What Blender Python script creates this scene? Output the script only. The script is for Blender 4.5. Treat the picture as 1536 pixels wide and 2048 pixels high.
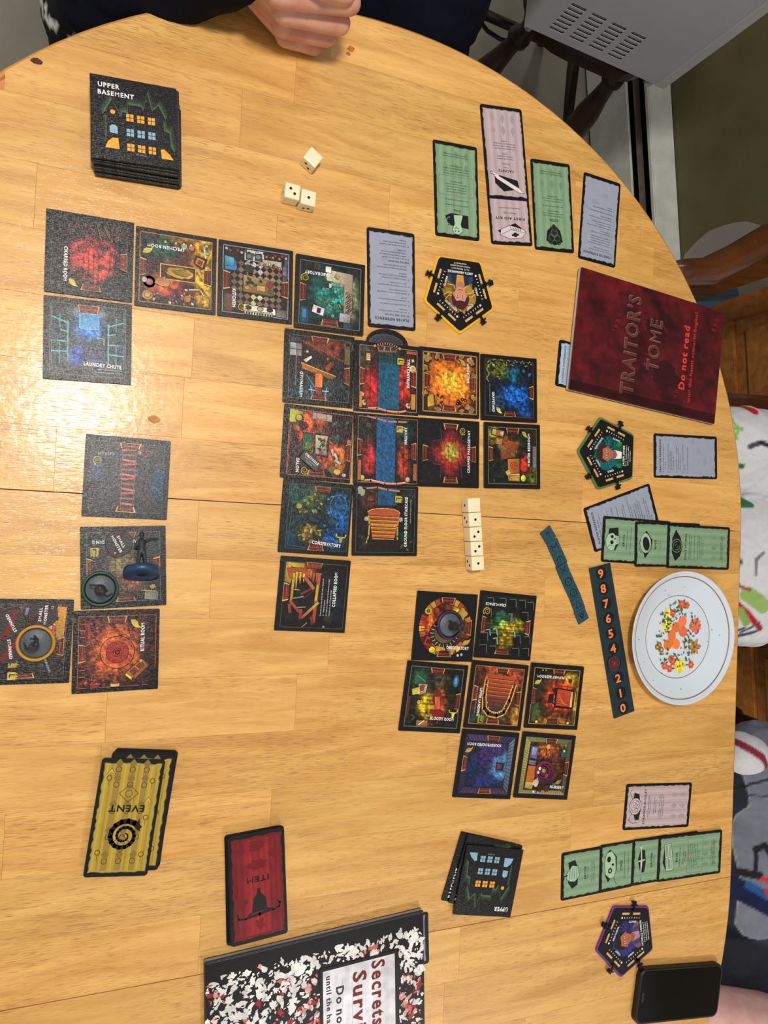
import bpy, bmesh, math, random
import numpy as np
from mathutils import Vector, Matrix
for _o in list(bpy.data.objects): bpy.data.objects.remove(_o)
SC = bpy.context.scene
COL = SC.collection
PI = math.pi
TILT = (0.01141, -0.39442)
CAMH = 0.7328
FPX = 1475.7
# ---------------------------------------------------------------- camera, world, light, exposure
cam = bpy.data.objects.new('camera', bpy.data.cameras.new('camera'))
cam.data.sensor_fit = 'HORIZONTAL'; cam.data.sensor_width = 36; cam.data.lens = 36*FPX/1536
cam.data.clip_start = 0.02
RC = Matrix.Rotation(TILT[0], 3, 'X') @ Matrix.Rotation(TILT[1], 3, 'Y')
cam.matrix_world = Matrix.Translation((0, 0, CAMH)) @ RC.to_4x4()
COL.objects.link(cam); SC.camera = cam
w = bpy.data.worlds.new('World'); SC.world = w; w.use_nodes = True
w.node_tree.nodes['Background'].inputs[0].default_value = (1, .95, .88, 1)
w.node_tree.nodes['Background'].inputs[1].default_value = 0.36
def area(name, loc, size, power, color, rot=(0, 0, 0)):
    l = bpy.data.lights.new(name, 'AREA'); l.shape = 'DISK'; l.size = size; l.energy = power; l.color = color
    o = bpy.data.objects.new(name, l); o.location = loc; o.rotation_euler = rot; COL.objects.link(o); return o
LIGHT = (0.0, 0.34, 1.60)
area('ceiling_bulb', LIGHT, .24, 17.5, (1, .945, .87))
area('fill_bottom', (1.0, -2.4, 1.62), .6, 125, (1, .945, .87), (math.radians(-30), 0, 0))  # added fill light out of frame, brightens the right and lower table
area('fill_top', (1.2, 2.3, 1.62), .5, 34, (1, .945, .87), (math.radians(30), 0, 0))  # second added fill, no real fixture; lifts the far upper side
SC.view_settings.view_transform = 'Standard'; SC.view_settings.look = 'None'
SC.view_settings.gamma = 1; SC.view_settings.exposure = 0.22
SC.view_settings.use_curve_mapping = False

# ---------------------------------------------------------------- helpers
def P(px, py, z=0.0):
    """pixel of the photograph -> point on the horizontal plane at height z (table top = 0)"""
    d = RC @ Vector(((px-768)/FPX, -(py-1024)/FPX, -1))
    t = (z-CAMH)/d.z
    return Vector((d.x*t, d.y*t, z))
def lin(c):
    return tuple((v/255/12.92 if v <= 10 else ((v/255+.055)/1.055)**2.4) for v in c)
def tagit(o, label=None, cat=None, group=None, kind=None):
    if label: o['label'] = label
    if cat: o['category'] = cat
    if group: o['group'] = group
    if kind: o['kind'] = kind
    return o
def empty(name, loc=(0, 0, 0), rz=0, label=None, cat=None, group=None):
    o = bpy.data.objects.new(name, None); o.empty_display_size = .02; COL.objects.link(o)
    o.location = loc; o.rotation_euler = (0, 0, rz); return tagit(o, label, cat, group)
def link(name, me, mat, parent=None, smooth=False, loc=None, rz=0):
    o = bpy.data.objects.new(name, me); COL.objects.link(o)
    if mat:
        for m in (mat if isinstance(mat, (list, tuple)) else [mat]): me.materials.append(m)
    if smooth:
        me.shade_smooth()
    if parent: o.parent = parent
    if loc is not None: o.location = loc; o.rotation_euler = (0, 0, rz)
    return o
def mesh(name, v, f):
    me = bpy.data.meshes.new(name); me.from_pydata([tuple(a) for a in v], [], f); me.update(); return me
def bmmesh(name, bm):
    me = bpy.data.meshes.new(name); bmesh.ops.recalc_face_normals(bm, faces=bm.faces); bm.to_mesh(me); bm.free(); return me
def prism(pts, z0, z1):
    n = len(pts)
    v = [(p[0], p[1], z0) for p in pts]+[(p[0], p[1], z1) for p in pts]
    f = [tuple(range(n-1, -1, -1)), tuple(range(n, 2*n))]+[(i, (i+1) % n, n+(i+1) % n, n+i) for i in range(n)]
    return v, f
def bevprism(pts, z0, z1, b):
    """prism whose top edge is chamfered by b (pts counter-clockwise, convex)"""
    c = Vector((sum(p[0] for p in pts)/len(pts), sum(p[1] for p in pts)/len(pts)))
    ins = []
    n = len(pts)
    for i in range(n):
        p = Vector(pts[i]); a = (Vector(pts[i-1])-p); d = (Vector(pts[(i+1) % n])-p)
        a.normalize(); d.normalize(); s = a+d
        if s.length < 1e-4: s = c-p
        s.normalize(); ins.append(p+s*b*1.3)
    v = [(p[0], p[1], z0) for p in pts]+[(p[0], p[1], z1-b) for p in pts]+[(p[0], p[1], z1) for p in ins]
    f = [tuple(range(n-1, -1, -1)), tuple(range(2*n, 3*n))]
    for k in (0, n): f += [(k+i, k+(i+1) % n, k+n+(i+1) % n, k+n+i) for i in range(n)]
    return v, f
def rrect(w, h, r, n=4):
    o = []
    for cx, cy, a in ((w/2-r, h/2-r, 0), (-w/2+r, h/2-r, 90), (-w/2+r, -h/2+r, 180), (w/2-r, -h/2+r, 270)):
        for i in range(n+1):
            t = math.radians(a+90*i/n); o.append((cx+r*math.cos(t), cy+r*math.sin(t)))
    return o
def add_box(bm, c, s, rot=None):
    r = bmesh.ops.create_cube(bm, size=1); M = Matrix.Translation(c)
    if rot is not None: M = M @ rot.to_4x4()
    M = M @ Matrix.Diagonal((s[0], s[1], s[2], 1)); bmesh.ops.transform(bm, matrix=M, verts=r['verts']); return r['verts']
def lathe(prof, n=24, axis_to=None, origin=(0, 0, 0)):
    """prof list of (r,z)"""
    v, f = [], []
    for r, z in prof:
        for i in range(n):
            a = 2*PI*i/n; v.append((r*math.cos(a), r*math.sin(a), z))
    for k in range(len(prof)-1):
        for i in range(n):
            f.append((k*n+i, k*n+(i+1) % n, (k+1)*n+(i+1) % n, (k+1)*n+i))
    f.append(tuple(range(n-1, -1, -1))); m = (len(prof)-1)*n; f.append(tuple(range(m, m+n)))
    if axis_to is not None:
        q = Vector((0, 0, 1)).rotation_difference(Vector(axis_to)).to_matrix()
        v = [q @ Vector(p) for p in v]
    v = [Vector(p)+Vector(origin) for p in v]
    return v, f
def tube(path, radii, n=10, flat=1.0):
    """swept round tube along path"""
    path = [Vector(p) for p in path]; v, f = [], []
    up = Vector((0, 0, 1))
    for k, p in enumerate(path):
        t = (path[min(k+1, len(path)-1)]-path[max(k-1, 0)]).normalized()
        s = t.cross(up)
        if s.length < 1e-3: s = t.cross(Vector((0, 1, 0)))
        s.normalize(); u = s.cross(t).normalized(); r = radii[k] if isinstance(radii, (list, tuple)) else radii
        for i in range(n):
            a = 2*PI*i/n; v.append(p+s*math.cos(a)*r+u*math.sin(a)*r*flat)
    for k in range(len(path)-1):
        for i in range(n): f.append((k*n+i, k*n+(i+1) % n, (k+1)*n+(i+1) % n, (k+1)*n+i))
    f.append(tuple(range(n-1, -1, -1))); m = (len(path)-1)*n; f.append(tuple(range(m, m+n)))
    return v, f
def merge(parts):
    V, F = [], []
    for v, f in parts:
        b = len(V); V += list(v); F += [tuple(i+b for i in q) for q in f]
    return V, F
def capsule(a, b, ra, rb, n=14):
    """tapered capsule from a to b"""
    a = Vector(a); b = Vector(b); L = (b-a).length
    prof = []
    for i in range(7):
        t = -PI/2+PI/2*i/6*.999; prof.append((max(ra*math.cos(t), 1e-5), ra*math.sin(t)))
    for i in range(7):
        t = PI/2*i/6*.999; prof.append((max(rb*math.cos(t), 1e-5), L+rb*math.sin(t)))
    return lathe(prof, n, (b-a) if L > 1e-6 else (0, 0, 1), a)
def ellips(c, r, rot=None, n=16):
    prof = [(max(math.sin(PI*i/10), 1e-4), -math.cos(PI*i/10)) for i in range(11)]
    v, f = lathe(prof, n); M = (rot or Matrix.Identity(3))
    return [M @ Vector((p.x*r[0], p.y*r[1], p.z*r[2]))+Vector(c) for p in v], f
def blob(parts, voxel, smooth=6, disp=None):
    """union of closed shells remeshed into one continuous surface"""
    v, f = merge(parts); me = mesh('tmp', v, f); o = bpy.data.objects.new('tmp', me); COL.objects.link(o)
    m = o.modifiers.new('r', 'REMESH'); m.mode = 'VOXEL'; m.voxel_size = voxel; m.use_smooth_shade = True
    if smooth:
        s = o.modifiers.new('s', 'SMOOTH'); s.iterations = smooth; s.factor = .5
    dg = bpy.context.evaluated_depsgraph_get(); dg.update()
    out = bpy.data.meshes.new_from_object(o.evaluated_get(dg)); bpy.data.objects.remove(o)
    out.materials.clear(); return out

# ---------------------------------------------------------------- materials
def newmat(name):
    m = bpy.data.materials.new(name); m.use_nodes = True; nt = m.node_tree
    return m, nt, nt.nodes['Principled BSDF']
def N(nt, t, **k):
    n = nt.nodes.new(t)
    for a, b in k.items(): setattr(n, a, b)
    return n
def simple(name, col, rough=.5, noise=0, scale=40, bump=0, bscale=200, metal=0, spec=.5, coat=0, stretch=(1, 1, 1), sheen=0):
    m, nt, b = newmat(name); L = nt.links; c = lin(col)+(1,)
    b.inputs['Base Color'].default_value = c; b.inputs['Roughness'].default_value = rough
    b.inputs['Metallic'].default_value = metal; b.inputs['Specular IOR Level'].default_value = spec
    b.inputs['Coat Weight'].default_value = coat; b.inputs['Sheen Weight'].default_value = sheen
    tc = N(nt, 'ShaderNodeTexCoord'); mp = N(nt, 'ShaderNodeMapping'); mp.inputs['Scale'].default_value = stretch
    L.new(tc.outputs['Object'], mp.inputs[0])
    if noise:
        n = N(nt, 'ShaderNodeTexNoise'); n.inputs['Scale'].default_value = scale; n.inputs['Detail'].default_value = 5
        L.new(mp.outputs[0], n.inputs['Vector'])
        r = N(nt, 'ShaderNodeMapRange'); r.inputs[1].default_value = .25; r.inputs[2].default_value = .75
        r.inputs[3].default_value = 1-noise; r.inputs[4].default_value = 1+noise; L.new(n.outputs[0], r.inputs[0])
        x = N(nt, 'ShaderNodeVectorMath', operation='SCALE'); x.inputs[0].default_value = c[:3]
        L.new(r.outputs[0], x.inputs['Scale']); L.new(x.outputs[0], b.inputs['Base Color'])
    if bump:
        n = N(nt, 'ShaderNodeTexNoise'); n.inputs['Scale'].default_value = bscale; n.inputs['Detail'].default_value = 3
        L.new(mp.outputs[0], n.inputs['Vector'])
        bp = N(nt, 'ShaderNodeBump'); bp.inputs['Strength'].default_value = bump; bp.inputs['Distance'].default_value = .001
        L.new(n.outputs[0], bp.inputs['Height']); L.new(bp.outputs[0], b.inputs['Normal'])
    return m
def mapr(nt, src, a, b, c, d):
    r = N(nt, 'ShaderNodeMapRange')
    for i, v in enumerate((a, b, c, d)): r.inputs[i+1].default_value = v
    nt.links.new(src, r.inputs[0]); return r.outputs[0]
def mth(nt, op, a, b=None):
    m = N(nt, 'ShaderNodeMath', operation=op)
    for i, s in enumerate((a, b)):
        if s is None: continue
        if isinstance(s, (int, float)): m.inputs[i].default_value = s
        else: nt.links.new(s, m.inputs[i])
    return m.outputs[0]
def wood(name, light, dark, pore, sx=1.0, rough=(.28, .42), rot=0, usecolor=False, porew=.5, coat=.0, k=1.0):
    m, nt, b = newmat(name); L = nt.links
    tc = N(nt, 'ShaderNodeTexCoord'); oi = N(nt, 'ShaderNodeObjectInfo')
    mp = N(nt, 'ShaderNodeMapping'); mp.inputs['Rotation'].default_value = (0, 0, rot)
    L.new(tc.outputs['Object'], mp.inputs[0])
    off = N(nt, 'ShaderNodeVectorMath', operation='ADD'); L.new(mp.outputs[0], off.inputs[0])
    cmb = N(nt, 'ShaderNodeCombineXYZ')
    for i in range(3): L.new(mth(nt, 'MULTIPLY', oi.outputs['Alpha'] if usecolor else oi.outputs['Random'], 7.3*(i+1)), cmb.inputs[i])
    L.new(cmb.outputs[0], off.inputs[1])
    def ns(scale, vec, detail=4, dist=0):
        s = N(nt, 'ShaderNodeVectorMath', operation='MULTIPLY'); s.inputs[1].default_value = vec; L.new(off.outputs[0], s.inputs[0])
        n = N(nt, 'ShaderNodeTexNoise'); n.inputs['Scale'].default_value = scale; n.inputs['Detail'].default_value = detail
        n.inputs['Distortion'].default_value = dist; L.new(s.outputs[0], n.inputs['Vector']); return n.outputs[0]
    fig = ns(10*k, (.55, 5, 5), 4, .9)
    fine = ns(60*k, (.8, 16, 16), 3)
    po = ns(75*k, (.8, 18, 18), 2)
    cloud = ns(5*k, (1, 2, 2), 2)
    mix = mth(nt, 'ADD', mth(nt, 'MULTIPLY', fig, .75), mth(nt, 'MULTIPLY', fine, .25))
    cr = N(nt, 'ShaderNodeValToRGB'); L.new(mix, cr.inputs[0])
    e = cr.color_ramp.elements; e[0].position = .34; e[0].color = lin(dark)+(1,); e[1].position = .64; e[1].color = lin(light)+(1,)
    mx = N(nt, 'ShaderNodeMix', data_type='RGBA'); L.new(cr.outputs[0], mx.inputs[6]); mx.inputs[7].default_value = lin(pore)+(1,)
    L.new(mapr(nt, mth(nt, 'MULTIPLY', po, mapr(nt, cloud, .3, .7, .88, 1.1)), .57, .68, 0, porew), mx.inputs[0])
    out = mx.outputs[2]
    if usecolor:
        mu = N(nt, 'ShaderNodeMix', data_type='RGBA', blend_type='MULTIPLY'); mu.inputs[0].default_value = 1
        L.new(out, mu.inputs[6]); L.new(oi.outputs['Color'], mu.inputs[7]); out = mu.outputs[2]
    L.new(out, b.inputs['Base Color'])
    L.new(mapr(nt, fine, .3, .7, rough[0], rough[1]), b.inputs['Roughness'])
    b.inputs['Specular IOR Level'].default_value = .5; b.inputs['Coat Weight'].default_value = coat; b.inputs['Coat Roughness'].default_value = .15
    bp = N(nt, 'ShaderNodeBump'); bp.inputs['Strength'].default_value = .2; bp.inputs['Distance'].default_value = .0004
    L.new(mth(nt, 'SUBTRACT', mth(nt, 'MULTIPLY', fine, .7), mth(nt, 'MULTIPLY', mapr(nt, po, .55, .68, 0, 1), .5)), bp.inputs['Height'])
    L.new(bp.outputs[0], b.inputs['Normal'])
    if coat:
        wv = N(nt, 'ShaderNodeTexNoise'); wv.inputs['Scale'].default_value = 130; wv.inputs['Detail'].default_value = 5; L.new(tc.outputs['Object'], wv.inputs['Vector'])
        b2 = N(nt, 'ShaderNodeBump'); b2.inputs['Strength'].default_value = .22; b2.inputs['Distance'].default_value = .0012
        L.new(wv.outputs[0], b2.inputs['Height']); L.new(bp.outputs[0], b2.inputs['Normal']); L.new(b2.outputs[0], b.inputs['Coat Normal'])
    return m
def printmat(name, linen=0.0, rough=.42, var=.12, nscale=260, spec=.5, coat=0):
    m, nt, b = newmat(name); L = nt.links
    at = N(nt, 'ShaderNodeVertexColor', layer_name='Col'); tc = N(nt, 'ShaderNodeTexCoord')
    n = N(nt, 'ShaderNodeTexNoise'); n.inputs['Scale'].default_value = nscale; n.inputs['Detail'].default_value = 4
    L.new(tc.outputs['Object'], n.inputs['Vector'])
    x = N(nt, 'ShaderNodeVectorMath', operation='SCALE'); L.new(at.outputs[0], x.inputs[0])
    L.new(mapr(nt, n.outputs[0], .3, .7, 1-var, 1+var), x.inputs['Scale']); L.new(x.outputs[0], b.inputs['Base Color'])
    b.inputs['Roughness'].default_value = rough; b.inputs['Specular IOR Level'].default_value = spec
    b.inputs['Coat Weight'].default_value = coat
    if linen:
        sp = N(nt, 'ShaderNodeSeparateXYZ'); L.new(tc.outputs['Object'], sp.inputs[0])
        def thread(long, across):
            v = N(nt, 'ShaderNodeCombineXYZ'); L.new(mth(nt, 'MULTIPLY', long, 260), v.inputs[0]); L.new(mth(nt, 'MULTIPLY', across, 2100), v.inputs[1])
            q = N(nt, 'ShaderNodeTexNoise'); q.inputs['Scale'].default_value = 1; q.inputs['Detail'].default_value = 1; L.new(v.outputs[0], q.inputs['Vector']); return q.outputs[0]
        h = mth(nt, 'MAXIMUM', thread(sp.outputs[0], sp.outputs[1]), thread(sp.outputs[1], sp.outputs[0]))
        bp = N(nt, 'ShaderNodeBump'); bp.inputs['Strength'].default_value = linen; bp.inputs['Distance'].default_value = .0006
        L.new(h, bp.inputs['Height']); L.new(bp.outputs[0], b.inputs['Normal']); L.new(bp.outputs[0], b.inputs['Coat Normal']); b.inputs['Coat Roughness'].default_value = .34
    return m
M = {}
M['table'] = wood('table_wood', (232, 181, 102), (203, 146, 70), (142, 88, 38), rough=(.4, .54), usecolor=True, porew=.6, coat=.42, k=1.25)
M['tside'] = wood('table_side_wood', (214, 158, 84), (176, 118, 54), (130, 80, 34), rough=(.35, .5))
M['dark'] = wood('dark_wood', (92, 46, 20), (62, 30, 13), (40, 18, 8), rough=(.2, .26), k=.35, coat=.4, porew=.3)
M['oak'] = wood('oak_wood', (206, 138, 68), (158, 98, 42), (92, 50, 18), rough=(.3, .45), rot=0, k=.6, porew=.7)
M['tile'] = printmat('tile_print', linen=.32, rough=.3, var=.22, nscale=420, spec=.4)
M['tileb'] = simple('tile_board', (12, 12, 15), .4, noise=.2, scale=300, bump=.5, bscale=900)
M['card'] = printmat('card_print', rough=.4, var=.04, nscale=90, spec=.28)
M['cardb'] = simple('card_black', (14, 14, 16), .42, noise=.15, scale=200, spec=.3)
M['cardw'] = simple('card_edge', (120, 122, 132), .6, noise=.1, scale=200)
M['cover'] = printmat('cover_print', rough=.4, var=.25, nscale=60, spec=.25)
M['ivory'] = simple('ivory_plastic', (242, 230, 194), .28, noise=.02, scale=60, spec=.5)
M['pip'] = simple('pip_black', (14, 12, 12), .4, noise=.2, scale=100)
M['mini'] = simple('mini_plastic', (78, 86, 94), .45, noise=.12, scale=200, bump=.3, bscale=600)
M['minidark'] = simple('mini_figure_plastic', (44, 50, 56), .42, noise=.15, scale=200, bump=.3, bscale=600)
M['floor'] = simple('floor_vinyl', (132, 128, 116), .45, noise=.28, scale=9, bump=.4, bscale=60)
M['wall'] = simple('wall_olive', (98, 92, 58), .8, noise=.16, scale=14, bump=.5, bscale=60)
M['plain'] = simple('wall_cream', (196, 186, 160), .8, noise=.05, scale=5)
M['spackle'] = simple('spackle_white', (150, 142, 136), .85, noise=.08, scale=20, bump=.3, bscale=80)
M['heater'] = simple('heater_enamel', (216, 219, 212), .45, noise=.14, scale=28, bump=.1, bscale=100)
M['heaterd'] = simple('heater_dark', (14, 13, 12), .8, noise=.3, scale=30)
M['heaterm'] = simple('heater_damper_metal', (136, 124, 110), .5, noise=.3, scale=40, metal=.3)
M['blue'] = simple('blue_mat_rubber', (52, 96, 118), .7, noise=.1, scale=30)
M['steel'] = simple('painted_steel_grey', (176, 177, 186), .42, noise=.02, scale=60)
M['steell'] = simple('painted_steel_light', (182, 184, 186), .4, noise=.02, scale=60)
M['black'] = simple('black_void', (6, 6, 7), .7, noise=.2, scale=30)
M['screw'] = simple('screw_metal', (120, 110, 90), .3, metal=.9, noise=.1, scale=100)
M['plate'] = simple('plate_ceramic', (214, 226, 240), .13, noise=.01, scale=10, spec=.6, coat=.3)
M['phone'] = simple('phone_glass', (3, 3, 4), .1, noise=.1, scale=40, spec=.3)
M['phoneb'] = simple('phone_case', (7, 7, 8), .45, noise=.1, scale=80)
M['skin'] = None
def skinmat(name, a, bcol):
    m, nt, b = newmat(name); L = nt.links
    tc = N(nt, 'ShaderNodeTexCoord'); n = N(nt, 'ShaderNodeTexNoise'); n.inputs['Scale'].default_value = 45; n.inputs['Detail'].default_value = 4
    L.new(tc.outputs['Object'], n.inputs['Vector'])
    mx = N(nt, 'ShaderNodeMix', data_type='RGBA'); mx.inputs[6].default_value = lin(a)+(1,); mx.inputs[7].default_value = lin(bcol)+(1,)
    L.new(mapr(nt, n.outputs[0], .35, .65, 0, 1), mx.inputs[0]); L.new(mx.outputs[2], b.inputs['Base Color'])
    b.inputs['Roughness'].default_value = .5; b.inputs['Subsurface Weight'].default_value = .25
    b.inputs['Subsurface Radius'].default_value = (.01, .004, .002); b.inputs['Subsurface Scale'].default_value = .4
    n2 = N(nt, 'ShaderNodeTexNoise'); n2.inputs['Scale'].default_value = 700; L.new(tc.outputs['Object'], n2.inputs['Vector'])
    bp = N(nt, 'ShaderNodeBump'); bp.inputs['Strength'].default_value = .2; bp.inputs['Distance'].default_value = .0004
    L.new(n2.outputs[0], bp.inputs['Height']); L.new(bp.outputs[0], b.inputs['Normal']); return m
M['skin'] = skinmat('skin', (222, 172, 150), (206, 140, 122))
M['skin2'] = skinmat('skin_pale', (214, 172, 164), (200, 150, 146))
M['navy'] = simple('navy_knit', (11, 14, 27), .95, noise=.15, scale=60, bump=.5, bscale=500, spec=.15)
M['cloth'] = printmat('printed_cloth', rough=.9, var=.05, nscale=120, spec=.2)

# ---------------------------------------------------------------- glyphs
GL = {}
def make_glyphs():
    chars = ''.join(chr(c) for c in range(33, 127))+'\u00a9\u2022'
    objs = []
    for wgt, off in (('r', .012), ('b', .03)):
        for c in ['HH']+list(chars):
            for pre in ((c,) if c == 'HH' else (c, 'H'+c+'H')):
                cu = bpy.data.curves.new('g', 'FONT'); cu.body = pre; cu.size = 1; cu.resolution_u = 2
                if len(pre) == 1 and c not in 'MW': cu.offset = off
                o = bpy.data.objects.new('g', cu); COL.objects.link(o); objs.append((wgt, c, pre, o))
    dg = bpy.context.evaluated_depsgraph_get(); dg.update(); HH = {}; wd = {}
    for wgt, c, pre, o in objs:
        me = o.evaluated_get(dg).to_mesh()
        vs = [(v.co.x, v.co.y) for v in me.vertices]
        if len(pre) == 1: GL[wgt, c] = [vs, [tuple(p.vertices) for p in me.polygons], 0]
        else: wd[wgt, c, pre] = max((v[0] for v in vs), default=0)
        o.evaluated_get(dg).to_mesh_clear()
    for (wgt, c, pre), x in wd.items():
        if pre != 'HH': GL[wgt, c][2] = x-wd[wgt, 'HH', 'HH']+(.10 if wgt == 'b' else .02)
    for _, _, _, o in objs:
        cu = o.data; bpy.data.objects.remove(o); bpy.data.curves.remove(cu)
make_glyphs()
CAP = .73
_rng = np.random.RandomState(7)
_tab = _rng.rand(64, 64)
def vnoise(x, y):
    xi, yi = math.floor(x), math.floor(y); fx, fy = x-xi, y-yi; fx = fx*fx*(3-2*fx); fy = fy*fy*(3-2*fy)
    a, b, c, d = _tab[yi % 64, xi % 64], _tab[yi % 64, (xi+1) % 64], _tab[(yi+1) % 64, xi % 64], _tab[(yi+1) % 64, (xi+1) % 64]
    return a*(1-fx)*(1-fy)+b*fx*(1-fy)+c*(1-fx)*fy+d*fx*fy
def fbm(x, y): return .5*vnoise(x, y)+.3*vnoise(x*2.1+9, y*2.1)+.2*vnoise(x*4.3, y*4.3+5)

class Art:
    """flat print: layered coloured shapes. u right, v down in units; built as one mesh with a colour attribute"""
    def __init__(s, W, H, width, step=4e-6):
        s.W, s.H, s.k = W, H, width/W; s.v, s.f, s.c = [], [], []; s.L = 0; s.step = step; s.rnd = random.Random(3); s.ink = False
    def _z(s): s.L += 1; return s.L*s.step
    def poly(s, pts, col, same=False):
        if s.ink:
            tn = lambda c: tuple((q*.84+sum(c)/3*.16)*.86 for q in c)
            col = [tn(c) for c in col] if isinstance(col, list) else tn(col)
        if s.ink and not isinstance(col, list):
            xs = [p[0] for p in pts]; ys = [p[1] for p in pts]; W_, H_ = max(xs)-min(xs), max(ys)-min(ys)
            if not same and W_*H_ > 7 and sum(col) > 90:
                cx, cy = (max(xs)+min(xs))/2, (max(ys)+min(ys))/2; zz = s._z(); b0 = len(s.v); q0 = []
                for p in pts:
                    q0.append((cx+(p[0]-cx)*(1+1.1/max(W_, 1)), cy+(p[1]-cy)*(1+1.1/max(H_, 1)), zz))
                s.v += q0; s.c += [lin((22, 14, 14))]*len(q0)
                ar = sum(q0[i][0]*q0[(i+1) % len(q0)][1]-q0[(i+1) % len(q0)][0]*q0[i][1] for i in range(len(q0)))
                ff = list(range(b0, b0+len(q0))); s.f.append(tuple(ff if ar < 0 else ff[::-1]))
            if W_*H_ > 5:
                rr = s.rnd; g = rr.uniform(-.3, .3); g2 = rr.uniform(-.3, .3)
                col = [tuple(max(0, min(255, c*(1+g*((p[0]-xs[0])/max(W_, 1))+g2*((p[1]-ys[0])/max(H_, 1))+rr.uniform(-.1, .1)))) for c in col) for p in pts]
        z = s.L*s.step if same else s._z(); b = len(s.v)
        pl = col if isinstance(col, list) else [col]*len(pts)
        for p, c in zip(pts, pl): s.v.append((p[0], p[1], z)); s.c.append(lin(c))
        a = sum(pts[i][0]*pts[(i+1) % len(pts)][1]-pts[(i+1) % len(pts)][0]*pts[i][1] for i in range(len(pts)))
        f = list(range(b, b+len(pts)))
        s.f.append(tuple(f if a < 0 else f[::-1]))
    def rect(s, x0, y0, x1, y1, col, rot=0):
        cx, cy = (x0+x1)/2, (y0+y1)/2; c, n = math.cos(math.radians(rot)), math.sin(math.radians(rot))
        s.poly([(cx+(x-cx)*c-(y-cy)*n, cy+(x-cx)*n+(y-cy)*c) for x, y in ((x0, y0), (x1, y0), (x1, y1), (x0, y1))], col)
    def ell(s, cx, cy, rx, ry=None, col=(0, 0, 0), rot=0, n=20, same=False):
        ry = ry or rx; c, q = math.cos(math.radians(rot)), math.sin(math.radians(rot))
        s.poly([(cx+rx*math.cos(t)*c-ry*math.sin(t)*q, cy+rx*math.cos(t)*q+ry*math.sin(t)*c) for t in [2*PI*i/n for i in range(n)]], col, same)
    def line(s, pts, w, col, closed=False, same=False):
        z = s.L*s.step if same else s._z()
        n = len(pts); seg = n if closed else n-1
        for i in range(seg):
            (x0, y0), (x1, y1) = pts[i], pts[(i+1) % n]; L = math.hypot(x1-x0, y1-y0) or 1e-6
            ex = min(w*.3, L*.7); dx, dy = (x1-x0)/L*ex, (y1-y0)/L*ex; nx, ny = -(y1-y0)/L*w/2, (x1-x0)/L*w/2
            q = [(x0-dx+nx, y0-dy+ny), (x1+dx+nx, y1+dy+ny), (x1+dx-nx, y1+dy-ny), (x0-dx-nx, y0-dy-ny)]
            b = len(s.v)
            for p in q: s.v.append((p[0], p[1], z)); s.c.append(lin(col))
            s.f.append((b, b+1, b+2, b+3))
    def ring(s, cx, cy, r, w, col, ry=None, a0=0, a1=360, n=28):
        ry = ry or r; m = max(3, int(n*(a1-a0)/360)+1)
        s.line([(cx+r*math.cos(math.radians(a0+(a1-a0)*i/m)), cy+ry*math.sin(math.radians(a0+(a1-a0)*i/m))) for i in range(m+1)], w, col)
    def grid(s, x0, y0, x1, y1, n, m, fn):
        z = s._z(); b = len(s.v)
        for j in range(m+1):
            for i in range(n+1):
                x = x0+(x1-x0)*i/n; y = y0+(y1-y0)*j/m; s.v.append((x, y, z)); s.c.append(lin([min(255, max(0, q)) for q in fn(x, y)]))
        for j in range(m):
            for i in range(n):
                a = b+j*(n+1)+i; s.f.append((a, a+n+1, a+n+2, a+1))
    def text(s, t, cx, cy, h, width=None, rot=0, col=(240, 240, 240), w='b', anchor='c', sq=1, same=False):
        """h = cap height, width = length of the whole line if given; rot clockwise in picture"""
        z = s.L*s.step if same else s._z(); adv = []; x = 0
        for ch in t:
            adv.append(x); x += .30 if ch == ' ' else GL.get((w, ch), GL[w, 'x'])[2]
        sy = h/CAP; sx = (width/x) if width else sy*sq; tot = x*sx
        ox = {'c': -tot/2, 'l': 0, 'r': -tot}[anchor]; a = math.radians(rot); ca, sa = math.cos(a), math.sin(a)
        for ch, ax in zip(t, adv):
            if ch == ' ' or (w, ch) not in GL: continue
            vs, fs, _ = GL[w, ch]; b = len(s.v); cc = lin(col)
            for vx, vy in vs:
                X = ox+(ax+vx)*sx; Y = -(vy-CAP/2)*sy
                s.v.append((cx+X*ca-Y*sa, cy+X*sa+Y*ca, z)); s.c.append(cc)
            s.f += [tuple(i+b for i in q) for q in fs]
    def para(s, lines, x, y, h, lead, col, w='r', anchor='l', sq=.9, rot=0, maxw=None):
        a = math.radians(rot); s._z()
        for i, t in enumerate(lines):
            if not t: continue
            s.text(t, x-math.sin(a)*lead*i, y+math.cos(a)*lead*i, h, None, rot, col, w, anchor, sq, same=True)
    def blob(s, cx, cy, r, col, seed=0, n=16, j=.3, ry=None, rot=0):
        rr = random.Random(seed*31+int(cx*7+cy)); ry = ry or r; c, q = math.cos(math.radians(rot)), math.sin(math.radians(rot)); pts = []
        for i in range(n):
            t = 2*PI*i/n; k = 1+rr.uniform(-j, j); X = r*k*math.cos(t); Y = ry*k*math.sin(t); pts.append((cx+X*c-Y*q, cy+X*q+Y*c))
        s.poly(pts, col)
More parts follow.
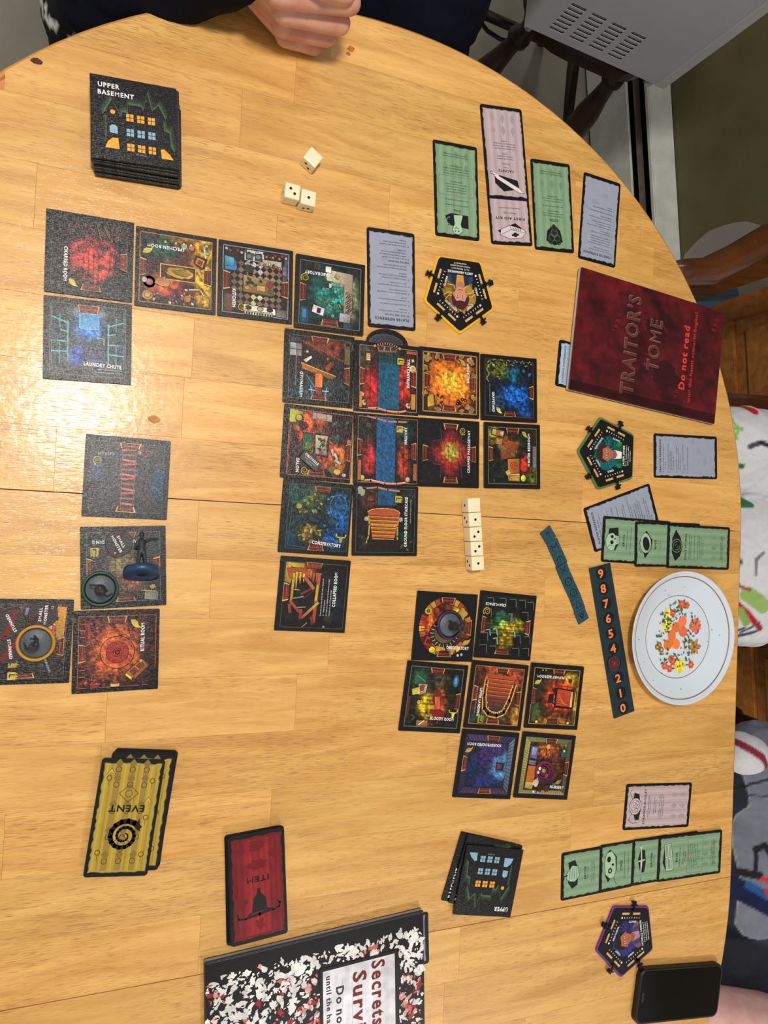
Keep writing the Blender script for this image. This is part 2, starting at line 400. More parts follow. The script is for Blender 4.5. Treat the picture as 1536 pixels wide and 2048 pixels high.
    def build(s, name, mat, parent, z=0):
        k = s.k; v = [((a-s.W/2)*k, (s.H/2-b)*k, z+c) for a, b, c in s.v]
        me = bpy.data.meshes.new(name); me.from_pydata(v, [], s.f); me.update()
        at = me.color_attributes.new('Col', 'FLOAT_COLOR', 'POINT')
        arr = np.ones((len(v), 4), np.float32); arr[:, :3] = np.array(s.c, np.float32); at.data.foreach_set('color', arr.ravel())
        # all print faces look upward
        nz = np.zeros(len(me.polygons)*3, np.float32); me.polygons.foreach_get('normal', nz)
        if (nz.reshape(-1, 3)[:, 2] < 0).any():
            bm = bmesh.new(); bm.from_mesh(me); bmesh.ops.reverse_faces(bm, faces=[f for f in bm.faces if f.normal.z < 0]); bm.to_mesh(me); bm.free()
        return link(name, me, mat, parent)

def fit(q, z=0.0):
    """four photo corners (TL,TR,BR,BL) on plane z -> centre and heading of the picture-right axis"""
    a = [P(x, y, z) for x, y in q]; c = sum(a, Vector())/4
    d = (a[1]-a[0])+(a[2]-a[3]); e = (a[0]-a[3])+(a[1]-a[2]); d = d+Vector((e.y, -e.x, 0)); return c, math.atan2(d.y, d.x)
def fit_left(tl, bl, length, z=0.0):
    a, b = P(*tl, z), P(*bl, z); e = (a-b).normalized(); d = Vector((e.y, -e.x, 0))
    c = (a+b)/2+d*length/2; return c, math.atan2(d.y, d.x)

# ================================================================ SETTING
RT = math.radians(-3.7)                       # the room stands a few degrees off the table's grain
RN = Vector((math.cos(RT+math.radians(7.4)), math.sin(RT+math.radians(7.4)), 0))   # outward normal of the far wall
RTn = Vector((-RN.y, RN.x, 0))
def W(n, t, z=0): return RN*n+RTn*t+Vector((0, 0, z))
FZ = -.73
def wbox(name, n0, n1, t0, t1, z0, z1, mat, parent=None, kind=None, bev=0):
    bm = bmesh.new(); r = bmesh.ops.create_cube(bm, size=1)
    for v in r['verts']:
        v.co = W(n1 if v.co.x > 0 else n0, t1 if v.co.y > 0 else t0, z1 if v.co.z > 0 else z0)
    if bev: bmesh.ops.bevel(bm, geom=bm.edges[:], offset=bev, segments=2, affect='EDGES')
    o = link(name, bmmesh(name, bm), mat, parent)
    if kind: o['kind'] = kind
    return o
wbox('floor', -1.6, 2.6, -2.2, 2.2, FZ-.05, FZ, M['floor'], kind='structure')
WN = 1.285
wr = wbox('wall_right', WN, WN+.24, .475, 2.2, FZ, 1.67, M['wall'], kind='structure')
wbox('wall_far', 1.62+.42, 1.62+.5, -2.2, .55, FZ, 1.67, M['plain'], kind='structure')
tw = wbox('trim_1', WN+.003, WN+.238, .466, .4748, FZ, 1.2, M['oak'], kind='structure')
# spackle patch on the olive wall (thin irregular skim coat)
def wall_pt(px, py):
    d = RC @ Vector(((px-768)/FPX, -(py-1024)/FPX, -1)); o = Vector((0, 0, CAMH))
    t = (WN-o.dot(RN))/d.dot(RN); return o+d*t
pp = [wall_pt(x, y) for x, y in ((1364, 530), (1372, 510), (1385, 495), (1400, 480), (1420, 463), (1445, 453), (1470, 446), (1495, 443), (1520, 450), (1545, 462), (1590, 480), (1600, 510), (1560, 560), (1366, 548))]
ps = [(q.dot(RTn), q.z) for q in pp]
ps = [(max(a, .477), b) for a, b in ps]
n = len(ps); vv = [W(WN-.0005, a, b) for a, b in ps]+[W(WN-.004, a*.995+.003, b) for a, b in ps]
me = mesh('spackle_patch', vv, [tuple(range(n)), tuple(range(2*n-1, n-1, -1))]+[(i, (i+1) % n, n+(i+1) % n, n+i) for i in range(n)])
link('spackle_patch', me, M['spackle'], wr)
# baseboard heater
hh = empty('baseboard_heater', W(1.25, 1.3, FZ), 0, 'long white baseboard heater with dark slots along the foot of the olive wall', 'heater')
def hb(name, n0, n1, z0, z1, mat, bev=.002):
    o = wbox(name, n0, n1, .482, 2.19, FZ+z0, FZ+z1, mat, None, None, bev); o.parent = hh; o.matrix_parent_inverse = hh.matrix_basis.inverted(); return o
hb('front_panel', 1.213, 1.219, .004, .138, M['heater'])
hb('top_cover', 1.216, WN-.001, .188, .2, M['heater'])
hb('back_plate', WN-.008, WN-.001, .004, .186, M['heaterd'])
hb('damper', 1.2205, 1.2395, .148, .152, M['heaterm'])
hb('heating_fins', 1.222, 1.272, .02, .12, M['heaterd'])
# blue mat on the floor and the oak cupboards
c = P(1395, 582, FZ+.004)
v, f = prism([(p[0], p[1]) for p in rrect(.34, .3, .02)], FZ+.0005, FZ+.008)
tagit(link('floor_mat', mesh('m', [Vector(p)+Vector((1.47, .47, 0)) for p in v], f), M['blue']), 'blue rubber mat on the floor in front of the oak cupboard', 'mat')
def cupboard(t0, t1, label):
    nF = 1.53
    r = empty('oak_cupboard', W(nF+.25, (t0+t1)/2, FZ), 0, label, 'cupboard', 'oak cupboards along the far wall')
    def b(name, *a, par=None, bev=.002):
        o = wbox(name, *a, None, None, bev); o.parent = par or r
        base = r.matrix_basis if (par or r) is r else r.matrix_basis
        o.matrix_parent_inverse = r.matrix_basis.inverted() if par is None else Matrix.Identity(4)
        return o
    b('carcass', nF+.02, nF+.5, t0, t1, FZ+.035, FZ+.88, M['oak']); b('plinth', nF+.05, nF+.48, t0+.01, t1-.01, FZ, FZ+.035, M['heaterd'])
    wd = (t1-t0)/2
    for k in range(2):
        a, c2 = t0+k*wd+.004, t0+(k+1)*wd-.004
        d = b('door', nF+.004, nF+.018, a, c2, FZ+.05, FZ+.86, M['oak'])
        for q in (('stile', nF-.004, nF+.004, a, a+.055, FZ+.05, FZ+.86), ('stile', nF-.004, nF+.004, c2-.055, c2, FZ+.05, FZ+.86),
                  ('rail', nF-.004, nF+.004, a+.055, c2-.055, FZ+.05, FZ+.115), ('rail', nF-.004, nF+.004, a+.055, c2-.055, FZ+.795, FZ+.86),
                  ('raised_panel', nF-.006, nF+.004, a+.085, c2-.085, FZ+.15, FZ+.76)):
            o = wbox(q[0], *q[1:], M['oak'], None, None, .003); o.parent = d; o.matrix_parent_inverse = Matrix.Identity(4)
        kk = wbox('knob', nF-.028, nF-.004, (c2-.03 if k == 0 else a+.01), (c2-.01 if k == 0 else a+.03), FZ+.74, FZ+.76, M['screw'], None, None, .006)
        kk.parent = d; kk.matrix_parent_inverse = Matrix.Identity(4)
cupboard(-.33, .45, 'oak cupboard with raised panel doors beside the olive wall')
cupboard(-1.13, -.35, 'oak cupboard with raised panel doors behind the plate, in shade')

# ================================================================ TABLE
TA = -.0525; TC = Vector((.2965, .010)); TR_ = .5325; TL_ = .4585
E1 = Vector((math.cos(TA), math.sin(TA))); E2 = Vector((-math.sin(TA), math.cos(TA)))
def outline(r, n=96):
    o = []
    for i in range(n+1): a = PI*i/n; o.append((r*math.cos(a), r*math.sin(a)))
    for i in range(n+1): a = PI+PI*i/n; o.append((r*math.cos(a), -TL_+r*math.sin(a)))
    return o
def clip(poly, a, b, c):
    """keep a*x+b*y<=c"""
    out = []
    for i in range(len(poly)):
        p, q = poly[i], poly[(i+1) % len(poly)]; dp = a*p[0]+b*p[1]-c; dq = a*q[0]+b*q[1]-c
        if dp <= 0: out.append(p)
        if dp*dq < 0:
            t = dp/(dp-dq); out.append((p[0]+(q[0]-p[0])*t, p[1]+(q[1]-p[1])*t))
    return out
def box_clip(poly, x0, x1, y0, y1):
    for a, b, c in ((-1, 0, -x0), (1, 0, x1), (0, -1, -y0), (0, 1, y1)):
        poly = clip(poly, a, b, c)
        if len(poly) < 3: return []
    return poly
table = empty('dining_table', (TC.x, TC.y, FZ), TA, 'round-ended light oak dining table with a centre leaf, covered with board game pieces', 'table')
IN = outline(TR_-.0035)
rnd = random.Random(12)
secs = [('table_end', .0, TR_), ('table_leaf', -TL_, 0), ('table_end', -TL_-TR_, -TL_)]
joints = {}
for sname, y0, y1 in secs:
    core = box_clip(outline(TR_-.004), -9, 9, y0+.0002, y1-.0002)
    v, f = prism(core, .73-.026, .73-.0045); so = link(sname, mesh(sname, v, f), M['tside'], table)
    rows = max(1, round((y1-y0)/.0573)); h = (y1-y0)/rows
    for r in range(rows):
        ya, yb = y0+r*h, y0+(r+1)*h; xm = TR_
        x = -xm-rnd.uniform(0, .25); 
        while x < xm:
            x2 = x+rnd.uniform(.17, .42)
            if xm-x2 < .08: x2 = xm+.1
            g = .00005
            pl = box_clip(IN, x+g, x2-g, ya+(g if r else .0004), yb-(g if r < rows-1 else .0004))
            if len(pl) >= 3:
                ar = abs(sum(pl[i][0]*pl[(i+1) % len(pl)][1]-pl[(i+1) % len(pl)][0]*pl[i][1] for i in range(len(pl))))/2
                if ar > 2e-4:
                    cx = sum(p[0] for p in pl)/len(pl); cy = sum(p[1] for p in pl)/len(pl)
                    v, f = bevprism([(p[0]-cx, p[1]-cy) for p in pl], -.0042, 0, .00012)
                    so2 = link('stave', mesh('stave', v, f), M['table'], so, loc=(cx, cy, .73))
                    t = rnd.gauss(0, .045); wm = rnd.gauss(0, .012)
                    so2.color = (max(.8, min(1.1, 1+t+wm)), max(.78, min(1.1, 1+t)), max(.7, min(1.12, 1+t*1.3-wm)), rnd.random())
            x = x2
    # rounded rim of this section
    o_ = outline(1.0); seg = []
    ring = [(math.cos(a), math.sin(a)) for a in []]
    pts = [(p, ) for p in outline(TR_)]
    path = []
    if sname == 'table_leaf':
        sides = [[(TR_, -TL_+.0002), (TR_, -.0002)], [(-TR_, -.0002), (-TR_, -TL_+.0002)]]
    elif y0 == 0: sides = [[(TR_*math.cos(PI*i/64), max(.0002, TR_*math.sin(PI*i/64))) for i in range(65)]]
    else: sides = [[(TR_*math.cos(PI+PI*i/64), -TL_+min(-.0002, TR_*math.sin(PI+PI*i/64))) for i in range(65)]]
    for sd in sides:
        V, F = [], []
        cy0 = 0 if y0 == 0 else (-TL_ if y0 < -TL_ else None)
        for (x, y) in sd:
            if cy0 is None: nx, ny = (1 if x > 0 else -1), 0
            else: L = math.hypot(x, y-cy0); nx, ny = x/L, (y-cy0)/L
            for dr, dz in ((-.006, -.0004), (-.0032, -.0004), (-.0012, -.0014), (0, -.005), (0, -.021), (-.003, -.026), (-.006, -.026)):
                V.append((x+nx*dr, y+ny*dr, .73+dz))
        m = 7
        for i in range(len(sd)-1):
            for j in range(m): F.append((i*m+j, i*m+(j+1) % m, (i+1)*m+(j+1) % m, (i+1)*m+j))
        F.append(tuple(range(m))); F.append(tuple(range((len(sd)-1)*m+m-1, (len(sd)-1)*m-1, -1)))
        bm = bmesh.new(); bm.from_mesh(mesh('rim', V, F)); link('rim', bmmesh('rim', bm), M['tside'], so, smooth=True)
v, f = lathe([(.03, .08), (.075, .09), (.08, .14), (.05, .18), (.06, .3), (.085, .42), (.06, .55), (.09, .62), (.12, .69), (.12, .703)], 28)
link('pedestal', mesh('pedestal', [Vector(p)+Vector((0, -TL_/2, 0)) for p in v], f), M['tside'], table, smooth=True)
for k in range(4):
    a = PI/4+k*PI/2
    v, f = tube([(math.cos(a)*r, -TL_/2+math.sin(a)*r, z) for r, z in ((.04, .15), (.16, .13), (.3, .07), (.37, .03))], [.035, .034, .03, .028], 10)
    link('foot', mesh('foot', v, f), M['tside'], table, smooth=True)
# small marks and crumbs on the table
for i, (px, py, r, c, lab) in enumerate([(73, 122, .0035, (70, 40, 20), 'dark brown crumb near the upper left table edge'),
        (702, 98, .0035, (190, 110, 20), 'orange crumb of food beside the clenched hand'), (307, 838, .0042, (186, 134, 78), 'flat tan speck on the table above the red faded tile'),
        (697, 108, .002, (190, 110, 20), 'tiny orange crumb just under the larger orange crumb')]):
    q = P(px, py); rr = random.Random(i)
    pts = [(r*(1+rr.uniform(-.35, .35))*math.cos(2*PI*k/9)*1.2, r*(1+rr.uniform(-.3, .3))*math.sin(2*PI*k/9)*.8) for k in range(9)]
    v, f = bevprism(pts, 0, .0012, .0005)
    tagit(link('crumb', mesh('crumb', v, f), simple('crumb_mat_%d' % i, c, .7, noise=.2, scale=300), loc=q), lab, 'crumb')

# ================================================================ ROOM TILES
S = .0757
OR, RD, CR = (226, 128, 54), (116, 36, 28), (236, 170, 84)
TSH = {}
def tile_board():
    if 'b' not in TSH:
        v, f = bevprism(rrect(S, S, .0012, 2), 0, .002, .0003); TSH['b'] = mesh('tile_board', v, f); TSH['b'].materials.append(M['tileb'])
    return TSH['b']
def frame(a, base, glows, con=.9, n=60, line_=None, x0=7, y0=7, x1=93, y1=93, sc=.16, planks=None, round_=0):
    a.rect(0, 0, 100, 100, (13, 13, 17))
    def fn(x, y):
        k = max(0, (1+con*(fbm(x*sc+x0, y*sc+base[0])-.5)*2.6)); c = [q for q in base]
        for g in glows:
            d = ((x-g[0])/g[2])**2+((y-g[1])/g[3])**2; e = math.exp(-d*d*.7)*(g[5] if len(g) > 5 else 1)
            c = [c[i]*(1-e)+g[4][i]*e for i in range(3)]
        if planks:
            ax, st = planks; q = (x if ax == 'x' else y) % st
            if q < st*.16: k *= .55
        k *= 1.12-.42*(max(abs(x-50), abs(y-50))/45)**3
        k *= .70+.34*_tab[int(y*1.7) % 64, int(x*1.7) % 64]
        return [q*k for q in c]
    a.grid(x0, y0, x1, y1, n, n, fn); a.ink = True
    if line_: a.line([(x0, y0), (x1, y0), (x1, y1), (x0, y1)], .7, line_, closed=True)
def door(a, side, p=50, w=24, d=8, e=7, fr=CR, pn=RD):
    def T(u, v):
        return {'T': (u, e+v), 'B': (u, 100-e-v), 'L': (e+v, u), 'R': (100-e-v, u)}[side]
    a.poly([T(p-w/2, 0), T(p+w/2, 0), T(p+w/2-2.5, d), T(p-w/2+2.5, d)], fr)
    a.poly([T(p-w/2+2.6, 1.2), T(p+w/2-2.6, 1.2), T(p+w/2-4.2, d), T(p-w/2+4.2, d)], pn)
    for q in (-.5, 0, .5): a.line([T(p+q*w*.5, 1.5), T(p+q*w*.46, d-.6)], .8, (66, 18, 16))
    a.line([T(p-w/2+4, d*.55), T(p+w/2-4, d*.55)], .7, (176, 70, 40))
def walls(a, col, col2, e=7, d=9, o=7):
    """perspective walls round the room"""
    i, j = e, 100-e
    a.poly([(i, i), (j, i), (j-d, i+d), (i+d, i+d)], [col, col, col2, col2]); a.poly([(i, j), (j, j), (j-d, j-d), (i+d, j-d)], [col, col, col2, col2])
    a.poly([(i, i), (i, j), (i+d, j-d), (i+d, i+d)], [col, col, col2, col2]); a.poly([(j, i), (j, j), (j-d, j-d), (j-d, i+d)], [col, col, col2, col2])
    for p, q in (((i, i), (i+d, i+d)), ((j, i), (j-d, i+d)), ((i, j), (i+d, j-d)), ((j, j), (j-d, j-d))): a.line([p, q], .7, (20, 14, 12))
YS = (222, 190, 60)
def spiral(a, cx, cy, r, rot=0, col=YS, turns=1.9):
    pts = [(cx+r*(1-.86*t)*math.cos(turns*2*PI*t+rot), cy+r*(1-.86*t)*math.sin(turns*2*PI*t+rot)) for t in [i/26 for i in range(27)]]
    for i in range(26): a.line(pts[i:i+2], r*(.17*(1-i/26)+.06), col, same=i > 0)
    t = pts[0]; a.poly([t, (t[0]+r*.45*math.cos(rot+1.9), t[1]+r*.45*math.sin(rot+1.9)), (t[0]+r*.2*math.cos(rot), t[1]+r*.2*math.sin(rot))], col)
def feather(a, cx, cy, r, rot=0, col=YS):
    pts = []
    for u, v in ((-1, .25), (-.6, -.35), (0, -.55), (.6, -.35), (1.25, -.6), (.8, .1), (.3, .45), (-.4, .5)):
        c, s = math.cos(math.radians(rot)), math.sin(math.radians(rot)); pts.append((cx+r*(u*c-v*s), cy+r*(u*s+v*c)))
    a.poly(pts, col)
def skull(a, cx, cy, r, col=YS):
    a.poly([(cx-r*.45, cy-r*.35), (cx+r*.45, cy-r*.35), (cx+r*.22, cy+r), (cx-r*.22, cy+r)], col)
    for s in (-1, 1): a.line([(cx+s*r*.4, cy-r*.2), (cx+s*r*.95, cy-r*.3), (cx+s*r*1.05, cy-r*.8)], r*.24, col)
def house(a, cx, cy, r, rot=0, col=YS):
    c, s = math.cos(math.radians(rot)), math.sin(math.radians(rot))
    def R(pts): return [(cx+r*(u*c-v*s), cy+r*(u*s+v*c)) for u, v in pts]
    a.poly(R([(-.8, -.5), (-.45, -1.1), (-.2, -.6), (.1, -1.15), (.4, -.6), (.65, -1), (.8, -.5), (.8, .9), (-.8, .9)]), col)
    a.text('L', cx, cy+r*.1*c, r*1.1, None, rot, (24, 22, 18))
def checks(a, x0, y0, x1, y1, st, c1, c2, cx=50, cy=50):
    y = y0; first = True
    while y < y1:
        x = x0
        while x < x1:
            k = 1.3-.6*math.hypot((x-cx)/40, (y-cy)/40)+.25*(fbm(x*.3, y*.3)-.5)
            a.poly([(x, y-st), (x+st, y), (x, y+st), (x-st, y)], [tuple(max(0, min(255, q*k)) for q in c1)]*4, same=not first); first = False; x += 2*st
        y += 2*st
def debris(a, n, box, cols, seed, r=(1, 3)):
    R = random.Random(seed)
    for i in range(n):
        a.blob(R.uniform(box[0], box[2]), R.uniform(box[1], box[3]), R.uniform(*r), R.choice(cols), seed+i, 7, .45, R.uniform(*r)*.8, R.uniform(0, 180))
WT = (238, 238, 236)
BLK = (16, 13, 14)
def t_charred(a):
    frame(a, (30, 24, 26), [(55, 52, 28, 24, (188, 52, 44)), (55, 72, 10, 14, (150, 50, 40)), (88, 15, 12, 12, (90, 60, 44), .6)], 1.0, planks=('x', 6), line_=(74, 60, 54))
    for (p, q, r, s, w) in ((40, 24, 64, 46, 4.5), (50, 27, 42, 46, 3), (36, 40, 52, 34, 2)):
        a.line([(p, q), (r, s)], w+1.2, (40, 12, 14)); a.line([(p, q), (r, s)], w, (140, 36, 42))
    debris(a, 46, (12, 10, 90, 30), [(52, 34, 32), (16, 14, 16), (86, 54, 44), (120, 74, 54)], 3); debris(a, 34, (12, 66, 90, 90), [(40, 24, 22), (14, 12, 14), (70, 40, 34)], 5)
    for i in range(9): a.line([(48+i*3, 12+i % 3*4), (54+i*3, 20+i % 4*3)], .8, (136, 88, 60))
    door(a, 'R', 52); door(a, 'B', 52); a.text('CHARRED ROOM', 23, 64, 4.3, 43, 90, WT); feather(a, 31, 85, 6, 60)
def t_laundry(a):
    frame(a, (48, 54, 62), [(50, 30, 16, 18, (40, 112, 190)), (38, 70, 9, 11, (34, 70, 170)), (50, 15, 24, 6, (120, 130, 140)), (62, 70, 8, 10, (40, 60, 110))], .7, line_=(104, 106, 90))
    for s in (0, 1):
        X = lambda u: u if not s else 100-u
        a.line([(X(9), 12), (X(9), 82)], 1, (80, 120, 110)); a.line([(X(27), 28), (X(27), 76)], 1.6, (86, 160, 170)); a.line([(X(18), 20), (X(18), 80)], 1.2, (70, 140, 150))
        for y in (24, 37, 52, 66): a.line([(X(9), y), (X(27), y*.82+11)], 1.5, (96, 176, 186))
        a.poly([(X(9), 37), (X(18), 37), (X(18), 52), (X(9), 52)], (30, 70, 84))
    a.rect(40, 17, 62, 36, (70, 140, 200)); a.line([(40, 17), (62, 17), (62, 36), (40, 36)], .8, (150, 190, 220), closed=True); a.line([(60, 46), (68, 46), (68, 54)], 1, (150, 180, 190))
    door(a, 'T', 50, 26, 9); a.text('LAUNDRY CHUTE', 67, 79, 4.6, 44, 2, WT)
    a.para(['Instead of a normal move you may', 'slide down to the basement landing tile'], 90, 84, 1.6, 3.6, (190, 194, 200), anchor='r')
def t_specimen(a):
    frame(a, (66, 30, 24), [(86, 46, 14, 60, (236, 184, 30)), (60, 12, 34, 8, (214, 150, 30)), (30, 22, 24, 16, (26, 66, 52)), (50, 75, 24, 10, (120, 30, 28)), (32, 70, 18, 12, (200, 90, 40))], 1, x0=5, x1=94, y0=6, y1=94, line_=(200, 140, 50))
    a.rect(30, 43, 74, 62, (214, 130, 40)); a.rect(31.5, 44.5, 72.5, 60.5, (92, 30, 24)); a.blob(54, 52, 16, (232, 186, 34), 2, 22, .12, 7); a.blob(56, 52, 11, (196, 140, 24), 5, 16, .2, 3.5)
    a.line([(30, 43), (74, 43), (74, 62), (30, 62)], .8, (236, 180, 70), closed=True)
    for x, c in ((36, (40, 110, 50)), (49, (150, 60, 50)), (59, (180, 200, 140)), (68, (222, 110, 70))):
        a.ell(x, 15+x*.03, 4.6, 5, (30, 26, 22)); a.ell(x, 15+x*.03, 3.6, 4.1, c); a.ell(x-.6, 14.4, 1.5, 1.8, (240, 210, 150))
    a.poly([(71, 36), (74, 26), (88, 30), (85, 42), (80, 44)], (70, 24, 18)); a.poly([(73, 36), (75.5, 28.5), (85, 31.5), (82, 41)], (226, 130, 40)); a.poly([(76, 36), (77.5, 31.5), (82.5, 33), (80.5, 39)], (176, 50, 26))
    for x, y in ((84, 14), (87, 12), (85, 19), (88, 22)): a.ell(x, y, 2.2, 1.7, (224, 214, 190))
    a.line([(84, 16), (86, 28)], 1.5, (210, 200, 170)); a.ring(17, 68, 6, 3, (44, 96, 110)); a.ell(17, 68, 3.6, 3.6, (206, 90, 130)); a.ell(11, 66, 3, 3.4, (230, 200, 190))
    a.ell(15, 85, 6.5, 6, (180, 130, 60)); a.ell(15, 85, 3.6, 3, (224, 176, 90)); debris(a, 26, (22, 80, 62, 92), [(160, 50, 90), (200, 130, 60), (60, 26, 24), (230, 210, 190)], 9, (1, 2.4))
    debris(a, 20, (56, 70, 88, 90), [(206, 170, 60), (40, 20, 16), (230, 200, 140)], 19, (.9, 2.4)); a.ell(64, 84, 4.4, 4.4, (222, 130, 34)); a.line([(66, 72), (80, 70), (84, 77)], 1.6, (220, 190, 130)); a.blob(33, 66, 9, (230, 150, 70), 4, 14, .25, 6)
    door(a, 'L', 50, 24, 8, 5); door(a, 'R', 53, 24, 9, 6); a.text('SPECIMEN ROOM', 36, 22, 4.2, 46, 180, WT); feather(a, 14, 29, 6.5, -15)
def t_kitchen(a):
    frame(a, (46, 38, 36), [(88, 30, 8, 30, (120, 110, 140)), (12, 85, 8, 14, (110, 80, 50))], .6, x0=6, y0=6, x1=94, y1=94, line_=(170, 170, 190))
    a.rect(17, 22, 86, 82, (26, 20, 18)); checks(a, 21, 27, 84, 80, 4.3, (176, 132, 100), None, 56, 50)
    for x, y, c in ((50, 29, (224, 226, 232)), (58.5, 29, (214, 214, 224)), (54, 33.5, (206, 206, 214)), (54.5, 72, (236, 230, 180)), (46, 71, (236, 214, 110)), (50, 76, (222, 214, 150)), (38, 25, (170, 170, 176))): a.poly([(round((x-21)/8.6)*8.6+21+dx, round((y-27)/8.6)*8.6+27+dy) for dx, dy in ((0, -4.3), (4.3, 0), (0, 4.3), (-4.3, 0))], [c]*4)
    a.rect(24, 7, 88, 23, (44, 26, 24)); a.rect(34, 8, 60, 22, (196, 196, 200)); a.rect(58, 18, 84, 26, (200, 190, 170)); 
    for i, x in enumerate(range(10, 92, 5)): a.ell(x, 10+(i*37 % 5), 1.8, 1.8, [(230, 226, 220), (150, 90, 50), (30, 20, 20), (186, 60, 50)][i % 4])
    for x in (40, 52): a.rect(x-4, 12, x+5, 21, (60, 74, 78)); a.ell(x, 16, 3.2, 3, (120, 140, 140))
    debris(a, 20, (26, 22, 84, 27), [(110, 60, 40), (40, 30, 30), (220, 200, 160), (190, 90, 60)], 33, (1, 2.4))
    for x in (63, 72, 81): a.ell(x, 14, 3, 3, (92, 40, 34)); a.ell(x, 14, 1.6, 1.6, (220, 150, 90))
    a.poly([(8, 20), (20, 22), (24, 34), (22, 38), (8, 38)], (30, 112, 176)); a.poly([(8, 20), (20, 22), (20, 32), (8, 33)], (74, 160, 214))
    a.poly([(32, 43), (73, 47), (73, 68), (32, 66)], (36, 24, 18)); a.poly([(33, 42), (73, 46), (73, 66), (33, 64)], (202, 166, 96)); a.ell(68, 51, 4.2, 4.2, (168, 48, 44)); a.ell(38, 58, 3.2, 3, (226, 136, 50)); a.rect(51, 54, 62, 61, (222, 160, 80)); debris(a, 12, (36, 46, 56, 56), [(120, 76, 40), (60, 44, 30)], 8, (.8, 2.6)); a.ell(69, 60, 2.6, 2.4, (140, 100, 60))
    a.poly([(34, 81), (76, 83), (77, 91), (34, 90)], (222, 220, 206)); 
    for x, c in ((40, (70, 52, 40)), (56, (214, 190, 120)), (69, (44, 34, 34))): a.ell(x, 85, 4.6, 3.2, (40, 34, 30)); a.ell(x, 85, 3.6, 2.4, c)
    for i in range(11): a.rect(35+i*3.6, 89, 36.8+i*3.6, 94, (204, 196, 160))
    a.rect(78, 83, 92, 93, (120, 116, 96)); a.poly([(8, 70), (19, 71), (19, 92), (8, 93)], (120, 84, 54)); a.ring(42, 33, 4, 1, (120, 110, 90)); a.rect(36, 29, 46, 38, (66, 60, 52), 12)
    door(a, 'L', 52, 26, 9, 6); door(a, 'R', 55, 24, 10, 6); a.text('KITCHEN', 21, 75, 4.6, 25, 90, WT); spiral(a, 31, 85, 5.5)
def t_lab(a):
    frame(a, (24, 46, 44), [(52, 50, 26, 26, (34, 132, 122)), (66, 30, 22, 8, (110, 140, 110)), (84, 50, 10, 34, (120, 128, 96))], .7, x0=6, y0=7, x1=94, y1=94, line_=(120, 130, 120))
    for i in range(9): a.line([(26+i*5, 24), (36+i*5, 82)], .5, (18, 66, 64), same=i > 0); a.line([(24, 30+i*6), (76, 24+i*6)], .5, (18, 66, 64))
    for x, y in ((40, 43), (46, 41), (57, 44), (63, 50), (52, 34), (60, 36), (68, 60), (54, 78), (50, 70)): a.rect(x-2, y-2, x+2, y+2, (110, 176, 160), 30)
    for x, c in ((18, (50, 50, 64)), (30, (60, 66, 70)), (84, (40, 40, 50))): a.rect(x-5, 9, x+5, 18, c)
    a.poly([(44, 15), (82, 17), (82, 74), (70, 74), (70, 32), (44, 30)], (226, 222, 190)); a.rect(42, 11, 50, 19, (236, 238, 236)); a.rect(56, 20, 62, 26, (204, 190, 90), 30)
    for i in range(15): a.ring(74+(i*5 % 7), 44+i*2, 1.7, .7, (90, 120, 96))
    a.poly([(26, 66), (42, 70), (40, 80), (24, 76)], (224, 226, 220)); a.rect(31, 70, 36.5, 77, (22, 22, 26), 8); a.rect(64, 73, 80, 85, (232, 234, 232), 3); a.rect(62, 58, 66, 68, (60, 50, 30), -30); a.rect(63, 60, 65, 67, (190, 160, 60), -30)
    a.ell(48, 37, 3.4, 3.2, (240, 242, 240)); a.rect(43, 35, 47, 40, (60, 50, 44)); a.rect(8, 71, 19, 92, (24, 92, 140)); a.rect(10, 74, 16, 86, (62, 146, 196)); a.rect(70, 86, 82, 93, (38, 70, 96)); debris(a, 12, (30, 56, 56, 66), [(150, 160, 90), (90, 110, 70), (190, 150, 90)], 4, (1, 2.6))
    door(a, 'L', 51, 26, 9, 6); door(a, 'B', 50, 26, 9, 7); a.text('LABORATORY', 30, 23, 4.4, 36, 180, WT); spiral(a, 13, 31, 6, 2.4)
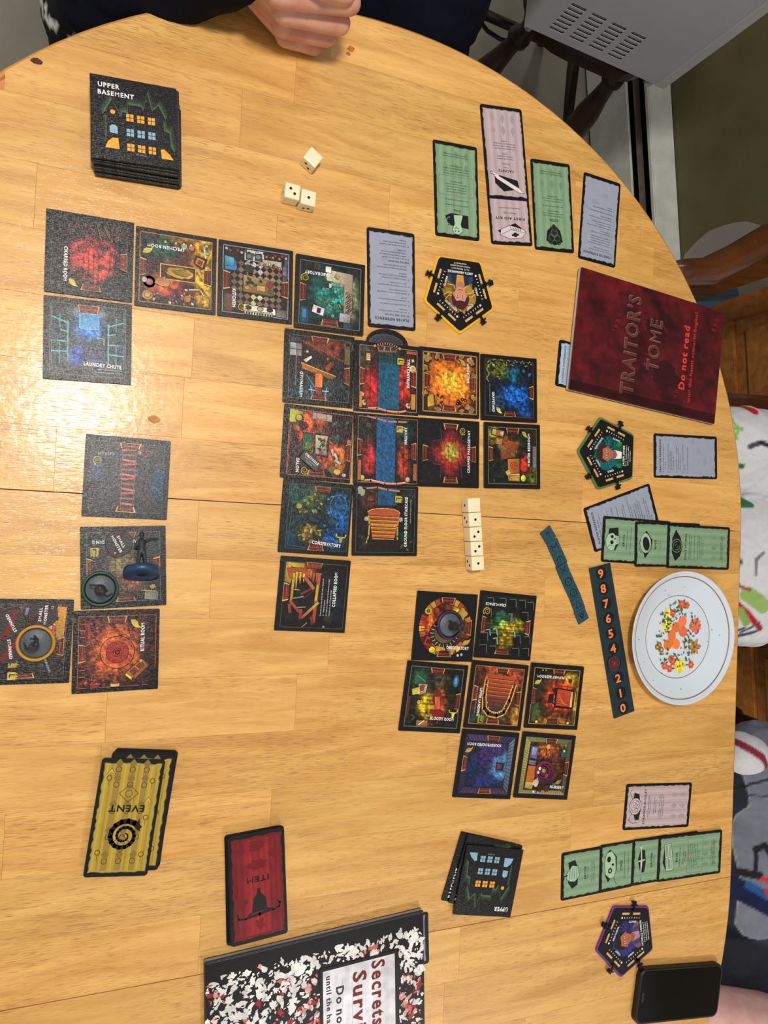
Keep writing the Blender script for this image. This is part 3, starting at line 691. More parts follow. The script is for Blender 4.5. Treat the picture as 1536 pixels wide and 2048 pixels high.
def t_gym(a):
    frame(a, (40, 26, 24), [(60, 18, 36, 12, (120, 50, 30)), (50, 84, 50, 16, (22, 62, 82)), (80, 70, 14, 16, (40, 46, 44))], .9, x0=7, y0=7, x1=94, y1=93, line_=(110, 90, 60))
    a.rect(9, 10, 24, 16, (64, 62, 96)); 
    for i, y in enumerate((18, 27)): a.rect(8, y, 24, y+8, (186, 190, 206)); a.rect(17, y, 24, y+8, (120, 112, 104))
    a.poly([(22, 14), (62, 34), (62, 42), (30, 44)], (58, 22, 20)); a.line([(26, 14), (90, 38)], 1.8, (140, 64, 30)); a.poly([(24, 44), (74, 58), (70, 63), (26, 52)], (226, 130, 34)); a.line([(24, 44), (74, 58)], .8, (250, 190, 80))
    a.poly([(28, 32), (38, 26), (40, 33), (34, 41), (26, 41)], (24, 22, 24)); a.poly([(27, 40), (38, 33), (39, 36), (31, 43)], (236, 226, 206)); a.ell(32, 28, 2, 1.6, (230, 230, 226))
    a.poly([(58, 47), (66, 38), (72, 41), (62, 53)], (196, 54, 40)); a.rect(60, 33, 63, 37, (180, 60, 44)); a.poly([(62, 66), (65, 64), (66, 70)], (190, 50, 50))
    a.poly([(45, 56), (53, 56), (55, 60), (54, 90), (46, 90), (44, 60)], (240, 120, 40)); a.poly([(46, 76), (54, 76), (54, 90), (46, 90)], (196, 56, 36))
    for s in (-1, 1): a.line([(50+s*12, 74), (50+s*8, 92)], .9, (160, 186, 196)); a.line([(50+s*14, 80), (50+s*5, 80)], 1, (190, 210, 214)); a.ell(50+s*17, 84, 3, 3, (110, 60, 40))
    a.line([(32, 60), (44, 76)], .6, (170, 170, 160)); a.rect(86, 14, 94, 40, (112, 90, 40)); a.line([(88, 9), (96, 9), (97, 11), (97, 19), (95, 21), (88, 21), (86, 19), (86, 11)], .9, (92, 112, 104), closed=True); a.ring(91, 15, 2.6, .7, (50, 60, 60))
    door(a, 'T', 50, 26, 8, 6); door(a, 'R', 56, 26, 8, 6); door(a, 'B', 50, 24, 7, 7); a.text('GYMNASIUM', 25, 74, 4.4, 36, 90, WT)
    a.para(['Once per turn you may use it to gain 1 Speed'], 17, 35, 1.7, 3.6, (180, 180, 186), rot=90)
def t_entrance(a):
    frame(a, (58, 34, 26), [(28, 66, 12, 30, (206, 40, 34)), (78, 60, 11, 34, (196, 50, 36)), (14, 20, 12, 18, (70, 80, 60))], .8, x0=8, y0=6, x1=97, y1=96, line_=(180, 140, 110), planks=('x', 4))
    a.grid(37, 8, 69, 94, 20, 40, lambda x, y: [q*(1+(fbm(x*.5, y*.5)-.5)*1.3) for q in ((20, 62, 60) if y < 28 else (22, 82, 110))])
    for i in range(18): a.rect(39+(i % 6)*5, 12+(i//6)*5, 41+(i % 6)*5, 14+(i//6)*5, (20, 34, 40), 45)
    a.poly([(34, 4), (66, 4), (64, 12), (36, 14)], (200, 120, 60)); a.poly([(37, 5.5), (63, 5.5), (62, 9), (38, 10)], (40, 60, 110)); a.line([(45, 5), (45, 10)], 1, CR); a.line([(55, 5), (55, 10)], 1, CR)
    a.rect(16, 15, 25, 31, (90, 40, 24)); a.rect(18, 17, 24, 27, (240, 180, 110)); 
    for y in (19, 21.5, 24): a.line([(19, y), (23, y)], .6, (140, 80, 40))
    for x, y, r in ((90, 33, 5), (12, 76, 3), (90, 82, 3), (90, 21, 2)): a.ell(x, y, r+1.3, r+1.3, (140, 80, 30)); a.ell(x, y, r, r, (250, 230, 180)); a.ell(x, y, r*.4, r*.4, (230, 190, 110))
    for x in (16, 84): a.blob(x, 88, 5, (70, 40, 26), 3); a.blob(x, 87, 3.8, (236, 196, 150), 7, 12, .35); a.blob(x+1, 86, 1.6, (120, 80, 60), 4)
    a.line([(22, 95), (35, 94), (50, 97), (68, 98), (80, 95)], 2.6, (196, 120, 96)); a.line([(22, 94), (35, 93), (50, 96), (68, 97), (80, 94)], .8, (240, 190, 160))
    a.rect(8, 72, 12, 94, (226, 120, 40)); a.rect(88, 70, 95, 92, (236, 150, 50)); a.rect(80, 8, 96, 12, (206, 80, 70))
    door(a, 'L', 50, 26, 8, 8); door(a, 'R', 48, 26, 8, 4); a.text('ENTRANCE HALL', 83, 40, 4.6, 42, -90, WT); house(a, 71, 24, 6, 90)
def t_ballroom(a):
    frame(a, (96, 48, 24), [(50, 50, 42, 42, (236, 126, 36)), (50, 48, 16, 14, (250, 190, 50)), (70, 50, 10, 20, (244, 160, 40))], .55, x0=6, y0=7, x1=95, y1=94, sc=.3)
    for x, y, s in ((14, 15, 1), (86, 15, 1), (86, 86, 1), (30, 12, .8), (68, 11, .8), (30, 90, .8), (70, 90, .8), (10, 30, .8), (10, 68, .8), (90, 36, .8), (90, 70, .8)):
        a.blob(x, y, 7.5*s, (60, 34, 18), 2, 14, .25); a.blob(x, y, 5.6*s, (204, 156, 84), 5, 12, .45)
        for i in range(5): a.line([(x-4*s+i*2*s, y-4*s), (x-3*s+i*1.6*s, y+4*s)], .6, (96, 54, 26))
    a.poly([(12, 74), (20, 68), (28, 72), (26, 84), (12, 88)], (240, 196, 40)); a.line([(24, 70), (26, 84)], 2, (50, 26, 16)); a.rect(9, 70, 13, 92, (70, 40, 20)); debris(a, 10, (26, 66, 40, 84), [(90, 40, 24), (200, 120, 60)], 6, (1, 2)); a.blob(80, 84, 4.4, (246, 150, 90), 3)
    a.line([(6, 7), (95, 7), (95, 94), (6, 94)], 1.6, (206, 150, 90), closed=True); a.line([(6, 7), (95, 7), (95, 94), (6, 94)], .5, (60, 30, 16), closed=True)
    for x, y in ((64, 76), (67, 79), (71, 73), (76, 74), (63, 80)): a.ring(x, y, 1.8, 1.1, (40, 20, 14))
    for s in 'TBLR': door(a, s, 49, 24, 8, 8)
    a.text('BALLROOM', 80, 33, 4.6, 30, -90, WT); feather(a, 71, 18, 6.5, -120)
def t_graveyard(a):
    frame(a, (14, 24, 40), [(62, 60, 24, 18, (10, 98, 206)), (30, 20, 24, 14, (86, 96, 30)), (58, 28, 12, 12, (14, 90, 120)), (78, 84, 12, 10, (20, 80, 170)), (30, 74, 10, 16, (30, 60, 90))], 1.0, sc=.3, line_=(90, 80, 50))
    for i in range(30): a.ell(14+i*2.6, 10+4*math.sin(i*1.3), 1.1, 1.1, (170, 170, 110)); 
    for i in range(14): a.ell(12+2*math.sin(i), 12+i*2.2, 1.1, 1.1, (190, 180, 90))
    debris(a, 22, (12, 12, 46, 38), [(150, 150, 60), (60, 74, 30), (196, 180, 60), (30, 40, 30)], 7, (1, 3)); debris(a, 20, (42, 44, 90, 88), [(24, 60, 130), (16, 30, 60), (60, 140, 220)], 9, (1, 3)); debris(a, 10, (50, 12, 90, 34), [(20, 40, 70), (16, 26, 40), (30, 120, 130)], 29, (2, 4))
    door(a, 'R', 54, 22, 8); door(a, 'B', 50, 22, 8); a.text('GRAVEYARD', 21, 72, 4.4, 31, 90, WT); feather(a, 30, 84, 6, 60)
    a.para(['Items on this tile may be buried by any explorer'], 15, 44, 1.7, 4, (150, 160, 176), rot=90)
def t_winter(a):
    frame(a, (28, 34, 26), [(42, 36, 16, 14, (206, 96, 34)), (70, 62, 8, 14, (190, 44, 30)), (12, 16, 12, 16, (180, 170, 40)), (86, 80, 8, 14, (130, 140, 30)), (34, 40, 10, 8, (60, 110, 70))], .9, line_=(120, 130, 60))
    a.poly([(14, 9), (36, 12), (34, 22), (12, 19)], (60, 40, 20)); a.poly([(15, 10), (35, 13), (33, 21), (13, 18)], (232, 206, 120)); a.poly([(22, 12), (30, 13), (28, 20), (21, 18)], (196, 80, 40)); a.poly([(28, 13), (34, 14), (33, 19), (28, 18)], (240, 214, 160)); a.rect(20, 24, 31, 33, (200, 120, 40), 10); a.rect(22, 26, 29, 31, (240, 176, 70), 10)
    a.poly([(28, 34), (56, 28), (54, 52), (30, 56)], (190, 90, 40)); a.line([(30, 36), (54, 50)], 2, (90, 130, 70)); a.line([(54, 30), (32, 54)], 2, (120, 60, 40)); a.ell(43, 43, 4, 4, (170, 60, 50))
    a.poly([(40, 54), (63, 53), (63, 90), (41, 89)], (60, 30, 16)); a.poly([(41, 55), (62, 54), (62, 76), (42, 77)], (232, 140, 46)); a.ring(52, 65, 6, 1, (180, 60, 30)); a.poly([(48, 65), (52, 60), (56, 65), (52, 70)], (236, 70, 30)); a.poly([(42, 78), (62, 77), (62, 89), (42, 88)], (224, 180, 70)); a.rect(38, 72, 46, 79, (236, 196, 90), -30); a.rect(44, 80, 60, 88, (180, 140, 50))
    a.ell(69, 84, 4.4, 5, (240, 230, 40)); a.rect(80, 66, 85, 76, (150, 70, 30)); a.rect(86, 34, 92, 68, (120, 116, 130)); debris(a, 12, (12, 62, 34, 90), [(20, 44, 40), (60, 80, 60)], 5, (1, 3)); a.rect(82, 10, 92, 30, (50, 36, 30))
    door(a, 'T', 50, 24, 9); door(a, 'L', 48, 24, 8); a.text('WINTER BEDROOM', 79, 40, 4.4, 52, -90, WT); feather(a, 71, 16, 6, 60)
def t_cramped(a):
    frame(a, (18, 17, 22), [(53, 50, 34, 16, (172, 48, 48)), (53, 50, 15, 36, (172, 44, 40)), (53, 48, 13, 13, (168, 160, 54))], .5, sc=.3, x0=4, x1=96, y0=4, y1=96)
    for i in range(10): a.line([(24+i*6, 30), (24+i*6, 72)], .5, (60, 24, 26), same=i > 0)
    for x0, y0, x1, y1 in ((5, 5, 34, 33), (72, 5, 95, 34), (5, 67, 34, 95), (72, 67, 95, 95)): a.rect(x0, y0, x1, y1, (20, 19, 24))
    for s in (-1, 1): a.line([(53+s*18, 14), (53+s*16, 30), (53+s*30, 33)], 1.4, (96, 44, 48)); a.line([(53+s*18, 86), (53+s*16, 68), (53+s*30, 66)], 1.4, (96, 44, 48))
    for s, p in (('T', 52), ('B', 52), ('L', 51), ('R', 50)): door(a, s, p, 25, 9, 6)
    a.text('CRAMPED PASSAGEWAY', 82, 46, 4.2, 64, -90, WT); spiral(a, 72, 16, 5.5, 1)
def t_hallway(a):
    frame(a, (38, 34, 32), [(24, 64, 10, 24, (196, 44, 42)), (77, 68, 9, 24, (206, 72, 46)), (80, 20, 14, 14, (30, 62, 56))], .8, x0=6, y0=4, x1=98, y1=97, line_=(150, 110, 70), planks=('x', 4))
    a.grid(34, 5, 63, 96, 18, 46, lambda x, y: [q*(1+(fbm(x*.5, y*.5)-.5)*1.2) for q in (28, 82, 128)])
    a.rect(18, 13, 26, 19, (120, 70, 44), 10); a.line([(20, 4), (34, 6), (50, 9), (66, 9), (80, 8)], 2.4, (176, 120, 110)); a.line([(12, 95), (26, 94), (48, 98), (66, 98), (84, 95)], 2.8, (206, 120, 96)); a.line([(12, 94), (26, 93), (48, 97), (66, 97), (84, 94)], .8, (246, 200, 170))
    for x, y in ((13, 91), (83, 91)): a.ell(x, y, 4.4, 4.4, (130, 80, 20)); a.ell(x, y, 3.2, 3.6, (240, 220, 130))
    a.rect(6, 66, 11, 94, (206, 100, 40)); a.rect(92, 68, 97, 92, (196, 96, 40))
    door(a, 'L', 48, 26, 8, 5); door(a, 'R', 50, 26, 8, 4); a.text('HALLWAY', 79, 28, 4.4, 25, -90, WT); house(a, 70, 19, 6, 90)
def t_stair(a):
    frame(a, (30, 26, 26), [(28, 20, 14, 14, (120, 66, 40)), (76, 76, 18, 18, (20, 34, 34)), (86, 14, 9, 10, (60, 70, 70))], .8, x0=5, y0=4, x1=95, y1=95, line_=(80, 86, 74), planks=('x', 4))
    a.grid(37, 4, 66, 28, 16, 14, lambda x, y: [q*(1+(fbm(x*.5, y*.5)-.5)*1.2) for q in (24, 74, 112)])
    a.line([(20, 5), (36, 3), (52, 6), (70, 7)], 2.4, (176, 120, 100)); a.blob(12, 10, 6, (160, 170, 130), 3, 12, .4); debris(a, 12, (8, 70, 24, 92), [(30, 46, 40), (50, 66, 56)], 4, (2, 4)); debris(a, 12, (74, 60, 92, 92), [(26, 50, 52), (110, 90, 80)], 6, (1, 3))
    cols = [(220, 92, 44), (228, 106, 40), (236, 124, 36), (244, 146, 30), (240, 136, 34), (230, 118, 36), (190, 90, 30), (130, 70, 34)]
    pts = [(22, 38), (26, 35.5), (34, 33.5), (48, 32.5), (62, 33.5), (70, 36.5), (72, 40), (70, 46), (24, 45)]
    a.poly(pts, cols[0]); a.line(pts[:7], .9, (250, 170, 110))
    for i in range(7):
        y = 43+i*5.2; x0 = 25+i*.8; x1 = 69.5-i*1.1
        a.poly([(x0, y), (x1, y+1), (x1, y+5.8), (x0, y+5)], cols[i+1]); a.line([(x0, y+.2), ((x0+x1)/2, y+1.4), (x1, y+1.2)], .8, (100, 40, 20)); a.line([(x0, y+1.6), (x1, y+2.4)], .6, (252, 190, 90))
    a.line([(23, 44), (25, 56), (24, 72), (21, 82)], 2, (186, 160, 60)); a.line([(70, 45), (68, 58), (68, 72), (69, 84)], 2, (190, 150, 60)); a.ell(20, 48, 3.2, 3.2, (230, 214, 190)); a.ell(73, 48, 3.2, 3.2, (200, 190, 180))
    a.grid(22, 77, 72, 94, 12, 8, lambda x, y: [28, 22, 20]); a.text('GROUND FLOOR STAIRCASE', 81, 51, 4.4, 72, -90, WT); house(a, 69, 19, 6, 90); a.text('Leads to the Upper Landing', 88, 36, 1.8, 34, -90, (170, 176, 176), 'r')
def t_salon(a):
    frame(a, (48, 28, 26), [(34, 20, 22, 14, (222, 92, 34)), (60, 60, 20, 22, (190, 76, 46)), (12, 12, 10, 14, (226, 190, 30)), (80, 70, 12, 20, (206, 110, 40)), (30, 40, 10, 10, (196, 60, 30))], 1.0, x0=8, y0=6, x1=99, y1=95, line_=(180, 110, 70))
    a.poly([(8, 6), (26, 8), (26, 22), (8, 24)], (236, 208, 40)); a.ell(22, 18, 6, 6, (40, 24, 18)); a.ell(21, 17, 4, 4, (230, 206, 60)); a.ell(28, 27, 6.5, 5, (54, 30, 26)); a.rect(40, 8, 68, 17, (190, 176, 170), 3); a.rect(46, 8, 60, 15, (220, 150, 110), 3)
    debris(a, 10, (70, 10, 92, 24), [(40, 70, 60), (90, 110, 90)], 3, (1, 3)); a.poly([(28, 36), (42, 37), (41, 62), (28, 60)], (26, 92, 70)); a.poly([(32, 48), (41, 50), (41, 61), (32, 60)], (130, 150, 60)); a.line([(28, 36), (42, 37), (41, 62), (28, 60)], 1, (24, 30, 26), closed=True)
    a.poly([(44, 36), (66, 36), (66, 68), (44, 66)], (30, 28, 26)); a.poly([(46, 38), (64, 38), (62, 50), (64, 65), (47, 64)], (226, 220, 170)); debris(a, 16, (50, 42, 60, 60), [(60, 50, 50), (110, 90, 80), (30, 26, 26)], 8, (1, 2.4)); a.ell(55, 62, 2.4, 1.6, (190, 60, 40)); a.poly([(68, 36), (80, 34), (80, 44), (74, 48), (68, 44)], (40, 74, 66))
    for x, y, r in ((72, 60, 20), (77, 65, 30), (80, 72, 60)): a.rect(x-1.6, y-5, x+1.6, y+5, (230, 222, 206), -r)
    a.ell(74, 84, 7, 5, (120, 110, 60)); a.ell(80, 86, 5, 4, (236, 190, 80)); a.ell(90, 90, 3, 2.6, (236, 226, 206)); a.rect(92, 40, 99, 50, (206, 130, 80)); a.blob(44, 68, 5, (40, 80, 70), 3)
    door(a, 'R', 58, 26, 8, 2); door(a, 'B', 50, 26, 8, 6); a.line([(10, 24), (9, 90)], 1, (170, 60, 40)); a.text('SALON', 23, 82, 4.6, 20, 90, WT); spiral(a, 33, 88, 6)
def t_conservatory(a):
    frame(a, (20, 40, 42), [(84, 34, 16, 18, (20, 96, 160)), (88, 60, 12, 14, (20, 100, 190)), (76, 76, 14, 14, (26, 80, 150)), (40, 22, 16, 12, (96, 116, 40)), (42, 70, 14, 10, (130, 110, 40)), (14, 84, 8, 16, (16, 54, 90)), (20, 18, 12, 16, (20, 74, 64))], 1.0, sc=.26, x0=9, x1=97, y0=6, y1=94, line_=(50, 84, 76))
    debris(a, 34, (24, 16, 56, 46), [(150, 160, 50), (70, 96, 40), (40, 60, 40), (190, 180, 80), (30, 50, 40)], 4, (1.2, 4)); debris(a, 30, (26, 60, 58, 84), [(150, 130, 50), (60, 80, 50), (206, 170, 60), (30, 44, 40), (170, 90, 40)], 14, (1.2, 4))
    debris(a, 30, (62, 18, 94, 82), [(30, 120, 190), (16, 60, 110), (20, 40, 60), (60, 150, 210)], 24, (1, 3.6)); a.ell(24, 36, 4, 3.6, (206, 180, 40)); 
    for i in range(7): a.ring(50+i*5, 54+i*3, 5, .8, (24, 60, 90))
    a.ring(80, 32, 12, .8, (70, 140, 180), 16); a.line([(15, 12), (40, 14), (40, 20)], 1, (40, 100, 86)); a.line([(15, 12), (12, 90), (38, 92)], 1, (36, 84, 80))
    door(a, 'T', 56, 24, 8, 7); door(a, 'B', 52, 24, 8, 5); skull(a, 87, 76, 6.5); a.text('CONSERVATORY', 67, 85, 4.6, 42, 4, WT)
def t_collapsed(a):
    frame(a, (24, 22, 24), [(14, 16, 12, 16, (236, 190, 30)), (30, 18, 20, 10, (206, 90, 40)), (86, 60, 10, 30, (22, 40, 50))], .7, x0=7, y0=7, x1=96, y1=95, line_=(90, 74, 60))
    a.poly([(8, 8), (34, 8), (34, 14), (18, 14)], (240, 210, 30)); a.poly([(8, 10), (18, 20), (16, 36), (8, 34)], (232, 160, 40)); a.poly([(10, 16), (28, 14), (46, 22), (22, 30), (14, 28)], (186, 70, 44))
    for x, y, l in ((24, 20, 24), (29, 20, 16), (34, 22, 12), (44, 18, 12), (20, 22, 10)): a.poly([(x-1.8, y), (x+1.8, y), (x+.6, y+l), (x-.3, y+l-3)], (240, 204, 20))
    for x in (48, 53, 57): a.poly([(x-2, 20), (x+2, 20), (x+.5, 34), (x-1.5, 32)], (214, 100, 60))
    def bm_(p, q, w, c1, c2):
        L = math.hypot(q[0]-p[0], q[1]-p[1]); nx, ny = -(q[1]-p[1])/L*w/2, (q[0]-p[0])/L*w/2
        a.poly([(p[0]+nx*1.3, p[1]+ny*1.3), (q[0]+nx*1.3, q[1]+ny*1.3), (q[0]-nx*1.3, q[1]-ny*1.3), (p[0]-nx*1.3, p[1]-ny*1.3)], (14, 12, 12)); a.poly([(p[0]+nx, p[1]+ny), (q[0]+nx, q[1]+ny), (q[0]-nx, q[1]-ny), (p[0]-nx, p[1]-ny)], [c1, c2, c2, c1])
    bm_((20, 30), (19, 64), 3.4, (226, 200, 30), (214, 130, 30)); bm_((56, 22), (53, 88), 4.6, (226, 90, 50), (196, 80, 36)); bm_((55, 36), (54, 58), 3.6, (232, 170, 40), (240, 210, 50)); bm_((18, 60), (34, 76), 4, (200, 80, 50), (180, 60, 44)); bm_((34, 70), (34, 84), 4.2, (206, 70, 50), (130, 50, 36)); bm_((36, 82), (58, 60), 3.6, (196, 70, 44), (236, 206, 60)); bm_((35, 26), (50, 42), 4.6, (206, 90, 56), (226, 110, 70)); bm_((32, 50), (46, 42), 3, (140, 60, 50), (120, 50, 44)); bm_((36, 56), (52, 42), 1.6, (90, 44, 40), (80, 40, 40)); bm_((17, 64), (19, 76), 4, (170, 80, 60), (150, 70, 50)); bm_((49, 80), (52, 90), 3.6, (150, 60, 50), (110, 50, 40))
    for p, q in (((22, 44), (30, 44.5)), ((22, 56), (36, 53)), ((29, 68), (40, 67))): a.line([p, q], .8, (200, 190, 150))
    a.ell(68, 93, 1.8, 1.8, (160, 150, 140)); a.line([(38, 94), (44, 88)], .8, (190, 150, 110)); a.rect(68, 78, 80, 86, (74, 56, 36), 20)
    door(a, 'L', 48, 26, 8, 7); door(a, 'T', 48, 24, 8, 6, pn=(160, 60, 44)); a.text('COLLAPSED ROOM', 80, 41, 4.6, 48, -90, WT)
    a.para(['If you end your turn on this tile, make a Speed roll:', '5+   Nothing happens.', '0-4  Place your explorer on the Basement Landing', 'and take one die of Physical damage.'], 62, 78, 2, 4.2, (196, 196, 196), rot=-90, sq=.86)
def t_chasm(a):
    frame(a, (46, 48, 56), [(88, 54, 7, 18, (30, 84, 130)), (14, 42, 8, 12, (50, 84, 120)), (50, 50, 10, 44, (90, 52, 50), .7), (60, 14, 8, 10, (110, 60, 56))], .5, sc=.4, line_=(70, 72, 78))
    a.rect(43, 14, 59, 86, (70, 42, 42)); 
    for i, y in enumerate(range(16, 86, 6)): a.line([(43+(i*3 % 5)*.5, y), (59, y+(i % 3-1)*1.6)], 2.4, [(176, 92, 86), (140, 80, 90), (190, 110, 100)][i % 3])
    a.line([(43, 14), (44, 86)], 1, (120, 90, 90)); a.line([(59, 14), (58, 86)], 1, (110, 80, 80)); a.ell(63, 18, 2.2, 2.6, (210, 140, 60)); debris(a, 14, (60, 12, 76, 24), [(150, 80, 80), (90, 60, 64)], 6, (.8, 2)); debris(a, 12, (10, 36, 18, 56), [(60, 110, 160), (70, 90, 120)], 7, (1, 3)); debris(a, 16, (84, 34, 94, 74), [(40, 100, 150), (30, 60, 90)], 8, (1, 3))
    door(a, 'T', 52, 26, 7); door(a, 'B', 50, 24, 7); a.text('CHASM', 24, 22, 3.8, 20, 180, (150, 154, 160)); spiral(a, 15, 31, 5.5, 2)
def t_basement(a):
    frame(a, (38, 40, 42), [(56, 56, 22, 22, (170, 96, 66)), (46, 46, 12, 16, (120, 110, 70)), (70, 34, 14, 12, (60, 60, 40)), (30, 70, 20, 14, (70, 66, 58)), (92, 22, 7, 14, (26, 60, 64))], .6, sc=.35, line_=(90, 92, 90))
    for i in range(8): a.line([(24+i*8, 18), (23+i*8, 84)], .5, (30, 28, 28), same=i > 0); a.line([(18, 24+i*8), (84, 23+i*8)], .5, (30, 28, 28))
    a.rect(74, 82, 90, 92, (150, 150, 120), 6); a.ring(78, 79, 4, 1, (190, 170, 110)); a.line([(70, 80), (88, 82)], 1, (170, 160, 110)); a.blob(84, 76, 3, (200, 160, 60), 4)
    door(a, 'T', 53, 24, 8); door(a, 'B', 52, 24, 7); door(a, 'L', 50, 24, 7); door(a, 'R', 50, 24, 8); a.text('BASEMENT LANDING', 41, 19, 4.2, 56, 180, (200, 204, 206)); house(a, 16, 31, 6, 180)
def t_ritual(a):
    frame(a, (40, 22, 22), [(50, 50, 34, 36, (196, 88, 40)), (20, 22, 12, 14, (130, 44, 34)), (20, 88, 12, 6, (160, 50, 36)), (84, 40, 8, 30, (66, 30, 30))], .8, x0=6, y0=7, x1=96, y1=94, line_=(176, 76, 40), sc=.22)
    for r in range(9): a.ell(50+33*math.cos(r*.7+.4), 50+31*math.sin(r*.7+.4), 1.5, 1.5, (96, 34, 22))
    a.ring(51, 52, 20, .9, (60, 20, 18)); a.ring(51, 52, 19, .6, (214, 110, 50)); a.grid(38, 38, 64, 66, 10, 10, lambda x, y: [150, 44, 32] if math.hypot(x-51, y-52) < 13.5 else [178, 76, 38]); a.ring(51, 52, 13, .8, (80, 24, 20)); a.ring(51, 52, 8.5, .6, (190, 70, 40)); a.ring(51, 52, 5, .6, (90, 26, 20)); a.ring(51, 52, 2.4, 1, (226, 90, 50))
    for i in range(12): a.line([(51+5*math.cos(i*.52), 52+5*math.sin(i*.52)), (51+13*math.cos(i*.52), 52+13*math.sin(i*.52))], .5, (110, 34, 26))
    a.poly([(60, 78), (80, 60), (90, 70), (70, 90)], (50, 22, 14)); a.poly([(61, 78), (80, 61.5), (88, 70), (70, 88)], (206, 120, 40)); a.poly([(66, 76), (79, 65), (83, 70), (71, 81)], (140, 46, 40)); a.line([(62, 80), (70, 87)], 2.4, (236, 200, 60)); a.line([(72, 70), (77, 75)], 1, (220, 130, 50)); a.ell(79, 64, 2, 2, (230, 190, 60))
    a.rect(44, 90, 54, 94, (240, 196, 100)); a.poly([(46, 90), (49, 78), (52, 90)], (170, 70, 40)); debris(a, 22, (8, 8, 30, 34), [(130, 40, 34), (40, 20, 20), (190, 90, 50)], 4, (1, 2.6)); debris(a, 24, (10, 82, 42, 93), [(150, 44, 34), (60, 24, 24), (206, 90, 50)], 5, (1, 2.6)); debris(a, 18, (60, 84, 92, 93), [(90, 34, 50), (40, 20, 26)], 6, (1, 2.4)); a.poly([(88, 94), (96, 74), (100, 74), (100, 100), (88, 100)], (13, 13, 17))
    for y in (16, 24, 32, 72, 80): a.line([(8, y), (14, y)], .9, (206, 100, 50))
    door(a, 'T', 50, 24, 9, 7); door(a, 'L', 52, 24, 9, 6); a.text('RITUAL ROOM', 80, 34, 4.6, 36, -90, WT); feather(a, 71, 17, 7, 60)
def t_junk(a):
    frame(a, (40, 32, 32), [(78, 26, 14, 22, (226, 130, 34)), (50, 14, 30, 10, (110, 70, 60)), (84, 54, 8, 16, (190, 60, 34)), (50, 70, 40, 16, (30, 32, 28)), (30, 40, 20, 16, (130, 44, 40))], .9, sc=.3, x0=6, x1=93, y0=6, y1=94, line_=(90, 84, 60))
    a.rect(48, 10, 62, 18, (140, 120, 170)); a.poly([(80, 8), (93, 9), (90, 62), (84, 60)], (236, 150, 40)); a.poly([(68, 34), (74, 28), (82, 33), (78, 42), (70, 42)], (206, 60, 44)); a.poly([(72, 32), (78, 31), (78, 36)], (240, 220, 196)); a.line([(70, 66), (78, 86)], 2.6, (110, 126, 116)); a.ring(75, 12, 4, 1, (60, 30, 20)); debris(a, 14, (64, 10, 84, 26), [(230, 120, 50), (90, 40, 30), (250, 200, 90)], 6, (1, 2.4)); a.ell(36, 18, 7, 7, (110, 106, 96)); a.ell(36, 18, 4, 4, (70, 66, 60))
    for i in range(8): a.line([(52, 70+i*3), (84, 71+i*3)], .5, (60, 60, 50), same=i > 0)
    door(a, 'R', 56, 24, 8, 8); door(a, 'B', 50, 24, 6, 7); house(a, 38, 76, 5.6, 90); house(a, 38, 90, 5.6, 90)
def t_observatory(a):
    frame(a, (19, 19, 22), [(50, 50, 40, 40, (120, 56, 26)), (70, 30, 10, 10, (236, 180, 40)), (34, 84, 12, 10, (226, 150, 40)), (24, 40, 10, 16, (206, 96, 40))], .8, x0=10, x1=92, y0=8, y1=93)
    a.ink = False
    for i in range(36):
        t0, t1 = math.radians(i*10), math.radians(i*10+10); k0 = 50/max(abs(math.cos(t0)), abs(math.sin(t0))); k1 = 50/max(abs(math.cos(t1)), abs(math.sin(t1)))
        a.poly([(50+43*math.cos(t0), 50+43*math.sin(t0)), (50+k0*math.cos(t0), 50+k0*math.sin(t0)), (50+k1*math.cos(t1), 50+k1*math.sin(t1)), (50+43*math.cos(t1), 50+43*math.sin(t1))], (13, 13, 17), same=i > 0)
    a.ink = True
    for i in range(30):
        t = i*12; r1, r2 = 34, 43; c = [(206, 76, 36), (226, 116, 40), (150, 44, 26), (236, 170, 50), (90, 30, 22)][i*7 % 5]; t0, t1 = math.radians(t+.8), math.radians(t+11.2)
        a.poly([(50+r1*math.cos(t0), 50+r1*math.sin(t0)), (50+r2*math.cos(t0), 50+r2*math.sin(t0)), (50+r2*math.cos(t1), 50+r2*math.sin(t1)), (50+r1*math.cos(t1), 50+r1*math.sin(t1))], c)
    a.ell(20, 28, 6, 5, (240, 206, 30)); a.ell(20, 28, 2.6, 2.4, (160, 110, 20)); a.ell(33, 27, 4.4, 4.4, (206, 60, 40)); a.ell(31, 84, 5, 4.6, (250, 206, 20)); a.rect(17, 65, 31, 80, (60, 20, 16), 24); a.rect(18, 66, 30, 79, (212, 50, 34), 24); a.rect(21, 70, 28, 75, (80, 24, 20), 24)
    for i in range(7): a.line([(10, 36+i*4.5), (21, 39+i*3.8)], 1.4, (176, 40, 30))
    a.ell(49, 60, 24, 22, (44, 38, 26)); a.ell(49, 58, 17, 16, (110, 100, 60))
    for i in range(20): t = math.radians(i*18); a.line([(49+18*math.cos(t), 60+16*math.sin(t)), (49+23*math.cos(t), 60+20*math.sin(t))], .9, (206, 196, 150))
    a.blob(76, 30, 8, (246, 200, 50), 3, 14, .25); a.blob(62, 84, 6, (226, 160, 40), 4); a.ell(74, 91, 2, 2, (230, 226, 210)); a.ell(80, 90, 2, 2, (230, 226, 210)); a.blob(44, 82, 7, (220, 170, 50), 7, 12, .4, 4)
    door(a, 'T', 51, 24, 8, 7); door(a, 'R', 50, 24, 8, 7); door(a, 'B', 51, 24, 8, 6); a.text('OBSERVATORY', 73, 80, 4.6, 38, 1, WT); feather(a, 86, 72, 7, -15)
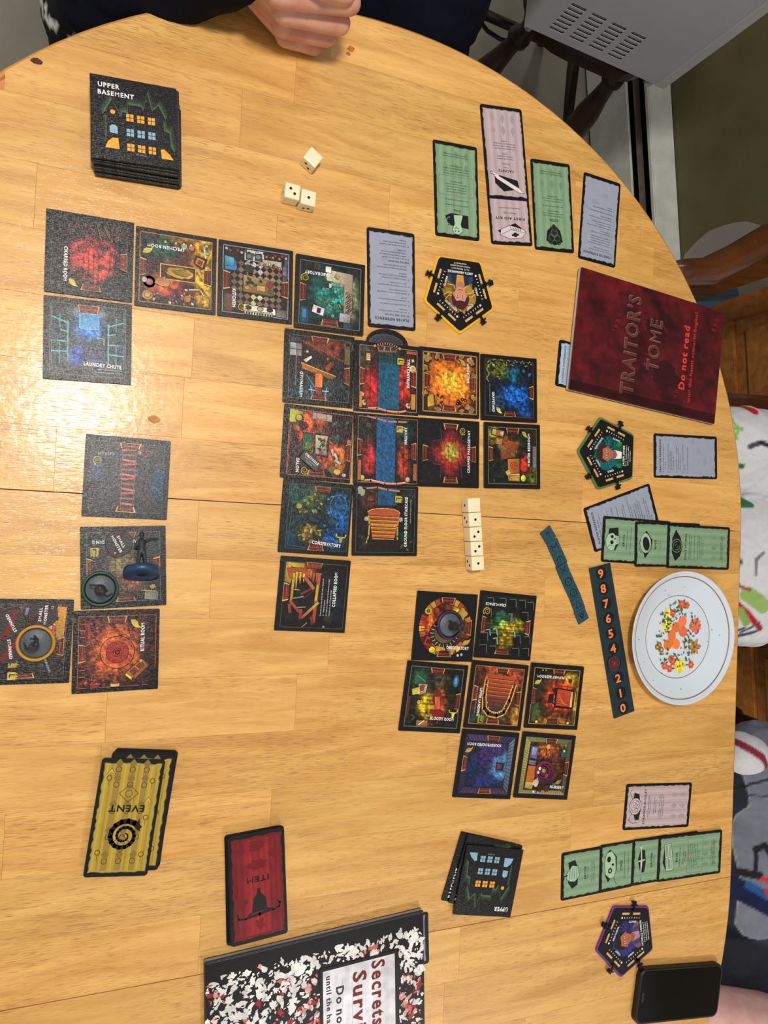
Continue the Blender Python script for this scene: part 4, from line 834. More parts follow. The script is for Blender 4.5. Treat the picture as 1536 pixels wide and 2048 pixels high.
def t_crawl(a):
    frame(a, (20, 26, 24), [(50, 50, 34, 13, (70, 96, 36)), (52, 66, 14, 24, (160, 130, 20)), (66, 48, 16, 9, (176, 150, 30)), (40, 36, 10, 10, (30, 80, 62)), (44, 47, 5, 5, (180, 240, 80))], .8, sc=.25, planks=('y', 5), line_=(40, 44, 40))
    for x, y in ((18, 16), (40, 15), (58, 15), (75, 15), (90, 17), (16, 33), (82, 33), (14, 69), (31, 68), (72, 70), (90, 70), (14, 87), (31, 88), (72, 89), (90, 88)):
        a.blob(x, y, 8, (14, 15, 17), 3, 8, .16); a.line([(x-6, y-6), (x+5, y-7), (x+6.5, y+5)], .8, (112, 126, 118))
    a.rect(52, 30, 60, 44, (90, 120, 90)); a.rect(47, 33, 56, 42, (40, 90, 80)); 
    for x, y in ((22, 62), (34, 60), (36, 74), (66, 62)): a.line([(x-6, y-4), (x, y-5), (x+2, y+4)], 1.3, (150, 196, 196))
    for i in range(6): a.line([(42, 56+i*6), (62, 56+i*6)], .5, (90, 70, 10), same=i > 0)
    door(a, 'L', 50, 26, 8, 7); door(a, 'R', 50, 24, 8, 7); door(a, 'B', 47, 26, 7, 7); a.text('CRAWLSPACE', 28, 19, 4.2, 36, 180, WT); spiral(a, 14, 30, 6.5, 2.4)
def t_bloody(a):
    frame(a, (38, 34, 28), [(38, 64, 13, 18, (214, 176, 30)), (60, 56, 12, 20, (170, 70, 30)), (80, 30, 12, 14, (20, 22, 22)), (22, 22, 14, 14, (50, 84, 64)), (60, 25, 14, 10, (70, 66, 40)), (30, 86, 10, 8, (30, 20, 16))], .9, sc=.2, planks=('y', 6), line_=(120, 130, 96))
    a.poly([(15, 14), (34, 18), (34, 34), (14, 32)], (50, 110, 74)); a.line([(18, 20), (32, 28)], 1, (90, 160, 110)); a.poly([(22, 32), (36, 32), (35, 44), (24, 48)], (196, 190, 170)); a.blob(28, 37, 4.4, (190, 60, 60), 3, 12, .4); a.poly([(12, 40), (24, 36), (26, 46), (14, 48)], (220, 190, 60)); a.ell(82, 24, 5, 9, (40, 120, 180)); a.ell(82, 24, 2.6, 5.6, (110, 186, 220)); a.ell(19, 58, 4, 5, (40, 44, 50)); a.ell(26, 58, 3, 3, (226, 190, 60))
    a.blob(58, 74, 11, (176, 20, 28), 5, 18, .35, 6, 20); a.blob(56, 50, 6, (150, 40, 30), 6, 14, .4, 9); a.poly([(50, 49), (58, 48), (62, 66), (54, 68)], (190, 60, 40)); 
    for i in range(4): a.line([(51+i*2.2, 49), (55+i*2.2, 66)], .7, (240, 140, 80))
    a.rect(14, 74, 24, 84, (24, 24, 26), -30); a.line([(16, 76), (22, 80), (18, 84)], .8, (120, 110, 80)); a.rect(26, 84, 44, 92, (196, 120, 60)); a.line([(30, 90), (38, 84)], 1.2, (236, 230, 220)); debris(a, 12, (44, 84, 60, 92), [(90, 40, 24), (150, 80, 40)], 8, (1, 2)); a.rect(8, 50, 12, 80, (130, 50, 40))
    door(a, 'T', 50, 24, 8); door(a, 'R', 54, 26, 8); skull(a, 84, 72, 6.5); a.text('BLOODY ROOM', 67, 80, 4.6, 40, 1, WT)
def t_upper(a):
    frame(a, (90, 50, 30), [(20, 88, 24, 14, (20, 84, 64)), (12, 60, 12, 20, (80, 50, 40)), (88, 80, 8, 16, (230, 170, 50)), (50, 10, 30, 8, (196, 90, 40)), (80, 20, 12, 20, (190, 80, 60)), (50, 80, 20, 8, (60, 80, 50))], .7, sc=.25, line_=(220, 130, 60))
    a.poly([(26, 18), (80, 20), (78, 34), (70, 74), (52, 78), (36, 74), (26, 40)], [(214, 80, 36), (226, 90, 40), (206, 70, 34), (20, 60, 50), (16, 50, 44), (20, 60, 50), (190, 60, 34)])
    for i in range(8): y = 24+i*6; a.line([(30+i, y), (76-i*.7, y+1.4)], 1, (80, 28, 18)); a.line([(30+i, y+1.3), (76-i*.7, y+2.7)], .7, (246, 120, 56) if i < 5 else (110, 50, 34))
    a.line([(28, 26), (27, 50), (30, 70), (38, 77), (54, 79), (66, 74), (74, 56), (80, 30)], 5.4, (66, 30, 18)); a.line([(26, 26), (25, 52), (28, 72), (38, 81), (54, 83), (68, 77), (76, 58), (82, 30)], 1.8, (232, 170, 70)); a.line([(31, 28), (30.5, 50), (34, 68), (42, 74), (54, 75), (63, 71), (70, 54), (76, 32)], 1.3, (240, 190, 90))
    for i in range(15): t = i/14; x = 28+ (1-abs(2*t-1)**2)*0+t*48; y = 76-26*abs(2*t-1)**3*1.6; a.ell(x, min(78, y), .9, .9, (250, 230, 200))
    a.ell(28, 24, 3, 3, (226, 110, 50)); a.ell(81, 27, 3, 3, (226, 110, 50)); 
    for s, p in (('T', 54), ('R', 52), ('B', 48), ('L', 48)): door(a, s, p, 24, 8, 8)
    a.text('UPPER LANDING', 21, 61, 4.4, 42, 90, WT); house(a, 27, 86, 6.5, 0); a.text('Leads to the Ground Floor Staircase', 15, 58, 1.7, 40, 90, (196, 170, 140), 'r')
def t_primary(a):
    frame(a, (50, 36, 24), [(78, 22, 14, 10, (226, 190, 40)), (60, 50, 30, 26, (196, 70, 30)), (16, 16, 14, 10, (20, 26, 20)), (92, 60, 5, 30, (206, 170, 40)), (18, 74, 12, 14, (70, 90, 40)), (50, 88, 30, 6, (206, 130, 40)), (20, 40, 10, 12, (40, 40, 24))], .8, sc=.22, line_=(220, 170, 60))
    a.line([(32, 30), (48, 30), (48, 32), (84, 34), (84, 74), (32, 72)], 1, (120, 36, 20), closed=True)
    a.poly([(50, 36), (86, 38), (86, 68), (50, 67)], (44, 20, 14)); a.poly([(54, 38), (80, 40), (80, 65), (53, 64)], (226, 66, 34)); 
    for i in range(6): a.line([(54, 42+i*4), (70+i*1.5, 62-i*.1)], .6, (250, 110, 50))
    a.rect(80, 41, 84, 65, (214, 176, 120)); a.rect(38, 46, 48, 60, (50, 22, 16)); a.line([(46, 48), (52, 44), (51, 62), (46, 59)], 2, (34, 16, 12)); a.blob(48, 40, 4, (60, 24, 18), 3); a.blob(80, 76, 3.4, (50, 30, 20), 4); a.ell(80, 17, 4, 3.6, (236, 200, 60)); a.ell(76, 24, 3, 2.6, (60, 50, 24)); a.ell(22, 10, 1.2, 1.2, (220, 220, 180)); a.ell(28, 10, 1.2, 1.2, (220, 220, 180)); a.ell(21, 90, 2.6, 2, (250, 220, 90)); a.ell(80, 90, 2.6, 2, (250, 220, 90)); a.rect(88, 42, 90, 62, (240, 180, 60))
    door(a, 'T', 53, 24, 8); door(a, 'L', 50, 26, 8); door(a, 'B', 50, 26, 8); a.text('PRIMARY BEDROOM', 38, 20, 4.2, 52, 180, WT); feather(a, 15, 29, 6.5, -15)
def t_sound(a):
    frame(a, (24, 22, 44), [(78, 52, 22, 22, (90, 150, 206)), (40, 40, 20, 20, (50, 40, 90)), (60, 24, 24, 12, (60, 50, 100)), (50, 76, 22, 12, (34, 50, 110)), (24, 56, 14, 12, (20, 44, 90))], .7, sc=.4)
    a.poly([(7, 7), (93, 7), (84, 16), (16, 16)], (86, 66, 116)); a.poly([(93, 7), (93, 93), (84, 84), (84, 16)], (120, 130, 176)); a.poly([(7, 93), (93, 93), (84, 84), (16, 84)], (76, 56, 104)); a.poly([(7, 7), (7, 93), (16, 84), (16, 16)], (60, 44, 76))
    for i in range(15): x = 8+i*6; a.line([(x, 7), (16+(x-8)*.8, 16)], .7, (34, 24, 50)); a.line([(x, 93), (16+(x-8)*.8, 84)], .7, (34, 24, 50)); a.line([(93, x), (84, 16+(x-8)*.8)], .7, (40, 34, 66)); a.line([(7, x), (16, 16+(x-8)*.8)], .7, (34, 24, 50))
    a.rect(66, 46, 80, 58, (20, 24, 40), 3); a.rect(68, 48, 76, 56, (176, 50, 60), 3); a.ring(74, 52, 8, .8, (40, 90, 140)); a.rect(76, 74, 82, 80, (50, 60, 90)); debris(a, 8, (20, 26, 34, 34), [(50, 44, 60), (30, 26, 40)], 4)
    for s, p in (('T', 55), ('L', 50), ('B', 52)): door(a, s, p, 24, 8)
    a.text('SOUNDPROOFED ROOM', 40, 21, 4.2, 60, 180, WT); feather(a, 15, 30, 6.5, -15)
def t_nursery(a):
    frame(a, (56, 34, 26), [(52, 26, 20, 10, (222, 110, 36)), (66, 50, 16, 24, (90, 44, 28)), (80, 12, 10, 8, (206, 190, 90))], .8, sc=.25, planks=('y', 6))
    a.poly([(7, 7), (93, 7), (86, 14), (16, 14)], (150, 140, 80)); a.poly([(7, 7), (7, 93), (14, 88), (16, 14)], (196, 180, 96)); a.poly([(7, 93), (93, 93), (86, 86), (14, 88)], (180, 166, 90)); a.poly([(93, 7), (93, 93), (86, 86), (86, 14)], (110, 96, 60))
    for i in range(20): y = 9+i*4.2; a.line([(8, y), (15, 15+(y-9)*.88)], .8, (110, 96, 40)); a.line([(y, 92), (15+(y-9)*.88, 87)], .8, (110, 96, 40))
    a.poly([(19, 20), (32, 21), (31, 40), (18, 38)], (90, 80, 140)); a.poly([(21, 22), (30, 23), (29, 35), (20, 34)], (190, 190, 232)); a.poly([(18, 42), (31, 43), (30, 50), (18, 48)], (150, 140, 190)); a.poly([(18, 50), (34, 51), (32, 76), (17, 75)], (232, 110, 30)); a.poly([(17, 75), (32, 76), (31, 86), (17, 85)], (240, 210, 110)); a.line([(17, 50), (34, 51), (31, 87), (16, 85)], .9, (60, 30, 20), closed=True)
    a.ell(48, 58, 17, 16, (120, 30, 40)); a.ring(50, 59, 12, 2.6, (80, 60, 150)); a.ring(48, 58, 8, 2.4, (206, 50, 50)); a.ell(48, 58, 5, 5, (96, 40, 70)); a.blob(48, 57, 3.4, (120, 190, 70), 3); a.ell(40, 54, 2.4, 2.6, (240, 240, 240)); a.ell(38, 60, 2.4, 2.4, (196, 210, 230)); a.blob(54, 64, 3, (170, 60, 110), 4)
    a.blob(36, 76, 5, (232, 196, 170), 5, 12, .35, 8, 20); a.blob(44, 84, 5, (60, 30, 26), 6); a.blob(56, 84, 5, (90, 50, 40), 7); a.ell(34, 90, 2, 2.4, (236, 226, 236)); a.ell(42, 91, 2, 2.2, (236, 206, 206)); a.blob(50, 20, 4, (246, 190, 120), 3); debris(a, 14, (32, 26, 56, 38), [(206, 90, 40), (90, 40, 30), (250, 180, 70)], 8, (.8, 2)); a.rect(76, 22, 86, 34, (40, 110, 100)); a.ell(81, 25, 2, 2, (220, 220, 200)); debris(a, 10, (66, 60, 84, 76), [(50, 30, 26), (110, 50, 36)], 9); a.poly([(66, 76), (74, 73), (72, 82)], (60, 100, 140))
    door(a, 'T', 54, 24, 8); door(a, 'R', 52, 24, 8); a.text('NURSERY', 76, 81, 4.6, 26, 2, WT); feather(a, 78, 73, 6, -20)

TILES = [
 ('charred', t_charred, [(92.6, 415.6), (269, 445.6), (264.4, 604.4), (86.8, 583)], 'room tile titled CHARRED ROOM with a red glowing floor and crossed beams', 0),
 ('laundry', t_laundry, [(87.9, 589.6), (264.4, 608.3), (262.3, 769.8), (84, 757.3)], 'room tile titled LAUNDRY CHUTE with teal windows and a blue glow, shiny with lamp glare', 0),
 ('specimen', t_specimen, [(272.2, 451.6), (435, 475.5), (431, 631.3), (267.8, 610.9)], 'room tile titled SPECIMEN ROOM with a yellow table and a row of jars', 0),
 ('kitchen', t_kitchen, [(436.6, 475.9), (587.1, 501), (586, 650.8), (433.3, 631.5)], 'room tile titled KITCHEN with a checkered floor and blue fridge', 0),
 ('lab', t_lab, [(590.4, 505.8), (729.9, 529.7), (725.5, 675.2), (587.1, 655.9)], 'room tile titled LABORATORY with a teal floor and white benches', .0022),
 ('gym', t_gym, [(568.7, 654.3), (709.5, 675.2), (707.3, 817.5), (564.3, 804.2)], 'room tile titled GYMNASIUM with an orange weight bench', 0),
 ('entrance', t_entrance, [(711.5, 677.2), (837.5, 693.4), (835.4, 831.4), (708.5, 824)], 'room tile titled ENTRANCE HALL with a blue carpet and an arched top edge', 0),
 ('ball', t_ballroom, [(838.5, 691.8), (959.6, 703.3), (956.5, 837.9), (837.2, 831.4)], 'room tile titled BALLROOM with a glowing orange floor', 0),
 ('grave', t_graveyard, [(961.2, 707.7), (1075, 716.3), (1075, 845.7), (960.4, 840.5)], 'room tile titled GRAVEYARD in blue moonlight', 0),
 ('winter', t_winter, [(969, 847.6), (1081, 849.5), (1080.7, 976.5), (966.9, 974)], 'room tile titled WINTER BEDROOM with an orange bed on dark green', 0),
 ('cramped', t_cramped, [(838.5, 838), (957.8, 842.8), (954.7, 973.8), (834.5, 972)], 'room tile titled CRAMPED PASSAGEWAY with a red cross-shaped corridor', 0),
 ('hallway', t_hallway, [(710.8, 828.5), (836.9, 834.5), (833.0, 970.5), (705.6, 967)], 'room tile titled HALLWAY with a blue runner between red floors', 0),
 ('stair', t_stair, [(706.6, 971), (833, 973), (827.1, 1110.8), (703.5, 1109.2)], 'room tile titled GROUND FLOOR STAIRCASE with orange steps', 0),
 ('salon', t_salon, [(576.5, 810), (707.0, 825.5), (701.5, 966), (565, 952.5)], 'room tile titled SALON with a yellow corner and white table', 0),
 ('conserv', t_conservatory, [(575, 956.5), (703.5, 970.5), (698.5, 1113.4), (562.5, 1099.8)], 'room tile titled CONSERVATORY with green plants and blue light', 0),
 ('collapsed', t_collapsed, [(562, 1110.9), (702.9, 1121.4), (689.6, 1265.6), (547.5, 1261.5)], 'room tile titled COLLAPSED ROOM with broken yellow and red beams', 0),
 ('chasm', t_chasm, [(169.9, 866.9), (344, 881.6), (335.2, 1040.3), (160.5, 1032.8)], 'room tile washed out by glare, faded red bridge down its middle', 0),
 ('basement', t_basement, [(158.2, 1053.4), (333.5, 1050.4), (334, 1209.8), (159.4, 1221)], 'room tile titled BASEMENT LANDING upside down, carrying two miniatures', 0),
 ('ritual', t_ritual, [(141.8, 1222.2), (319.9, 1216.3), (314, 1378.8), (140, 1388.6)], 'room tile titled RITUAL ROOM with a glowing orange circle', 0),
 ('junk', t_junk, [(-31, 1196.4), (143.7, 1199.9), (133, 1366.8), (-38, 1370.5)], 'room tile cut by the left picture edge, carrying round black tokens', 0),
 ('observ', t_observatory, [(836, 1179.7), (956.4, 1188.7), (946.3, 1325.4), (823.2, 1321.3)], 'room tile titled OBSERVATORY with a ring of orange furniture', 0),
 ('crawl', t_crawl, [(959.9, 1179.1), (1074.8, 1192.3), (1061.6, 1322.7), (947.3, 1314.5)], 'room tile titled CRAWLSPACE with black stones round a yellow-green floor', 0),
 ('bloody', t_bloody, [(815.5, 1320), (938, 1330), (920, 1468.4), (797, 1462)], 'room tile titled BLOODY ROOM with a blood-red stain by a chair', 0),
 ('upper', t_upper, [(943.8, 1321.1), (1060.6, 1328.3), (1041, 1462.1), (923.3, 1456)], 'room tile titled UPPER LANDING with a U-shaped gold banister', 0),
 ('primary', t_primary, [(1062.6, 1324.9), (1168.3, 1333.6), (1156, 1461.6), (1048, 1454)], 'room tile titled PRIMARY BEDROOM with a bright red bed', 0),
 ('sound', t_sound, [(924.4, 1459.7), (1041.5, 1465.7), (1020.6, 1598.3), (904.4, 1593.4)], 'room tile titled SOUNDPROOFED ROOM in blue and purple', 0),
 ('nursery', t_nursery, [(1045.8, 1463), (1153.8, 1471.8), (1135.5, 1599.4), (1025.3, 1595.6)], 'room tile titled NURSERY with yellow walls and a round rug', 0)]
TC_ = {}
for key, fn, quad, lab, z0 in TILES:
    TC_[key] = list(fit(quad, z0+.002)) if False else list(fit(quad, .002))
# relax overlaps a little so neighbouring boards do not cut into each other
def corners(c, t, s=S): 
    e = Vector((math.cos(t), math.sin(t))); g = Vector((-e.y, e.x)); return [Vector((c.x, c.y))+e*a*s/2+g*b*s/2 for a, b in ((1, 1), (-1, 1), (-1, -1), (1, -1))]
def sat(A, B):
    best = None
    for Q in (A, B):
        for i in range(2):
            ax = (Q[i+1]-Q[i]).normalized(); a = [p.dot(ax) for p in A]; b = [p.dot(ax) for p in B]
            o = min(max(a), max(b))-max(min(a), min(b))
            if o <= 0: return None
            if best is None or o < best[0]: best = (o, ax)
    return best
keys = [t[0] for t in TILES]
for it in range(60):
    mv = 0
    for i, a in enumerate(keys):
        for b in keys[i+1:]:
            if (a, b) == ('lab', 'gym'): continue
            r = sat(corners(*TC_[a]), corners(*TC_[b]))
            if r:
                d = (TC_[b][0]-TC_[a][0]); s = 1 if Vector((d.x, d.y)).dot(r[1]) > 0 else -1; m = r[1]*s*(r[0]+.00005)/2; m = Vector((m.x, m.y, 0)); TC_[a][0] -= m; TC_[b][0] += m; mv += 1
    if not mv: break
def add_tile(fn, c, t, z, lab, group=None, shape=None, extra=None):
    o = bpy.data.objects.new('room_tile', shape or tile_board()); COL.objects.link(o); o.location = (c.x, c.y, z); o.rotation_euler = (0, 0, t)
    tagit(o, lab, 'tile', group)
    if fn:
        a = Art(100, 100, S*.996); fn(a)
        if extra: extra(a)
        a.build('printed_face', M['tile'], o, .00202)
    return o
for key, fn, quad, lab, z0 in TILES:
    c, t = TC_[key]
    if key == 'entrance':
        pts = [(S/2, -S/2), (S/2, S/2-.0004)]+[(-.0003+.0215*1.12*math.cos(a), S/2+.0155*math.sin(a)) for a in [PI*i/16 for i in range(17)]]+[(-S/2, S/2-.0004), (-S/2, -S/2)]
        v, f = prism(pts, 0, .002)
        def ex(a):
            a.poly([(50+32*math.cos(q), .5-20*math.sin(q)) for q in [PI*i/20 for i in range(21)]], (13, 13, 17))
            a.poly([(48+27*math.cos(q), 1-14*math.sin(q)) for q in [PI*i/20 for i in range(21)]], (66, 68, 84))
            for r in range(4): a.ring(48, 2, 22-r*5, .7, (26, 26, 32), 12-r*2.6, 180, 360)
            for r in range(9): q = math.radians(200+r*17.5); a.line([(48+8*math.cos(q), 3+4*math.sin(q)), (48+26*math.cos(q), 2+13.5*math.sin(q))], .6, (26, 26, 32))
            a.line([(30+i*3.6, 6-5*math.sin(PI*i/11)) for i in range(12)], 3.4, (214, 130, 60)); a.line([(32+i*3.2, 6.4-4.4*math.sin(PI*i/11)) for i in range(12)], 1.2, (70, 80, 120))
        add_tile(fn, c, t, 0, lab, None, None if False else (lambda me: (me.materials.append(M['tileb']), me)[1])(mesh('entrance_board', v, f)), ex)
    else: add_tile(fn, c, t, z0, lab)

# ================================================================ TILE STACKS
def art_back(a, up='UPPER', low='BASEMENT', tz=6.2):
    a.rect(0, 0, 100, 100, (13, 13, 17))
    sil = [(17, 66), (17, 47), (13, 47), (24, 27), (33, 46), (36, 40), (42, 41), (42, 30), (57, 30), (60, 34), (65, 13), (70, 33), (74, 30), (78, 25), (86, 42), (83, 45), (84, 55), (90, 57), (92, 75), (95, 80)]
    for r, k in ((9, .12), (7, .22), (5, .36), (3, .52), (1.6, .7)):
        a.poly([(x+(x-52)*r*.012, y-r*.9) for x, y in sil]+[(95, 80), (15, 76)], tuple(19+(g-19)*k for g in (86, 140, 84)))
    a.poly(sil+[(95, 90), (15, 90)], (13, 13, 17))
def windows(a, rows, blobs, circ):
    for y, c in rows:
        for x in (44, 56.5, 69):
            a.rect(x-4.2, y-4.4, x+4.2, y+4.4, c); a.line([(x, y-4.4), (x, y+4.4)], .8, (40, 34, 30)); a.line([(x-4.2, y), (x+4.2, y)], .8, (40, 34, 30))
    a.ell(24.5, 42, 2.8, 2.6, circ)
    a.poly([(20.5, 67), (20.5, 60), (23, 57.5), (27, 57.5), (29.5, 60), (29.5, 68)], rows[1][1])
    a.poly([(15, 86), (18, 78), (24, 73), (30, 73), (31, 86)], blobs); a.poly([(79, 79), (83, 78), (90, 84), (94, 90), (80, 90)], blobs)
YW, BW = (240, 166, 44), (136, 178, 200)
def back_ub(a):
    art_back(a); windows(a, ((46, YW), (64, BW), (82, YW)), YW, YW)
    a.text('UPPER', 21, 11, 5.6, 25, 0, WT); a.text('BASEMENT', 29, 20, 5.6, 42, 0, WT); a.text('\u00a9 2022', 56, 89.5, 1.8, 12, 0, (150, 150, 150), 'r')
def back_up(a):
    art_back(a); windows(a, ((46, YW), (64, BW), (82, BW)), BW, YW)
    a.text('UPPER', 20, 11, 6.2, 25, 0, WT); a.text('\u00a9 2022', 56, 89.5, 1.8, 12, 0, (150, 150, 150), 'r')
def back_b(a):
    art_back(a); windows(a, ((46, BW), (64, BW), (82, YW)), YW, BW); a.text('BASEMENT', 27, 11, 6.2, 44, 0, WT)
rnd = random.Random(5)
NT = 12
ct, tt = fit([(176.7, 142.3), (354, 175.7), (363, 342.3), (180, 315)], NT*.00205)
cb, tb = fit([(186, 188), (372, 222), (359, 381), (187, 352)], .002)
for i in range(NT):
    z = i*.00205; k = i/(NT-1)
    if i == NT-1: c, t = ct, tt
    else:
        k2 = (0, .1, 0, .4, .3, .55, .5, .8, .75, .95, .9, 1)[i]; c = cb.lerp(ct, k2)+Vector((rnd.uniform(-.0016, .0016), rnd.uniform(-.0016, .0012), 0)); t = tb+(tt-tb)*k2+rnd.uniform(-.02, .02)
    top = i == NT-1
    add_tile(back_ub if top else None, c, t, z, 'top tile of the tall stack, printed UPPER BASEMENT over a haunted house' if top else 'plain black tile in the tall stack under the UPPER BASEMENT tile', None if top else 'black tiles stacked under the top house tile')
q1 = fit([(918, 1664.3), (1042, 1684), (998, 1822), (875.9, 1801.6)], .002)
q2 = fit([(933, 1668), (1052, 1688), (1010, 1826), (892.3, 1808)], .004)
q3 = fit([(935.7, 1689.6), (1047.7, 1698.4), (1020.7, 1834.8), (904.7, 1830.4)], .006)
add_tile(back_b, q1[0], q1[1]+PI/2, 0, 'BASEMENT tile at the bottom of the small fanned pile of three')
add_tile(back_b, q2[0], q2[1]+PI/2, .0021, 'BASEMENT tile in the middle of the small fanned pile of three')
add_tile(back_up, q3[0], q3[1]+PI, .0042, 'top tile of the small pile, upside down, printed UPPER with lit house windows')

# ================================================================ CARDS  (own frame: 57 wide, 108 tall, v down from the title end)
CW, CH, CT = .0565, .1075, .0004
v, f = bevprism(rrect(CW, CH, .003, 4), 0, CT, .0001); CARD = mesh('card_body', v, f); CARD.materials.append(M['cardb'])
GRN, PNK, BLU = (130, 160, 128), (188, 168, 172), (154, 161, 180)
def ragged(a, x0, y0, x1, y1, col, seed, j=.9, top=None):
    R = random.Random(seed); pts = []
    def side(p, q, n, nx, ny):
        for i in range(n):
            t = i/n; d = R.uniform(-j, j*.4); pts.append((p[0]+(q[0]-p[0])*t+nx*d, p[1]+(q[1]-p[1])*t+ny*d))
    side((x0, y0), (x1, y0), 16, 0, -1); side((x1, y0), (x1, y1), 30, 1, 0); side((x1, y1), (x0, y1), 16, 0, 1); side((x0, y1), (x0, y0), 30, -1, 0)
    a.poly(pts, col); return pts
def card_base(a, col, seed, stripes=True):
    ragged(a, 2.6, 3.4, 54.2, 104.4, tuple(q*.72 for q in col), seed, 1.1)
    ragged(a, 3.2, 4.0, 53.6, 103.8, col, seed, 1.0)
    if stripes:
        d = tuple(q*.94 for q in col); l = tuple(min(255, q*1.05) for q in col)
        for i, x in enumerate(range(6, 52, 5)): a.rect(x, 5.5, x+2.4, 102.5, d if i % 2 else l)
        for y in (80, 94): 
            for x in (15, 28, 42): a.poly([(x-3, y), (x, y-6), (x+3, y), (x+1, y+5), (x-1, y+5)], tuple(q*.9 for q in col))
    else:
        for i in range(7): a.blob(10+i*6.5, 12+(i*37 % 84), 5, tuple(min(255, q*(1.04 if i % 2 else .95)) for q in col), seed+i, 12, .4, 3)
INK = (26, 28, 28)
def body(a, lines, y, h=1.55, lead=2.95, x=28.5, anchor='c', col=(38, 46, 42), sq=.86): a.para(lines, x, y, h, lead, col, 'r', anchor, sq)
def ic_dog(a):
    a.poly([(14, 12), (40, 14), (44, 24), (36, 28), (14, 27)], INK); a.poly([(22, 8), (27, 4), (33, 5), (35, 10), (32, 16), (33, 26), (21, 27), (24, 16)], (170, 200, 168)); a.line([(22, 8), (27, 4), (33, 5), (35, 10), (32, 16), (33, 26)], .5, INK); a.line([(24, 16), (21, 27)], .5, INK); a.ell(27, 8, .8, .8, INK); a.ell(31, 8, .8, .8, INK); a.line([(27, 11), (30, 12), (32, 11)], .6, INK); a.ring(38, 19, 4, .7, (190, 210, 190), a0=-90, a1=90)
def ic_machete(a):
    a.poly([(12, 13), (34, 9), (45, 18), (45, 26), (40, 28), (14, 23)], INK); a.poly([(6, 8), (14, 9), (42, 23), (47, 28), (40, 27), (12, 14)], (226, 214, 218)); a.line([(6, 8), (14, 9), (42, 23), (47, 28), (40, 27), (12, 14), (6, 8)], .5, INK); a.line([(40, 27), (48, 30)], 1.6, (226, 214, 218)); a.ring(49, 30, 1.6, .5, INK)
def ic_kit(a):
    a.poly([(8, 17), (22, 26), (47, 16), (36, 8)], INK); a.poly([(8, 15), (14, 9), (30, 7), (44, 11), (42, 18), (30, 23), (10, 19)], (216, 200, 206)); a.line([(8, 15), (14, 9), (30, 7), (44, 11), (42, 18), (30, 23), (10, 19), (8, 15)], .5, INK); a.line([(8, 15), (28, 18), (44, 11)], .5, INK); a.line([(28, 18), (30, 23)], .5, INK); a.rect(18, 11, 28, 13.4, INK, -8); a.rect(21, 9.6, 25, 14.8, INK, -8)
    for i in range(4): a.line([(15+i*3, 17.5), (16+i*3, 20)], .8, INK)
def ic_idol(a):
    a.poly([(16, 12), (28, 7), (40, 12), (38, 24), (28, 33), (19, 25)], INK)
    for x, y, r in ((24, 16, 4), (32, 16, 4), (28, 22, 4.4), (28, 27, 3), (22, 11, 2.6), (34, 11, 2.6)): a.ring(x, y, r, 1, (140, 176, 142)); a.ring(x, y, r*.45, .7, (140, 176, 142))
def ic_skull(a):
    a.poly([(14, 20), (24, 26), (44, 24), (42, 10), (36, 9), (30, 14)], INK); a.poly([(14, 14), (18, 7), (28, 5), (35, 9), (37, 16), (34, 20), (33, 26), (24, 27), (22, 21), (16, 19)], (166, 196, 166)); a.line([(14, 14), (18, 7), (28, 5), (35, 9), (37, 16), (34, 20), (33, 26), (24, 27), (22, 21), (16, 19), (14, 14)], .5, INK); a.ell(25, 15, 2.6, 2.6, INK); a.ell(32, 15, 2, 2.4, INK); a.ell(29.5, 19.5, 1, 1.4, INK); a.line([(18, 8), (22, 12), (20, 16)], .5, INK)
    for i in range(4): a.line([(25+i*2.2, 22), (25+i*2.2, 26)], .5, INK)
def ic_ring(a):
    a.poly([(10, 16), (22, 26), (34, 28), (46, 18), (34, 10)], INK); a.ell(30, 17, 13, 9, (160, 190, 160), -12); a.ring(30, 17, 13, .6, INK, 9); a.ell(29, 18, 9, 5.4, INK, -12); a.ring(26, 12, 9, .5, INK, 5, 180, 330)
def ic_symbol(a):
    a.poly([(9, 14), (20, 8), (38, 8), (50, 14), (40, 22), (28, 26), (16, 22)], INK); a.ring(29, 16, 8.4, .9, (126, 168, 130)); a.ring(29, 16, 5.4, .8, (126, 168, 130)); a.ring(27, 14, 2.6, 1, (126, 168, 130), a0=90, a1=360); a.ring(31, 18, 2.6, 1, (126, 168, 130), a0=-90, a1=180)
def ic_amulet(a):
    a.poly([(12, 18), (26, 12), (46, 14), (44, 22), (24, 26), (12, 24)], INK); a.ell(29, 17, 10.4, 9, (206, 190, 198)); a.ring(29, 17, 10.4, .7, INK, 9); a.ring(29, 17, 8, .5, INK, 7)
    for x, y in ((26, 14), (32, 15), (28, 20), (33, 20), (25, 19)): a.ring(x, y, 2.2, .5, INK)
    a.line([(20, 12), (12, 8), (8, 14), (9, 22)], .5, INK); a.line([(38, 12), (46, 7), (50, 10)], .5, INK)
def ic_armor(a):
    a.poly([(12, 16), (20, 10), (30, 12), (44, 10), (46, 20), (34, 25), (16, 24)], INK); a.poly([(24, 8), (30, 7), (36, 12), (40, 16), (38, 24), (26, 27), (20, 20), (21, 13)], (160, 190, 162)); a.line([(24, 8), (30, 7), (36, 12), (40, 16), (38, 24), (26, 27), (20, 20), (21, 13), (24, 8)], .6, INK)
    for i in range(4): a.line([(24, 12+i*3.4), (37, 13+i*3.2)], .5, INK)
    a.line([(28, 4), (29, 9)], 1.4, INK)
